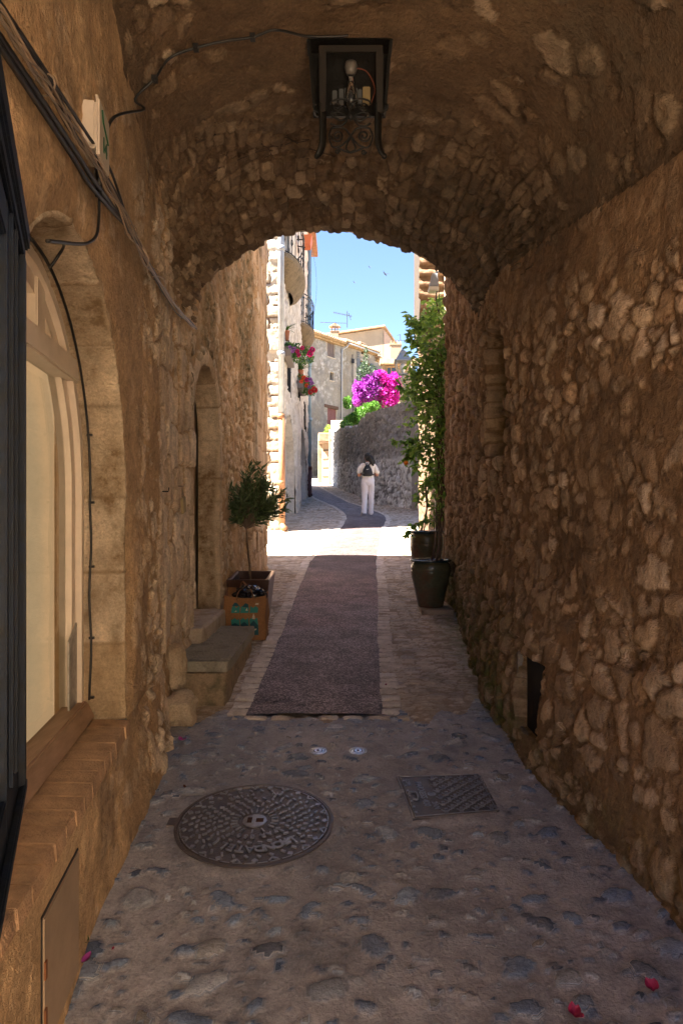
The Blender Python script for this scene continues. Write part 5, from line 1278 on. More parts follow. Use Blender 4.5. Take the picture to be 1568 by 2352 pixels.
def in_w(Y, z):
    r = np.zeros(np.shape(Y), bool)
    for a, b_, c, d in WINS: r |= (Y > a) & (Y < b_) & (z > c) & (z < d)
    return r
def wh_field(s, z):
    h, m, r = rubble(s, z, .32, .20, 101, A=.07, bury=.55, p=2.6, jit=.85, warp=.3, round_=.3, rough=.2)
    q = ss(19.3, 19.5, s)*ss(21.9, 21.7, s)*ss(4.6, 4.2, z)
    h2, m2, r2 = rubble(s, z, .55, .38, 102, A=.06, bury=.2, p=6, jit=.2, warp=.05, round_=.12, rough=.1, brick=True)
    return h*(1-q)+(h2+.08)*q+(fbm(s*.5, z*.5, 3, 103)-.5)*.1, m*(1-q)+m2*q, r, ss(1.2, 0, z-gz(s))
sheet('wall', np.arange(14.95, 29.6, .06), np.arange(.6, 12.5, .06), lambda s, z: (s*0+FX, s, z), wh_field, M_wh, keep=lambda s, z: ~(in_arch(s, z) | in_w(s, z)), parent=wh)
for i, (c, a, zs, rise) in enumerate(ARCH):     # vaulted reveals, pale doors
    n = 40; prof = [(c+a, .6)]+[(c+a*math.cos(PI*k/n), zs+rise*math.sin(PI*k/n)) for k in range(n+1)]+[(c-a, .6)]
    b = MB(); vs = []
    for (Y, z) in prof: vs += [(FX+.05, Y, z), (FX-.16, Y, z)]
    b.add(vs, [(2*k, 2*k+1, 2*k+3, 2*k+2) for k in range(len(prof)-1)])
    me = b.mesh('arch_reveal'); put_sc(me, 1, .5, 0); link('arch_reveal', me, M_wh, wh)
    b = MB(); b.box((FX-.18, c, 2.3), (.04, 2*a+.1, 4.6))
    b.build('garage_door', mat('white_render', (.66, .62, .56), .8, noise=.08, nscale=3) if i == 0 else mat('grey_blue_door', (.20, .22, .24), .6), wh)
M_dark = mat('dark_room', (.02, .022, .025), .3)
M_shut = mat('grey_shutter', (.12, .13, .14), .6)
for i, (a, b_, c, d) in enumerate(WINS):
    f = MB(); t_ = .2
    f.hexa([(FX-t_, a, c), (FX+.02, a, c), (FX+.02, a+.001, c), (FX-t_, a+.001, c), (FX-t_, a, d), (FX+.02, a, d), (FX+.02, a+.001, d), (FX-t_, a+.001, d)])
    f.add([(FX+.03, a, c), (FX-t_, a, c), (FX-t_, b_, c), (FX+.03, b_, c)], [(0, 1, 2, 3)]); f.add([(FX+.03, b_, c), (FX-t_, b_, c), (FX-t_, b_, d), (FX+.03, b_, d)], [(0, 1, 2, 3)]); f.add([(FX+.03, a, d), (FX-t_, a, d), (FX-t_, b_, d), (FX+.03, b_, d)], [(3, 2, 1, 0)])
    f.mi = 1; f.add([(FX-t_, a, c), (FX-t_, b_, c), (FX-t_, b_, d), (FX-t_, a, d)], [(0, 1, 2, 3)])
    w_ = f.build('window', [MATS['white_render'], M_dark], wh)
    if i in (0, 2, 4):
        g = MB()
        for k in range(6): y = a+(b_-a)*(k+.5)/6; g.tube([(FX+.04, y, c), (FX+.04, y, d)], .012, 5)
        g.tube([(FX+.04, a, (c+d)/2), (FX+.04, b_, (c+d)/2)], .012, 5); g.build('window_bars', M_iron, w_)
    g = MB(); g.box((FX-t_+.02, (a+b_)/2, (c+d)/2), (.03, .05, d-c)); g.box((FX-t_+.02, (a+b_)/2, c+.6*(d-c)), (.03, b_-a, .04)); g.build('frame', M_shut, w_)
def qfield(x, z):
    h, m, r = rubble(x, z, .62, .24, 111, A=.075, bury=.12, p=7, jit=.12, warp=.05, round_=.10, rough=.16, brick=True, var=.06)
    return h, m, r, x*0
sheet('end_wall', np.concatenate([np.arange(-7.5, -2.4, .1), np.arange(-2.4, FX+.09, .02)]), np.arange(.6, 12.5, .03), lambda x, z: (x+.015*np.sin(z*26), x*0+14.95, z), qfield, M_quoin, parent=wh, nrm=(0, -1, 0))
b = MB(); b.hexa([(-7.5, 15.0, -1), (FX-.47, 15.0, -1), (FX-.47, 29.5, -1), (-7.5, 29.5, -1), (-7.5, 15.0, 12.5), (FX-.47, 15.0, 12.5), (FX-.47, 29.5, 12.5), (-7.5, 29.5, 12.5)])
b.hexa([(FX-.5, 29.45, -1), (FX+.02, 29.45, -1), (FX+.02, 29.6, -1), (FX-.5, 29.6, -1), (FX-.5, 29.45, 12.5), (FX+.02, 29.45, 12.5), (FX+.02, 29.6, 12.5), (FX-.5, 29.6, 12.5)])
b.hexa([(-8, 29.6, 0), (-2.35, 29.6, 0), (-2.35, 36.3, 0), (-8, 36.3, 0), (-8, 29.6, 11.5), (-2.35, 29.6, 11.5), (-2.35, 36.3, 11.5), (-8, 36.3, 11.5)])  # hidden set-back block added to cast shade on the far lane wall
b.build('masonry', M_block, wh)
b = MB(); b.hexa([(-7.7, 14.7, 12.5), (FX+.35, 14.7, 12.5), (FX+.35, 29.8, 12.5), (-7.7, 29.8, 12.5), (-7.7, 14.7, 12.7), (FX+.35, 14.7, 12.7), (FX+.35, 29.8, 12.7), (-7.7, 29.8, 12.7)]); b.build('roof', MATS['clay_tile'], wh)
# balconies
M_balc = stonemat('balcony_stone', (.15, .11, .07), [(.16, .12, .08), (.22, .17, .11)], blotch=(.10, .08, .05), bl_amt=.8, bl_scale=3, fs=14, bump=.8, moss_shade=(.14, .11, .06), speck=.4)
def balcony(Yc, zc, rx, ry, H=.95):
    b = MB(); n = 22; prof = [(1.0, .0), (1.0, -.10), (.93, -.16), (.75, -.32), (.55, -.42), (.38, -.52)]
    vs = []; 
    for q, dz in prof: vs += [(FX+.0+rx*q*math.sin(PI*k/n), Yc-ry*q*math.cos(PI*k/n), zc+dz) for k in range(n+1)]
    k1 = n+1; fs = [(i*k1+k, i*k1+k+1, (i+1)*k1+k+1, (i+1)*k1+k) for i in range(len(prof)-1) for k in range(n)]
    fs.append(tuple(range(n, -1, -1))); b.add(vs, [f[::-1] for f in fs]); me = b.mesh('balcony'); put_sc(me, 1, .6, .2)
    sl_ = link('balcony', me, M_balc, wh, smooth=True); me.set_sharp_from_angle(angle=R(40))
    g = MB(); q = .94; pt = lambda k, z: (FX+rx*q*math.sin(PI*k), Yc-ry*q*math.cos(PI*k), z)
    for z, r in ((zc+.06, .014), (zc+H, .018), (zc+H-.12, .010)): g.tube([pt(k/24, z) for k in range(25)], r, 5)
    for k in range(17): a = (k+.0)/16; g.tube([pt(a, zc), pt(a, zc+H)], .010, 4)
    for k in range(8):
        a = (k+.5)/8
        for z0, s0 in ((.30, 1), (.62, -1)):
            P = []
            for i in range(16):
                t = i/15; an = t*2.6*PI; rr_ = .11*(1-t*.8); P.append(pt(a+s0*rr_*math.cos(an)/ (PI*max(rx, ry))*1.0, zc+z0+rr_*math.sin(an)*s0))
            g.tube(P, .009, 4)
    g.build('railing', M_iron, sl_)
    return sl_
balcony(17.0, 7.32, .47, 1.7); balcony(23.6, 7.62, .44, 1.5); 
# drainpipes
M_zinc = mat('zinc_pipe', (.36, .39, .42), .45, metal=.3, noise=.2, nscale=6); M_cop = mat('copper_pipe', (.34, .17, .085), .5, metal=.3, noise=.35, nscale=6); M_pblue = mat('blue_grey_pipe', (.22, .33, .42), .5, metal=.1, noise=.2, nscale=5); M_rpipe = mat('rust_red_pipe', (.13, .045, .035), .6, noise=.3)
dp = empty('drainpipe', (-1.30, 15.1, 1.3), label='grey drainpipe with a copper foot at the near corner of the white house', cat='drainpipe')
x = -1.285; y = 14.84; gg = float(gz(15))
b = MB(); b.tube([(x, y, 3.6), (x, y, 12.3)], .066, 12); b.build('pipe', M_zinc, dp, smooth=True)
b = MB(); b.tube([(x+.02, y, gg+.12), (x+.012, y, 3.62)], .072, 12); b.tube([(x+.02, y, gg+.15), (x+.05, y-.04, gg+.05), (x+.11, y-.08, gg+.03)], .07, 10); b.build('foot', M_cop, dp, smooth=True)
for z in (3.62, 4.95, 7.2, 2.2, 9.6): b = MB(); b.tube([(x, y, z-.05), (x, y, z+.05)], .082, 12); b.build('collar', M_zinc if z > 4 else M_cop, dp, smooth=True)
dp = empty('drainpipe', (-1.27, 26.6, 2.1), label='blue-grey drainpipe with a rust-red foot far down the white facade', cat='drainpipe')
x = -1.25; y = 27.2; gg = float(gz(27.2))
b = MB(); b.tube([(x, y, 3.25), (x, y, 12.3)], .075, 10); b.build('pipe', M_pblue, dp, smooth=True)
b = MB(); b.tube([(x, y, 3.25), (x, y, gg+.15), (x+.05, y-.05, gg+.07)], .095, 10); b.build('foot', M_rpipe, dp, smooth=True)
for z in (3.3, 5.2, 7.4): b = MB(); b.tube([(x, y, z-.06), (x, y, z+.06)], .11, 10); b.build('collar', M_pblue if z > 4 else M_rpipe, dp, smooth=True)
# flower boxes
M_leaf = leafmat('garden_leaf', (.05, .13, .03), (.14, .26, .06), .35, .45)
def cloud_leaves(name, blobs, n, size, m, parent, seed, flat=0, wd=.5, up=None, **k):
    rg = np.random.default_rng(seed); P = []; D = []
    w = np.array([bb[1]*bb[2]*bb[3] for bb in blobs])**.67; w = w/w.sum()
    for i in rg.choice(len(blobs), n, p=w):
        c, rx, ry, rz = blobs[i]; d = rg.normal(size=3); d /= np.linalg.norm(d); q = rg.uniform(.55, 1.02)**.6
        P.append((c[0]+d[0]*rx*q, c[1]+d[1]*ry*q, c[2]+d[2]*rz*q)); D.append(d+rg.normal(size=3)*.7)
    return link(name, leaf_mesh(name, P, D, size, size*wd, seed=seed, up=up), m, parent, **k)
def rblobs(c, r, n, seed, k=.45):
    rr = random.Random(seed); out = []
    for i in range(n):
        d = Vector((rr.gauss(0, 1), rr.gauss(0, 1), rr.gauss(0, 1))).normalized()*rr.uniform(.3, .85); s = rr.uniform(.7, 1.2)*k
        out.append(((c[0]+d.x*r[0], c[1]+d.y*r[1], c[2]+d.z*r[2]), r[0]*s, r[1]*s, r[2]*s))
    return out
M_gred = mat('geranium_red', (.55, .02, .03), .6); M_gor = mat('geranium_orange', (.75, .12, .03), .6); M_gvi = mat('petunia_violet', (.40, .16, .50), .6); M_gma = mat('geranium_magenta', (.55, .01, .18), .6)
def flowerhead(c, r, m, par, seed=0):
    rg = np.random.default_rng(seed); d = rg.normal(size=(130, 3)); d /= np.linalg.norm(d, axis=1)[:, None]
    return link('blossom', leaf_mesh('blossom', np.array(c)+d*r*.5, d, r*.55, r*.5, seed=seed+991), m, par)
def flowerbox(px, py, Y, w, label, heads, seed, pw=.16):
    p = at(px, py, Y); t = empty('flower_box', p, label=label, cat='flower box')
    b = MB(); b.box((FX+.14, Y, p.z), (pw, w, .20)); b.box((FX+.14, Y, p.z+.11), (pw+.03, w+.03, .03)); b.build('box', mat('grey_brown_box', (.22, .19, .17), .7), t, bevel=.01)
    cloud_leaves('foliage', rblobs((FX+.20, Y, p.z+.18), (.20, w*.55, .18), 9, seed, .5), 700, .07, M_leaf, t, seed)
    for i, (hx, hy, r, m) in enumerate(heads): flowerhead(at(hx, hy, Y-w*.72), r*.95, m, t, i)
    return t
flowerbox(664, 822, 16.3, 1.3, 'window box with pink and magenta flowers below the near balcony', [(676, 800, .045, M_gvi), (672, 806, .045, M_gvi), (683, 806, .05, M_gma), (694, 799, .05, M_gma), (686, 815, .05, M_gma), (717, 803, .07, M_gma), (712, 812, .075, M_gma), (666, 797, .04, M_gvi)], 3)
cloud_leaves('trailing_foliage', [(tuple(at(690, 815, 16.1)), .22, .4, .16), (tuple(at(702, 822, 16.1)), .16, .3, .12), (tuple(at(706, 808, 16.1)), .1, .2, .1)], 420, .07, M_leaf, [o for o in bpy.data.objects if o.name.startswith('flower_box')][-1], 6)
fb = flowerbox(697, 893, 21.3, 1.5, 'window box with red orange and lilac flowers below the far balcony', [(698, 867, .07, M_gor), (692, 876, .06, M_gor), (704, 872, .07, M_gma), (712, 872, .07, M_gvi), (716, 880, .07, M_gvi), (722, 895, .10, M_gred), (704, 885, .06, M_gor), (709, 889, .05, M_gvi), (713, 900, .08, M_gred)], 5)
cloud_leaves('trailing_foliage', [(tuple(at(702, 885, 21.1)), .20, .5, .22), (tuple(at(712, 896, 21.1)), .16, .3, .14)], 420, .08, M_leaf, fb, 7)
def spiky(c, n, L, m, label, seed, name='yucca'):
    rg = np.random.default_rng(seed); t = empty(name, c, label=label, cat='potted plant')
    b = MB()
    for i in range(n):
        a = rg.uniform(0, 6.28); e = rg.uniform(.2, 1.3); d = Vector((math.cos(a)*math.cos(e), math.sin(a)*math.cos(e), math.sin(e))); l = L*rg.uniform(.7, 1.1)
        s = Vector((-math.sin(a), math.cos(a), 0))*.018; pts = [Vector(c)+d*l*q+Vector((0, 0, -.35*l*q*q)) for q in np.linspace(0, 1, 6)]
        vs = []
        for q, p in zip(np.linspace(0, 1, 6), pts): vs += [p-s*(1-q**2), p+s*(1-q**2)]
        b.add(vs, [(2*k, 2*k+1, 2*k+3, 2*k+2) for k in range(5)])
    me = b.mesh('leaves'); put_sc(me, 1, .4, .4); link('leaves', me, m, t)
    b = MB(); b.lathe((c[0], c[1], c[2]-.22), [(.07, 0), (.09, .18), (.10, .22)], 12); b.build('pot', mat('terracotta', (.42, .15, .07), .8, noise=.2), t)
spiky(at(690, 850, 21.0), 46, .62, M_leaf, 'spiky green potted plant on the white facade between the two balconies', 3)
spiky(at(656, 760, 16.2), 22, .42, M_leaf, 'small spiky plant by the window under the near balcony', 4)
fp = empty('window_planter', at(705, 556, 21), label='orange terracotta planter hung on the white house at the top edge of the arch', cat='planter')
b = MB(); c = at(705, 556, 20.5); b.hexa([c+Vector((-.10, -.2, -.14)), c+Vector((.10, -.2, -.14)), c+Vector((.10, .25, -.14)), c+Vector((-.10, .25, -.14)), c+Vector((-.15, -.28, .12)), c+Vector((.15, -.28, .12)), c+Vector((.15, .32, .12)), c+Vector((-.15, .32, .12))]); b.build('pot', mat('orange_pot', (.55, .14, .05), .6), fp)
b = MB(); b.tube([(FX, 20.5, c.z-.1), c+Vector((-.05, 0, -.15))], .02, 5); b.tube([(FX, 20.3, c.z+.0), c+Vector((-.1, -.2, .0))], .02, 5); b.build('bracket', M_iron, fp)
b = MB(); b.tube(spline([at(712, 560, 27), at(724, 610, 27), at(726, 680, 27), at(716, 745, 27), at(708, 760, 27)], 8), .010, 4); b.tube([at(711, 570, 27), at(712, 745, 27)], .008, 4)
tag(b.build('wire', M_pblue, None), 'thin loose wire curving against the sky beside the white house', 'wire')
# ================================================================ right side of the lane
rb = empty('brick_house', (2.5, 10, .7), label='brown stone and tile-coursed house right of the lane behind the climber', cat='house')
def rfield2(s, z):
    w = ss(3.0, 4.4, z)
    h, m, r = rubble(s, z, .14, .12, 121, A=.045, bury=.5, round_=.3, rough=.2)
    h2, m2, r2 = rubble(s, z, .40, .12, 122, A=.055, bury=.2, p=5, jit=.35, warp=.1, round_=.15, rough=.15, brick=True)
    return h*(1-w)+h2*w, m*(1-w)+m2*w, r, s*0
M_rbrick = stonemat('tile_courses', (.13, .08, .045), [(.17, .10, .06), (.23, .15, .095), (.19, .11, .065)], fs=14, bump=.8, speck=.28, blotch=(.09, .06, .04), bl_amt=.5, bl_scale=1.5)
sheet('wall', np.arange(9.05, 12.62, .03), np.arange(.4, 7.4, .03), lambda s, z: (1.42-.10*ss(4.2, 5.6, z)*0+s*0, s, z), rfield2, M_rbrick, parent=rb, flip=True)
sheet('end_wall', np.arange(1.40, 5, .05), np.arange(.4, 7.4, .05), lambda x, z: (x, x*0+12.6, z), rfield2, M_rbrick, parent=rb, flip=True)
b = MB(); b.hexa([(1.50, 9.08, -1), (5, 9.08, -1), (5, 12.56, -1), (1.50, 12.56, -1), (1.50, 9.08, 7.4), (5, 9.08, 7.4), (5, 12.56, 7.4), (1.50, 12.56, 7.4)]); b.hexa([(1.52, 7.2, -1), (5, 7.2, -1), (5, 9.1, -1), (1.52, 9.1, -1), (1.52, 7.2, 6), (5, 7.2, 6), (5, 9.1, 6), (1.52, 9.1, 6)])
b.build('masonry', M_block, rb)
def jet(x, z):
    k = np.floor(z/.145); zf = z/.145-k; p_ = ss(.0, .12, zf)*ss(.62, .5, zf)
    return p_*(.020+.02*_hash(k, k*0, 7))+(fbm(x*9, z*9, 3, 9)-.5)*.04, p_, _hash(k, np.floor(x/.19+k*.5), 8), x*0
sheet('upper_storey', np.arange(1.0, 1.6, .02), np.arange(3.9, 7.4, .02), lambda x, z: (x-.05*ss(6.2, 6.6, z)+.03*_hash(np.floor(z/.145), x*0, 4), x*0+9.05, z), jet, M_rbrick, parent=rb, nrm=(0, -1, 0))
b = MB(); b.hexa([(1.03, 9.08, 4.0), (1.6, 9.08, 4.0), (1.6, 12.5, 4.6), (1.30, 12.5, 4.6), (1.03, 9.08, 7.4), (1.6, 9.08, 7.4), (1.6, 12.5, 7.4), (1.30, 12.5, 7.4)]); b.build('jetty', mat('brown_masonry', (.05, .033, .022), .9, noise=.4, nscale=7, bump=.6), rb)
b = MB(); b.box((1.36, 8.38, 2.6), (.06, 1.35, 5.2)); rd = b.build('door', mat('beige_shutter', (.50, .40, .30), .7, noise=.08, nscale=3), rb)
b = MB(); b.box((1.28, 7.74, 2.2), (.14, .07, 3.4)); b.box((1.28, 9.02, 2.2), (.14, .07, 3.4)); b.build('door_frame', mat('beige_shutter2', (.46, .36, .27), .7, noise=.1, nscale=3), rd)
b = MB(); b.box((1.325, 8.0, 1.75), (.03, .05, .14)); b.build('handle', M_iron, rd)
eb = empty('wall_lamp', (1.1, 8.3, 4.3), label='grey-white wall floodlight with tangled cables high beside the climber', cat='wall lamp')
c = at(996, 648, 8.0)
b = MB(); b.hexa([c+Vector((-.055, -.06, -.06)), c+Vector((.05, -.06, -.06)), c+Vector((.05, .08, -.06)), c+Vector((-.055, .08, -.06)), c+Vector((-.02, -.03, .10)), c+Vector((.04, -.03, .10)), c+Vector((.04, .05, .10)), c+Vector((-.02, .05, .10))]); b.build('housing', mat('blue_grey_housing', (.24, .26, .29), .45), eb, bevel=.006)
b = MB(); b.box(c+Vector((-.005, .01, -.085)), (.11, .14, .045)); b.build('diffuser', mat('white_diffuser', (.7, .68, .62), .4), eb, bevel=.006)
b = MB(); rr = random.Random(4)
for k in range(5): b.tube(spline([c+Vector((.05, 0, -.06)), c+Vector((.04+rr.uniform(-.03, .03), rr.uniform(-.04, .04), -.16)), c+Vector((.05+rr.uniform(-.03, .03), 0, -.27)), c+Vector((.06, 0, -.36))], 6), .006, 4)
b.tube([c+Vector((.03, 0, .08)), c+Vector((.04, 0, .45))], .010, 5); b.tube([c+Vector((.0, 0, .10)), c+Vector((.17, -.1, .14))], .008, 5); b.build('cables', M_black, eb, smooth=True)
# ---- lane wall
lw_ = empty('lane_wall', (1, 30, 2), label='tall grey rubble wall curving along the right side of the lane', cat='wall')
LPT = [(2.75, 18.5), (2.40, 20.2), (2.05, 21.6), (1.55, 22.6), (1.03, 24.0), (.85, 26.5), (.62, 29.5), (.16, 32.7), (-.325, 37.2), (-.62, 39.5)]
LTOP = [5.1, 5.1, 5.02, 5.0, 5.0, 5.1, 5.2, 5.45, 5.85, 5.9]
LPS = spline([(x, y, z) for (x, y), z in zip(LPT, LTOP)], 10); LS = np.concatenate([[0], np.cumsum([(LPS[i+1].xy-LPS[i].xy).length for i in range(len(LPS)-1)])])
def lwall_pos(s, z):
    X = np.interp(s, LS, [p.x for p in LPS]); Y = np.interp(s, LS, [p.y for p in LPS]); T_ = np.interp(s, LS, [p.z for p in LPS])
    g = gz(Y)-.1; top = T_+.16*(fbm(s*1.2, s*0, 3, 131)-.5)*2+.05*(fbm(s*6, s*0, 2, 132)-.5)
    return X, Y, g+(top-g)*z
def lwall_field(s, z):
    zz = z*3.2
    h, m, r = rubble(s, zz, .24, .18, 133, A=.10, bury=.38, round_=.3, rough=.2, var=.4)
    d = ss(.40, .62, z+.25*(fbm(s*.8, zz*.8, 3, 134)-.5))
    return h, m*(1-.55*d), r, d
M_lane = stonemat('grey_lane_stone', (.24, .22, .21), [(.60, .60, .60), (.78, .78, .78), (.68, .66, .64)], mortar2=(.17, .16, .155), blotch=(.58, .56, .53), bl_amt=.3, bl_scale=1.5, fs=9, bump=.9, moss_shade=(.24, .23, .225), speck=.45)
sheet('wall', np.arange(0, LS[-1], .055), np.linspace(0, 1, 62), lwall_pos, lwall_field, M_lane, parent=lw_, flip=True)
b = MB(); rr = random.Random(6)
nS = 70
for i in range(nS):
    s0, s1 = LS[-1]*i/nS, LS[-1]*(i+1)/nS
    a = [float(v) for v in lwall_pos(np.array(s0), np.array(1.0))]; c = [float(v) for v in lwall_pos(np.array(s1), np.array(1.0))]
    d = (Vector(c)-Vector(a)); nn = Vector((d.y, -d.x, 0)).normalized(); hh = rr.uniform(.02, .09)
    A0, C0 = Vector(a)-nn*.06, Vector(c)-nn*.06
    b.hexa([A0-Vector((0, 0, .15)), C0-Vector((0, 0, .15)), C0+nn*.5-Vector((0, 0, .15)), A0+nn*.5-Vector((0, 0, .15)), A0+Vector((0, 0, hh)), C0+Vector((0, 0, hh*.8)), C0+nn*.5+Vector((0, 0, hh)), A0+nn*.5+Vector((0, 0, hh))])
b.build('coping', mat('grey_coping', (.34, .32, .30), .9, noise=.4, nscale=6, bump=.6, bscale=20), lw_, bevel=.02)
b = MB(); g0 = float(gz(21.0)); b.hexa([(2.10, 21.05, g0-.1), (2.44, 19.75, g0-.1), (2.55, 19.9, g0-.1), (2.3, 21.2, g0-.1), (2.12, 21.05, g0+2.0), (2.44, 19.75, g0+2.0), (2.55, 19.9, g0+2.0), (2.3, 21.2, g0+2.0)])
b.build('plastered_buttress', mat('grey_plaster', (.30, .28, .27), .9, noise=.2, nscale=4, bump=.4), lw_, bevel=.03)
# gate pillar and door further up
gp = empty('gateway', (-.7, 40, 3.2), label='warm stone gateway with a pale wooden door at the end of the lane wall', cat='gateway')
g0 = float(gz(39.5))
def sandbox(name, c, d, m, par, rz=0, seed=1):
    x, y, z = c; w, dd, h = d
    return slab(name, x-w/2, x+w/2, y-dd/2, y+dd/2, z, z+h, m, par, seed, A=.02, n=.12)
sandbox('pillar', (-.52, 39.0, g0-.1), (.36, .6, 3.1), M_ochre, gp, seed=2)
sandbox('pillar', (-1.22, 40.8, g0-.1), (.30, .5, 3.0), M_ochre, gp, seed=3)
sandbox('lintel', (-.80, 39.8, g0+2.35), (1.0, 1.6, .5), M_ochre, gp, seed=4)
sandbox('finial_block', (-.22, 38.4, 5.75), (.70, .7, .85), M_quoin, gp, seed=5)
b = MB(); b.box((-.85, 39.95, g0+1.2), (.62, .08, 2.4), Matrix.Rotation(-.6, 3, 'Z')); gd = b.build('gate_door', mat('pale_wood_door', (.46, .33, .20), .7, noise=.2, nscale=5), gp)
for k in range(4):
    b = MB(); b.box((-.85, 39.9, g0+.45+.5*k), (.55, .06, .08), Matrix.Rotation(-.6, 3, 'Z')); b.build('door_rail', mat('dark_wood', (.10, .06, .035), .7), gd)
# back wall closing the bend
ew = empty('end_wall', (-2.5, 52, 4.4), label='dark mossy rubble wall closing the bend of the lane', cat='wall')
sheet('wall', np.arange(-14, 4, .12), np.linspace(0, 1, 50), lambda x, z: (x, 53+.15*x+z*0, float(gz(50))-.2+3.6*z), lambda x, z: (*rubble(x, z*3.6, .35, .25, 141, A=.12, bury=.4), z*.8), stonemat('far_wall_stone', (.24, .19, .15), [(.40, .35, .30), (.55, .50, .44)], fs=5, bump=.8, moss_shade=(.12, .10, .08), speck=.35), parent=ew, flip=True)
# terrace behind the lane wall
b = MB(); b.add([(2.6, 19, 4.7), (30, 19, 4.7), (30, 70, 7.5), (-.2, 70, 7.5), (-.45, 40, 5.4), (.1, 35, 5.2), (.9, 29, 4.9), (1.3, 24, 4.7)], [(0, 1, 2, 3, 4, 5, 6, 7)])
link('garden_terrace', b.mesh('garden_terrace'), MG, None, kind='structure')
# ---- street lamp
sl2 = empty('street_lamp', at(925, 860, 22), label='grey four-sided street lantern on a scrolled bracket left of the climber', cat='street lamp')
M_lg = mat('lamp_grey', (.22, .25, .28), .45, metal=.3)
c = at(925, 835, 22)
def frus(b, z0, r0, z1, r1):
    P = [Vector((sx*r0, sy*r0, z0)) for sx, sy in ((-1, -1), (1, -1), (1, 1), (-1, 1))]+[Vector((sx*r1, sy*r1, z1)) for sx, sy in ((-1, -1), (1, -1), (1, 1), (-1, 1))]
    return b.hexa([c+p for p in P])
b = MB(); frus(b, .06, .27, .10, .27); frus(b, .102, .235, .30, .13); frus(b, .302, .10, .36, .11); b.lathe(c+Vector((0, 0, .36)), [(.11, 0), (.08, .05), (.03, .08), (.02, .12), (0, .13)], 14); b.build('roof', M_lg, sl2)
b = MB()
for sx, sy in ((-1, -1), (1, -1), (1, 1), (-1, 1)): b.tube(spline([c+Vector((sx*.22, sy*.22, .06)), c+Vector((sx*.21, sy*.21, -.12)), c+Vector((sx*.13, sy*.13, -.32))], 5), .016, 5)
frus(b, -.36, .13, -.32, .14); b.build('frame', M_lg, sl2)
b = MB(); b.lathe(c+Vector((0, 0, -.30)), [(.05, 0), (.055, .06), (.10, .16), (.10, .26), (.04, .32)], 14); b.build('bulb', mat('milk_glass', (.6, .6, .58), .3), sl2, smooth=True)
b = MB(); q = c+Vector((0, 0, -.36)); b.tube(spline([q, q+Vector((0, 0, -.10)), q+Vector((.05, .0, -.3)), q+Vector((.35, .1, -.45)), q+Vector((1.0, .2, -.40)), q+Vector((2.35, .3, -.45))], 8), .022, 6)
b.tube(spline([q+Vector((-.14, 0, -.02)), q+Vector((-.02, 0, -.2)), q+Vector((.12, 0, -.02))], 6), .014, 5); b.build('bracket', M_iron if False else M_lg, sl2, smooth=True)
hb = empty('terrace_house', (6, 24, 4.7), label='plastered house on the terrace right of the street lantern', cat='house')
b = MB(); b.hexa([(3.9, 20.5, 4), (9, 20.5, 4), (9, 27, 4), (3.9, 27, 4), (3.9, 20.5, 8.6), (9, 20.5, 8.6), (9, 27, 8.6), (3.9, 27, 8.6)]); b.build('wall', mat('peach_render', (.55, .42, .30), .9, noise=.2, nscale=2, bump=.3), hb)
b = MB(); b.hexa([(3.6, 20.2, 8.6), (9, 20.2, 9.6), (9, 27.3, 9.6), (3.6, 27.3, 8.6), (3.6, 20.2, 8.75), (9, 20.2, 9.75), (9, 27.3, 9.75), (3.6, 27.3, 8.75)]); b.build('roof', MATS['clay_tile'], hb)
# ================================================================ farmhouse at the end
fh = empty('farmhouse', (1, 52, 4.5), label='old rendered farmhouse with patchy walls and tiled eaves closing the view', cat='house')
M_fh = stonemat('patchy_render', (.27, .235, .185), [(.42, .40, .37), (.50, .48, .45), (.34, .31, .27)], mortar2=(.33, .315, .29), blotch=(.14, .145, .155), bl_amt=.55, bl_scale=.55, fs=4.5, bump=.5, moss_shade=(.15, .15, .145), speck=.22)
A_ = Vector((-2.6, 45.5)); B_ = Vector((4.9, 56.0)); dF = (B_-A_).normalized(); nF = Vector((dF.y, -dF.x)); LFl = (B_-A_).length
def FP(s, z, off=0): p = A_+dF*s+nF*off; return Vector((p.x, p.y, z))
def onF(px, py, off=0.0):
    a, bb = ray(px, py)   # a*Y = x ; point on line A + dF s
    Y = (A_.x+dF.x/dF.y*0-(A_.y)*dF.x/dF.y)/(a-dF.x/dF.y); x_ = a*Y; s = (Y-A_.y)/dF.y
    return s, CAMZ+bb*Y
ET = onF(800, 795)[1]
def f_field(s, z):
    h, m, r = rubble(s, z, .40, .30, 151, A=.05, bury=.85, round_=.35, rough=.3)
    pt = ss(.45, .6, fbm(s*.35, z*.35, 3, 152))
    return h+(fbm(s*.7, z*.7, 3, 153)-.5)*.08, m*pt, r, ss(.5, .64, fbm(s*.5+3, z*.35, 4, 154)+.03*(9-z))*.8
FW = []
for (pa, pb, pc, pd) in ((750, 768, 770, 820), (757, 766, 855, 874), (750, 772, 936, 977), (828, 838, 788, 815), (826, 848, 830, 880)):
    s0, zt0 = onF(pa, pc); s1, _ = onF(pb, pc); sm, zb0 = onF((pa+pb)/2, pd); FW.append((s0, s1, zb0, onF((pa+pb)/2, pc)[1]))
def inF(s, z):
    r = np.zeros(s.shape, bool)
    for a, b_, c, d in FW: r |= (s > a) & (s < b_) & (z > c) & (z < d)
    return r
s_split = onF(785, 780)[0]
sheet('wall', np.arange(-3, LFl+1.0, .08), np.arange(3.5, ET, .08), lambda s, z: (A_.x+dF.x*s, A_.y+dF.y*s, z), f_field, M_fh, keep=lambda s, z: ~inF(s, z), parent=fh, flip=False, nrm=(nF.x, nF.y, 0))
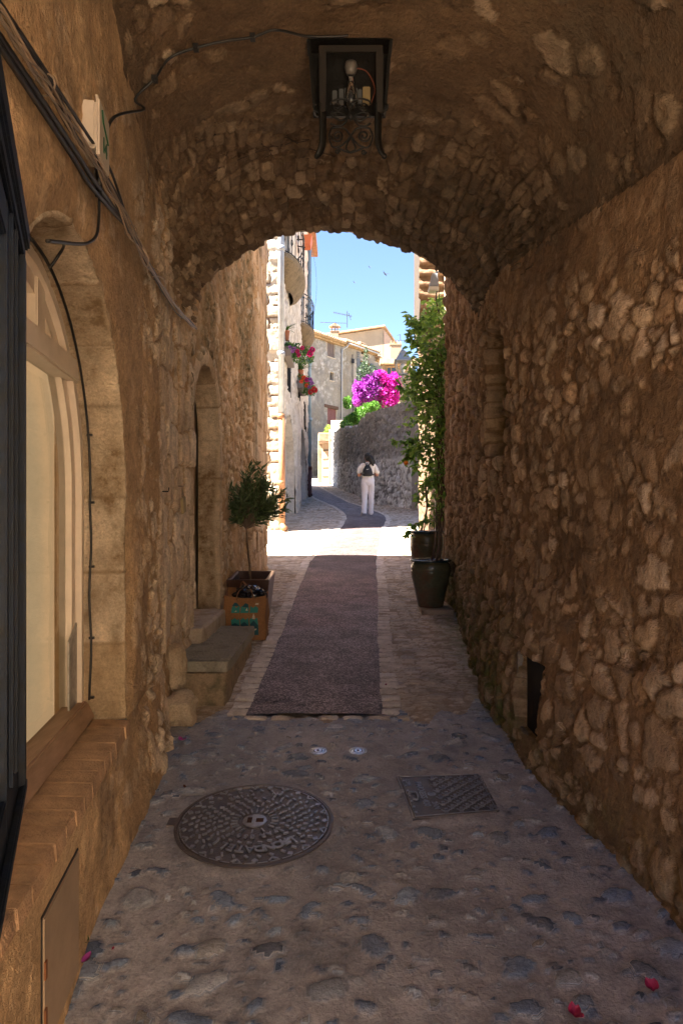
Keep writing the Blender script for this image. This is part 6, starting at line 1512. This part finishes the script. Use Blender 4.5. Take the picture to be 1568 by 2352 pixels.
b = MB(); b.hexa([FP(-3, 3, -.3), FP(LFl+1, 3, -.3), FP(LFl+1, 3, -8), FP(-3, 3, -8), FP(-3, ET, -.3), FP(LFl+1, ET, -.3), FP(LFl+1, ET, -8), FP(-3, ET, -8)]); b.build('masonry', M_block, fh)
M_ws = mat('weathered_shutter', (.17, .13, .12), .8, noise=.4, nscale=3, stretch=(6, 6, 1)); M_rs = mat('dull_red_shutter', (.20, .075, .075), .7, noise=.2); M_bs = mat('blue_grey_shutter', (.13, .15, .18), .7)
for i, (s0, s1, z0, z1_) in enumerate(FW):
    b = MB(); 
    def FB(b, a, c_, d, e, o0, o1): return b.hexa([FP(a, d, o0), FP(c_, d, o0), FP(c_, d, o1), FP(a, d, o1), FP(a, e, o0), FP(c_, e, o0), FP(c_, e, o1), FP(a, e, o1)])
    FB(b, s0-.05, s1+.05, z0-.06, z0, -.28, .06); FB(b, s0-.06, s0, z0, z1_, -.28, .02); FB(b, s1, s1+.06, z0, z1_, -.28, .02); FB(b, s0-.06, s1+.06, z1_, z1_+.05, -.28, .02)
    w_ = b.build('window', mat('pale_surround', (.55, .48, .38), .8), fh)
    b = MB()
    if i in (0, 2):
        m_ = (s0+s1)/2; FB(b, s0, m_-.01, z0, z1_, -.12, -.06); FB(b, m_+.01, s1, z0, z1_, -.12, -.06)
        for k in (.2, .8): FB(b, s0, s1, z0+(z1_-z0)*k-.04, z0+(z1_-z0)*k+.04, -.06, -.04)
        b.build('shutter', M_ws if i == 0 else M_rs, w_)
    else:
        FB(b, s0, s1, z0, z1_, -.25, -.22); b.build('pane', mat('far_pane', (.05, .06, .07), .15), w_)
        b = MB(); FB(b, (s0+s1)/2-.03, (s0+s1)/2+.03, z0, z1_, -.22, -.19); b.build('frame', mat('far_frame', (.12, .09, .07), .7), w_)
        if i == 4:
            b = MB(); FB(b, s0-.45, s0-.04, z0, z1_, .02, .07)
            for k in range(14): FB(b, s0-.40, s0-.09, z0+.1+k*.15, z0+.18+k*.15, .07, .085)
            b.build('shutter', M_bs, w_); b = MB(); FB(b, s1+.04, s1+.45, z0, z1_, .02, .07); b.build('shutter', M_bs, w_)
s0, z0 = onF(743, 931); s1, _ = onF(775, 937); b = MB(); FB(b, s0, s1, z0-.12, z0+.10, -.05, .10); b.build('lintel', mat('old_beam', (.12, .07, .05), .85, noise=.3), fh, bevel=.02)
# eaves and tiled roof: rows of half-round tiles
M_tile = mat('roof_tile', (.50, .34, .22), .9, noise=.4, nscale=2.5, bump=.4, bscale=12)
M_eave = mat('eave_tile', (.38, .26, .14), .9, noise=.4, nscale=4, bump=.5, bscale=14)
def roof_part(sa, sb, z, par, depth=4.5, rise=1.3, name='roof', over=.42):
    b = MB(); b.hexa([FP(sa, z-.22, -.1), FP(sb, z-.22, -.1), FP(sb, z-.22, over-.22), FP(sa, z-.22, over-.22), FP(sa, z-.10, -.1), FP(sb, z-.10, -.1), FP(sb, z-.10, over-.18), FP(sa, z-.10, over-.18)])
    b.hexa([FP(sa, z-.10, -.1), FP(sb, z-.10, -.1), FP(sb, z-.10, over-.06), FP(sa, z-.10, over-.06), FP(sa, z, -.1), FP(sb, z, -.1), FP(sb, z, over-.02), FP(sa, z, over-.02)])
    b.build('eaves', M_eave, par, bevel=.01)
    b = MB(); n = int((sb-sa)/.24)
    b.hexa([FP(sa, z, over), FP(sb, z, over), FP(sb, z+rise, -depth), FP(sa, z+rise, -depth), FP(sa, z+.05, over), FP(sb, z+.05, over), FP(sb, z+rise+.05, -depth), FP(sa, z+rise+.05, -depth)])
    for k in range(n):
        s = sa+(k+.5)*(sb-sa)/n; b.tube([FP(s, z+.05, over+.04), FP(s, z+.05+rise, -depth)], .085, 8)
    return b.build(name, M_tile, par, smooth=True, auto=40)
roof_part(-3, s_split, ET+.02, fh); roof_part(s_split-.05, onF(862, 800)[0], ET+.16, fh); roof_part(onF(862, 800)[0]-.1, LFl+.9, ET-.25, fh)
b = MB(); s0, _ = onF(784, 780); b.tube([FP(s0+.25, ET-.05, .42), FP(s0+.2, ET-.2, .35), FP(s0-.1, ET-.45, .12), FP(s0-.1, 3.5, .10)], .055, 8); b.tube([FP(s0+.2, ET+.02, .46), FP(onF(862, 800)[0], ET+.02, .46)], .06, 6)
b.build('gutter', mat('light_zinc', (.42, .44, .46), .5, metal=.2), fh, smooth=True)
b = MB(); s1, _ = onF(808, 800); b.tube([FP(s1, ET-.5, .06), FP(s1, ET-1.2, .06), FP(s1+.1, 3.5, .06)], .022, 5); b.box(FP(s1, ET-1.0, .1), (.18, .15, .3)); b.build('service_cable', M_black, fh)
# chimney with little roof
b = MB(); c_s, c_z = onF(796, 770); P = FP(c_s+.2, ET+.3, -1.2); cz = P.z
b.box(P+Vector((0, 0, .40)), (.54, .45, 1.0)); b.box(P+Vector((0, 0, .92)), (.64, .52, .06))
for dx in (-.20, 0, .20): b.box(P+Vector((dx, 0, 1.10)), (.09, .36, .30))
ch = b.build('chimney', mat('chimney_render', (.30, .23, .16), .9, noise=.2, nscale=3), fh, bevel=.01)
b = MB(); z0 = P.z+1.5; b.prism([P+Vector((-.40, -.30, 1.25)), P+Vector((.40, -.30, 1.25)), P+Vector((.0, -.30, 1.50))], (0, .6, 0)); b.build('chimney_roof', M_tile, ch)
# sunlit gable block behind, its chimney, antennas
g2 = empty('gabled_house', (6, 66, 6), label='pale house with a sloping roof edge rising behind the farmhouse roof', cat='house')
Yg = 62
def gp_(px, py, Y=Yg): return at(px, py, Y)
b = MB(); pts = [gp_(742, 830), gp_(880, 900), gp_(880, 754), gp_(742, 774)]
pts[0].z = pts[1].z = 8.0
b.prism(pts, (2.2, 9, 0)); b.build('wall', mat('cream_render', (.34, .28, .21), .9, noise=.12, nscale=1.2, bump=.3, bscale=4), g2)
b = MB(); e1, e2 = gp_(738, 772), gp_(883, 751); b.hexa([e1+Vector((0, -.3, 0)), e2+Vector((0, -.3, 0)), e2+Vector((2.3, 9.2, 0)), e1+Vector((2.2, 9.2, 0)), e1+Vector((0, -.3, .14)), e2+Vector((0, -.3, .14)), e2+Vector((2.3, 9.2, .14)), e1+Vector((2.2, 9.2, .14))]); b.build('roof', M_tile, g2)
b = MB(); p = [gp_(881, 830), gp_(915, 830), gp_(914, 800), gp_(881, 755)]; b.prism(p, (2, 8, 0)); b.build('side_wing', mat('pinkish_render', (.46, .34, .27), .9, noise=.15, nscale=1.5), g2)
c3 = empty('roof_chimney', gp_(905, 812, 60), label='pale brick chimney with tile caps above the right roof edge', cat='chimney'); b = MB(); P = gp_(908, 822, 58)
b.box(P+Vector((0, 0, .2)), (.9, .7, 1.6)); b.box(P+Vector((0, 0, 1.05)), (1.0, .8, .1)); b.build('stack', mat('chimney_render2', (.30, .23, .16), .9, noise=.2), c3, bevel=.02)
b = MB()
for k in range(4): b.prism([P+Vector((-.40+.26*k-.10, -.3, 1.1)), P+Vector((-.40+.26*k+.10, -.3, 1.1)), P+Vector((-.40+.26*k, -.3, 1.42))], (0, .6, 0))
b.build('tile_cap', M_eave, c3)
M_ant = mat('antenna_metal', (.06, .06, .065), .5, metal=.5)
def antenna(px, pb, pt, Y, segs, label):
    b = MB(); b.tube([at(px, pb, Y), at(px, pt, Y)], .028, 5)
    for (x0, y0, x1, y1, n) in segs:
        b.tube([at(x0, y0, Y), at(x1, y1, Y)], .022, 4)
        for k in range(n):
            q = (k+.5)/n; x, y = x0+(x1-x0)*q, y0+(y1-y0)*q; b.tube([at(x, y-3, Y), at(x, y+3, Y)], .016, 4)
    return b.build('tv_antenna', M_ant, None, label=label, cat='antenna')
antenna(797, 752, 714, 50, [(765, 717, 808, 726, 9), (800, 718, 806, 735, 2)], 'rooftop television antenna with a comb-like boom beside the chimney')
antenna(770, 760, 740, 50, [(735, 740, 795, 742, 0), (762, 748, 784, 752, 4)], 'low thin antenna over the farmhouse ridge left of the chimney')
antenna(919, 812, 768, 58, [(908, 782, 932, 782, 3), (912, 770, 919, 768, 0)], 'small antenna above the pale brick chimney')
# right annex of the farmhouse: window with rail
an = empty('annex', (5.5, 50, 6), label='low tan annex with an orange-framed window behind the street lantern', cat='house')
Ya = 50
b = MB(); p = [at(876, 940, Ya), at(960, 940, Ya), at(960, 862, Ya), at(876, 836, Ya)]; b.prism(p, (1, 4, 0)); b.build('wall', mat('tan_render', (.32, .24, .16), .9, noise=.15, nscale=1.5, bump=.3, bscale=5), an)
b = MB(); 
def apx(b, x0, y0, x1, y1, d0, d1): p = [at(x0, y1, Ya), at(x1, y1, Ya), at(x1, y0, Ya), at(x0, y0, Ya)]; b.prism([v+Vector((0, d0, 0)) for v in p], (0, d1-d0, 0))
apx(b, 887, 842, 910, 872, -.02, -.06); aw = b.build('window', mat('orange_wood', (.42, .24, .10), .7), an)
b = MB(); apx(b, 889, 845, 897, 869, -.065, -.08); apx(b, 899, 845, 908, 869, -.065, -.08); b.build('pane', MATS['far_pane'], aw)
b = MB(); apx(b, 884, 874, 914, 877, -.3, 0); b.build('ledge', mat('pale_surround2', (.6, .55, .48), .8), aw)
b = MB(); apx(b, 872, 826, 962, 838, -.5, .4); b.build('roof', M_tile, an)
# ================================================================ planting
bou = empty('bougainvillea', (1.9, 42, 5.5), label='big bougainvillea bush, bright magenta on the right, shade painted purple on the left', cat='flowering bush')
M_mag = leafmat('magenta_bract', (.50, .015, .30), (.72, .04, .48), .4, .6); M_bshade = leafmat('purple_bract', (.32, .03, .36), (.48, .07, .52), .3, .6)  # second bract colour has the left half's shade mixed in
Yb = 42
def PB(px, py, rx, ry, Y=Yb): return (tuple(at(px, py, Y)), rx/F*Y, .7, ry/F*Y)
cloud_leaves('magenta_bracts', [PB(895, 885, 20, 20), PB(880, 875, 16, 16), PB(900, 905, 16, 22), PB(882, 905, 20, 18), PB(892, 925, 20, 20), PB(905, 870, 12, 12), PB(875, 862, 10, 10), PB(912, 890, 7, 14)], 5200, .14, M_mag, bou, 31, wd=.8)
cloud_leaves('shaded_bracts', [PB(850, 880, 20, 18), PB(838, 895, 18, 16), PB(860, 900, 20, 22), PB(825, 905, 10, 22), PB(818, 890, 6, 14), PB(820, 920, 8, 12), PB(865, 865, 12, 10), PB(845, 912, 16, 14)], 4200, .14, M_bshade, bou, 32, wd=.8)
cloud_leaves('green_leaves', [PB(860, 905, 45, 35), PB(835, 855, 14, 20), PB(850, 862, 16, 12), PB(885, 935, 30, 14)], 1500, .14, leafmat('dark_leaf', (.02, .045, .02), (.06, .10, .04), .3), bou, 33)
cloud_leaves('woody_climber', [PB(840, 820, 4, 22, 47), PB(836, 845, 8, 14, 47), PB(850, 850, 14, 10, 47)], 500, .14, MATS['dark_leaf'], bou, 34)
b = MB(); rr = random.Random(3)
for k in range(10): b.tube(spline([at(855+rr.uniform(-20, 25), 985, Yb), at(860+rr.uniform(-30, 35), 930, Yb), at(865+rr.uniform(-45, 45), 885, Yb)], 5), .03, 5)
b.build('trunk', M_bark, bou)
def bush(label, blobs, n, size, m, seed, name='green_bush', trunk=None, wd=.6):
    c = blobs[0][0]; t = empty(name, c, label=label, cat='bush')
    cloud_leaves('crown', blobs, n, size, m, t, seed, wd=wd)
    b = MB(); rr = random.Random(seed)
    for k in range(6):
        q = rr.choice(blobs); b.tube(spline([Vector((c[0]+rr.uniform(-.2, .2), c[1], c[2]-1.4)), Vector(c).lerp(Vector(q[0]), .5), Vector(q[0])+Vector((0, 0, q[3]*.7))], 4), .018, 4)
    b.build('trunk', M_bark, t); return t
M_bgreen = leafmat('bright_vine_leaf', (.06, .16, .02), (.16, .33, .05), .4, .5); M_ygreen = leafmat('yellow_green_leaf', (.16, .24, .04), (.34, .40, .10), .4, .5)
bush('bright green vine spilling over the lane wall under the bougainvillea', [PB(830, 950, 16, 14, 36), PB(812, 962, 12, 12, 36), PB(845, 940, 14, 12, 36), PB(800, 968, 9, 10, 36), PB(858, 932, 10, 8, 36), PB(798, 925, 8, 12, 36), PB(822, 968, 14, 8, 36)], 3600, .12, M_bgreen, 41, 'green_vine')
bush('low grassy tuft on the top of the lane wall', [PB(790, 975, 5, 6, 34), PB(800, 980, 6, 5, 33)], 260, .14, M_bgreen, 42, 'wall_tuft')
bush('yellow-green bush left of the gateway', [PB(752, 1000, 8, 12, 43), PB(744, 1015, 9, 8, 43), PB(756, 985, 7, 6, 43)], 900, .14, M_ygreen, 43)
bush('darker green bush hanging over the end wall at the bend', [PB(728, 1030, 14, 12, 50), PB(742, 1010, 10, 12, 50), PB(715, 1045, 9, 8, 50), PB(735, 995, 12, 7, 51)], 1400, .18, M_leaf, 44)
bush('small rosemary clump on the far end wall', [PB(765, 1005, 5, 5, 45)], 160, .12, M_leaf, 45)
# swallows
for px, py, sz, lab in ((884, 629, .24, 'dark swallow in the sky, the largest one, on the right'), (848, 616-40+37, .12, 'tiny swallow speck in the sky in the middle'), (813, 648, .12, 'tiny swallow speck in the sky, the lowest and leftmost')):
    c = at(px, py, 45); b = MB(); s = sz
    b.tube([c+Vector((-.5*s, 0, .5*s)), c+Vector((0, 0, 0)), c+Vector((.45*s, 0, -.55*s))], [.01, .05*s/.12*.4, .01], 6)
    b.add([c+Vector((-.6*s, 0, 1.1*s)), c+Vector((-.12*s, .02, .0)), c+Vector((.12*s, 0, .12*s))], [(0, 1, 2)]); b.add([c+Vector((1.3*s, 0, .1*s)), c+Vector((.05*s, .02, .18*s)), c+Vector((.0*s, 0, -.14*s))], [(0, 1, 2)])
    b.build('swallow', M_black, None, label=lab, cat='bird', group='swallows in the sky')
# ================================================================ the woman walking away
PX, PY = .715, 18.8
G0 = float(gz(PY))+.006
per = empty('person', (PX, PY, G0), label='woman in white t-shirt and white trousers with dark ponytail walking away up the lane', cat='person')
per['label'] = 'person in white t-shirt and trousers, dark ponytail, walking away up the lane'
M_skin = mat('skin', (.50, .235, .14), .5, noise=.06, nscale=10); M_tee = mat('white_tee', (.78, .72, .66), .85, noise=.06, nscale=10, bump=.2, bscale=18); M_trs = mat('white_trousers', (.72, .68, .72), .85, noise=.05, nscale=8, bump=.5, bscale=9)
M_hair = mat('dark_hair', (.005, .004, .0035), .5, noise=.3, nscale=60, bump=.6, bscale=80, stretch=(1, 1, .3))
def loft(b, rings, n=20):
    """rings: (x, y, z, rx, ry[, tilt]) world-relative to the person"""
    vs = []; k = len(rings)
    for r in rings:
        for j in range(n):
            a = 2*PI*j/n; vs.append((PX+r[0]+r[3]*math.cos(a), PY+r[1]+r[4]*math.sin(a), G0+r[2]))
    fs = [tuple(range(n-1, -1, -1)), tuple((k-1)*n+j for j in range(n))]
    for i in range(k-1):
        for j in range(n): fs.append((i*n+j, i*n+(j+1) % n, (i+1)*n+(j+1) % n, (i+1)*n+j))
    b.add(vs, fs)
def dens(rings, m=4):
    out = []; P = [np.array(r, float) for r in rings]
    for i in range(len(P)-1):
        a = P[max(i-1, 0)]; b_ = P[i]; c = P[i+1]; d = P[min(i+2, len(P)-1)]
        for k in range(m):
            t = k/m; out.append(.5*((2*b_)+(c-a)*t+(2*a-5*b_+4*c-d)*t*t+(3*b_-a-3*c+d)*t**3))
    out.append(P[-1]); return out
def limb(b, pts, rad, n=12, sq=1.0):
    P = spline([Vector((PX+x, PY+y, G0+z)) for x, y, z in pts], 5); R_ = np.interp(np.linspace(0, 1, len(P)), np.linspace(0, 1, len(rad)), rad)
    b.tube(P, list(R_), n, sq=sq)
    b.sphere(P[0], R_[0]*.98, 10, 8); b.sphere(P[-1], R_[-1]*.98, 10, 8)
def remesh(b, name, m, par, vox=.009, wr=None, smooth_it=3):
    me = b.mesh(name+'_raw'); o = bpy.data.objects.new(name, me); COL.objects.link(o)
    md = o.modifiers.new('r', 'REMESH'); md.mode = 'VOXEL'; md.voxel_size = vox
    ms = o.modifiers.new('s', 'SMOOTH'); ms.factor = .5; ms.iterations = smooth_it
    dg = bpy.context.evaluated_depsgraph_get(); dg.update(); me2 = bpy.data.meshes.new_from_object(o.evaluated_get(dg)); bpy.data.objects.remove(o); bpy.data.meshes.remove(me)
    if wr: 
        for v in me2.vertices: v.co = wr(v.co.copy())
    me2.name = name; return link(name, me2, m, par, smooth=True)
H = 1.0   # body keys (metres above the ground)
b = MB()
loft(b, dens([(0, .0, .86, .155, .11), (0, 0, .95, .165, .12), (0, .0, 1.08, .135, .10), (0, -.01, 1.20, .150, .105), (0, -.01, 1.32, .175, .105), (0, 0, 1.385, .155, .085), (-.005, .01, 1.42, .075, .065)]))
limb(b, [(-.005, .01, 1.38), (-.01, .02, 1.50)], [.055, .05])
b.sphere((PX-.015, PY+.035, G0+1.565), (.074, .092, .105), 20, 16)      # skull and jaw
b.sphere((PX-.018, PY+.075, G0+1.515), (.050, .055, .058), 14, 10)
b.sphere((PX-.020, PY+.130, G0+1.555), (.012, .018, .018), 8, 6)        # nose
for sx in (-1, 1): b.sphere((PX-.015+sx*.076, PY+.03, G0+1.55), (.012, .022, .030), 10, 8)
for sx in (-1, 1):    # arms: shoulder, elbow out and back, forearm forward to the straps
    limb(b, [(sx*.165, 0, 1.345), (sx*.215, -.015, 1.22), (sx*.245, -.025, 1.08)], [.052, .046, .040])
    limb(b, [(sx*.245, -.025, 1.08), (sx*.215, .10, 1.10), (sx*.165, .20, 1.16)], [.040, .036, .026])
    hx, hy, hz = sx*.150, .235, 1.185
    b.sphere((PX+hx, PY+hy, G0+hz), (.026, .040, .042), 10, 8)
    for f in range(4):
        z = hz+.028-.018*f; l = (.050, .056, .052, .042)[f]
        limb(b, [(hx, hy+.02, z), (hx-sx*.012, hy+.045, z), (hx-sx*.012-sx*l*.5, hy+.040, z-.004), (hx-sx*.006-sx*l*.5, hy+.022, z-.006)], [.0095, .009, .008, .0075], 6)
    limb(b, [(hx, hy-.01, hz+.03), (hx-sx*.03, hy, hz+.052), (hx-sx*.038, hy+.02, hz+.058)], [.011, .010, .008], 6)
LEG = {-1: [(-.085, 0, .90), (-.095, .02, .50), (-.108, -.09, .11)], 1: [(.085, 0, .90), (.088, .055, .50), (.085, .09, .09)]}
for sx in (-1, 1): limb(b, LEG[sx], [.088, .056, .038])
remesh(b, 'body', M_skin, per, .0075)
# trousers
def crease(p):
    z = p.z-G0; a = math.atan2(p.y-PY, p.x-PX)
    low = max(0, min(1, (.62-z)/.5)); w = .006*math.sin(z*46+3*math.sin(a*2)+a*2.0)*low+.004*math.sin(z*20+a*3)
    return Vector((p.x+w*math.cos(a), p.y+w*math.sin(a), p.z+.0))
b = MB()
loft(b, dens([(0, 0, .80, .165, .125), (0, -.015, .90, .182, .145), (0, -.005, .98, .170, .13), (0, 0, 1.055, .150, .112)]))
for sx in (-1, 1):
    L0 = LEG[sx]; x0_, x1_l, x2_l = L0[0][0], L0[1][0], L0[2][0]
    loft(b, dens([(x2_l, L0[2][1]-.005, .045, .070, .078), (x2_l, L0[2][1], .12, .068, .078), (x1_l*.6+x2_l*.4, L0[1][1]*.5+L0[2][1]*.5, .30, .072, .080), (x1_l, L0[1][1], .48, .077, .085), (x1_l*.95, L0[1][1], .66, .086, .098), (x0_, -.01, .82, .096, .125), (x0_, -.01, .90, .09, .12)]))
tr_ = remesh(b, 'trousers', M_trs, per, .009, crease)
# t-shirt with loose sleeves
def tc(p):
    z = p.z-G0; a = math.atan2(p.y-PY, p.x-PX); w = .004*math.sin(z*30+a*4)*(1 if z < 1.2 else .5); return Vector((p.x+w*math.cos(a), p.y+w*math.sin(a), p.z))
b = MB()
loft(b, dens([(0, 0, 1.0, .162, .125), (0, 0, 1.10, .158, .118), (0, -.01, 1.22, .168, .120), (0, -.01, 1.32, .190, .118), (0, 0, 1.385, .168, .098), (-.003, .01, 1.425, .085, .075), (-.005, .01, 1.44, .066, .064)]))
for sx in (-1, 1): limb(b, [(sx*.15, 0, 1.355), (sx*.205, -.01, 1.27), (sx*.240, -.02, 1.175)], [.060, .064, .068])
ts = remesh(b, 't_shirt', M_tee, per, .0085, tc)
b = MB(); b.box((PX-.04, PY-.122, G0+1.045), (.22, .004, .10)); 
# shoes
for sx, (x, y, lift, pit) in {-1: (-.112, -.085, .03, .35), 1: (.085, .10, .0, 0)}.items():
    b = MB(); g_ = float(gz(PY+y))-float(gz(PY))
    rings = []
    for i in range(9):
        t = i/8; yy = y-.085+.26*t; w = .038+.012*math.sin(PI*min(1, t*1.15)); h = .085-.050*ss(.35, 1, t)
        rings.append((x+(-.05*t if sx < 0 else .01*t), yy, w*(1-.55*ss(.85, 1, t)), float(h)))
    vs = []; n = 12
    for (cx_, cy_, w, h) in rings:
        for j in range(n):
            a = 2*PI*j/n; zz = max(0, .5+.5*math.sin(a))*h; vs.append((PX+cx_+w*math.cos(a), PY+cy_, G0+g_+lift*(1-0)+zz+max(0, (.05-(cy_-y)))*pit*.35))
    fs = [tuple(range(n)), tuple(8*n+j for j in range(n-1, -1, -1))]+[(i*n+j, (i+1)*n+j, (i+1)*n+(j+1) % n, i*n+(j+1) % n) for i in range(8) for j in range(n)]
    b.add(vs, fs); b.build('shoe', mat('pale_shoe', (.62, .56, .55), .6), per, smooth=True, auto=50)
# hair: cap and a full ponytail to the right
b = MB(); b.sphere((PX-.013, PY+.020, G0+1.590), (.084, .098, .105), 20, 14); b.sphere((PX-.010, PY-.02, G0+1.55), (.074, .068, .09), 16, 12)
P = [(.02, -.09, 1.60), (.055, -.12, 1.575), (.088, -.13, 1.50), (.115, -.13, 1.41), (.13, -.125, 1.35)]; limb(b, P, [.030, .055, .070, .062, .030])
rr = random.Random(5)
for k in range(16):
    a = rr.uniform(-.06, .07); limb(b, [(.05+a*.3, -.12, 1.56), (.085+a, -.135+rr.uniform(-.02, .02), 1.48), (.11+a*1.2, -.125, 1.395+rr.uniform(-.02, .03))], [.02, .02, .005], 6)
def hj(p):
    f = float(vnoise(np.array(p.x*60), np.array(p.z*40+p.y*50), 5))-.5; return p+Vector((f*.010, -abs(f)*.006, f*.006))
remesh(b, 'hair', M_hair, per, .008, hj, 1)
b = MB(); b.tube([(PX+.02+.03*math.cos(a), PY-.085, G0+1.60+.03*math.sin(a)) for a in np.linspace(0, 2*PI, 12)], .006, 5); b.build('hair_tie', M_black, per)
# ---- backpack
bp = empty('backpack', (PX, PY-.16, G0+1.05), label='small black backpack with a white swoosh on the back of the person', cat='backpack')
M_bp = mat('black_nylon', (.005, .005, .007), .6, noise=.2, nscale=30, bump=.3, bscale=30)
b = MB(); loft(b, dens([(-.02, -.165, 1.045, .090, .03), (-.02, -.175, 1.065, .128, .052), (-.02, -.18, 1.13, .138, .062), (-.02, -.175, 1.22, .118, .058), (-.02, -.165, 1.29, .085, .050), (-.02, -.155, 1.335, .060, .038), (-.02, -.15, 1.35, .03, .02)]), 24)
bd = remesh(b, 'bag_body', M_bp, bp, .0075, None, 2)
for sx, xt in ((-1, -.095), (1, .075)):
    P = spline([Vector((PX-.02+sx*.035, PY-.165, G0+1.34)), Vector((PX+xt*.8, PY-.13, G0+1.40)), Vector((PX+xt, PY-.03, G0+1.445)), Vector((PX+xt*1.2, PY+.09, G0+1.38)), Vector((PX+xt*1.45, PY+.135, G0+1.25)), Vector((PX+xt*1.7, PY+.10, G0+1.13)), Vector((PX+sx*.165, PY-.02, G0+1.09)), Vector((PX-.02+sx*.11, PY-.15, G0+1.10))], 5)
    q = MB(); q.tube(P, .017, 8, sq=.35); q.build('strap', M_bp, bp, smooth=True)
q = MB(); q.tube(spline([(PX-.045, PY-.165, G0+1.335), (PX-.03, PY-.17, G0+1.39), (PX-.0, PY-.165, G0+1.335)], 6), .007, 6); q.build('grab_loop', M_bp, bp, smooth=True)
M_sw = mat('white_print_bag', (.8, .8, .8), .6); yb = PY-.237
def swp(x, z): return Vector((PX-.005+x, yb+abs(x)*.12, G0+1.235+z))
top_ = [(-.034, .012), (-.038, .004), (-.036, -.006), (-.024, -.008), (-.005, -.003), (.036, .014)]; bot_ = [(.036, .014), (0, -.010), (-.020, -.018), (-.036, -.017), (-.043, -.008), (-.042, .003), (-.034, .012)]
q = MB(); pts = [swp(x, z) for x, z in top_]+[swp(x, z) for x, z in bot_[1:-1]]
q.prism(pts[::-1], (0, -.003, 0)); q.build('swoosh_mark', M_sw, bp)
q = MB(); q.tube([(PX-.125, PY-.20, G0+1.125), (PX-.165, PY-.19, G0+1.115)], .005, 5); q.tube([(PX-.125+.010*math.cos(a), PY-.215, G0+1.13+.010*math.sin(a)) for a in np.linspace(0, 6.28, 10)], .003, 4); q.build('key_ring', M_sw, bp)
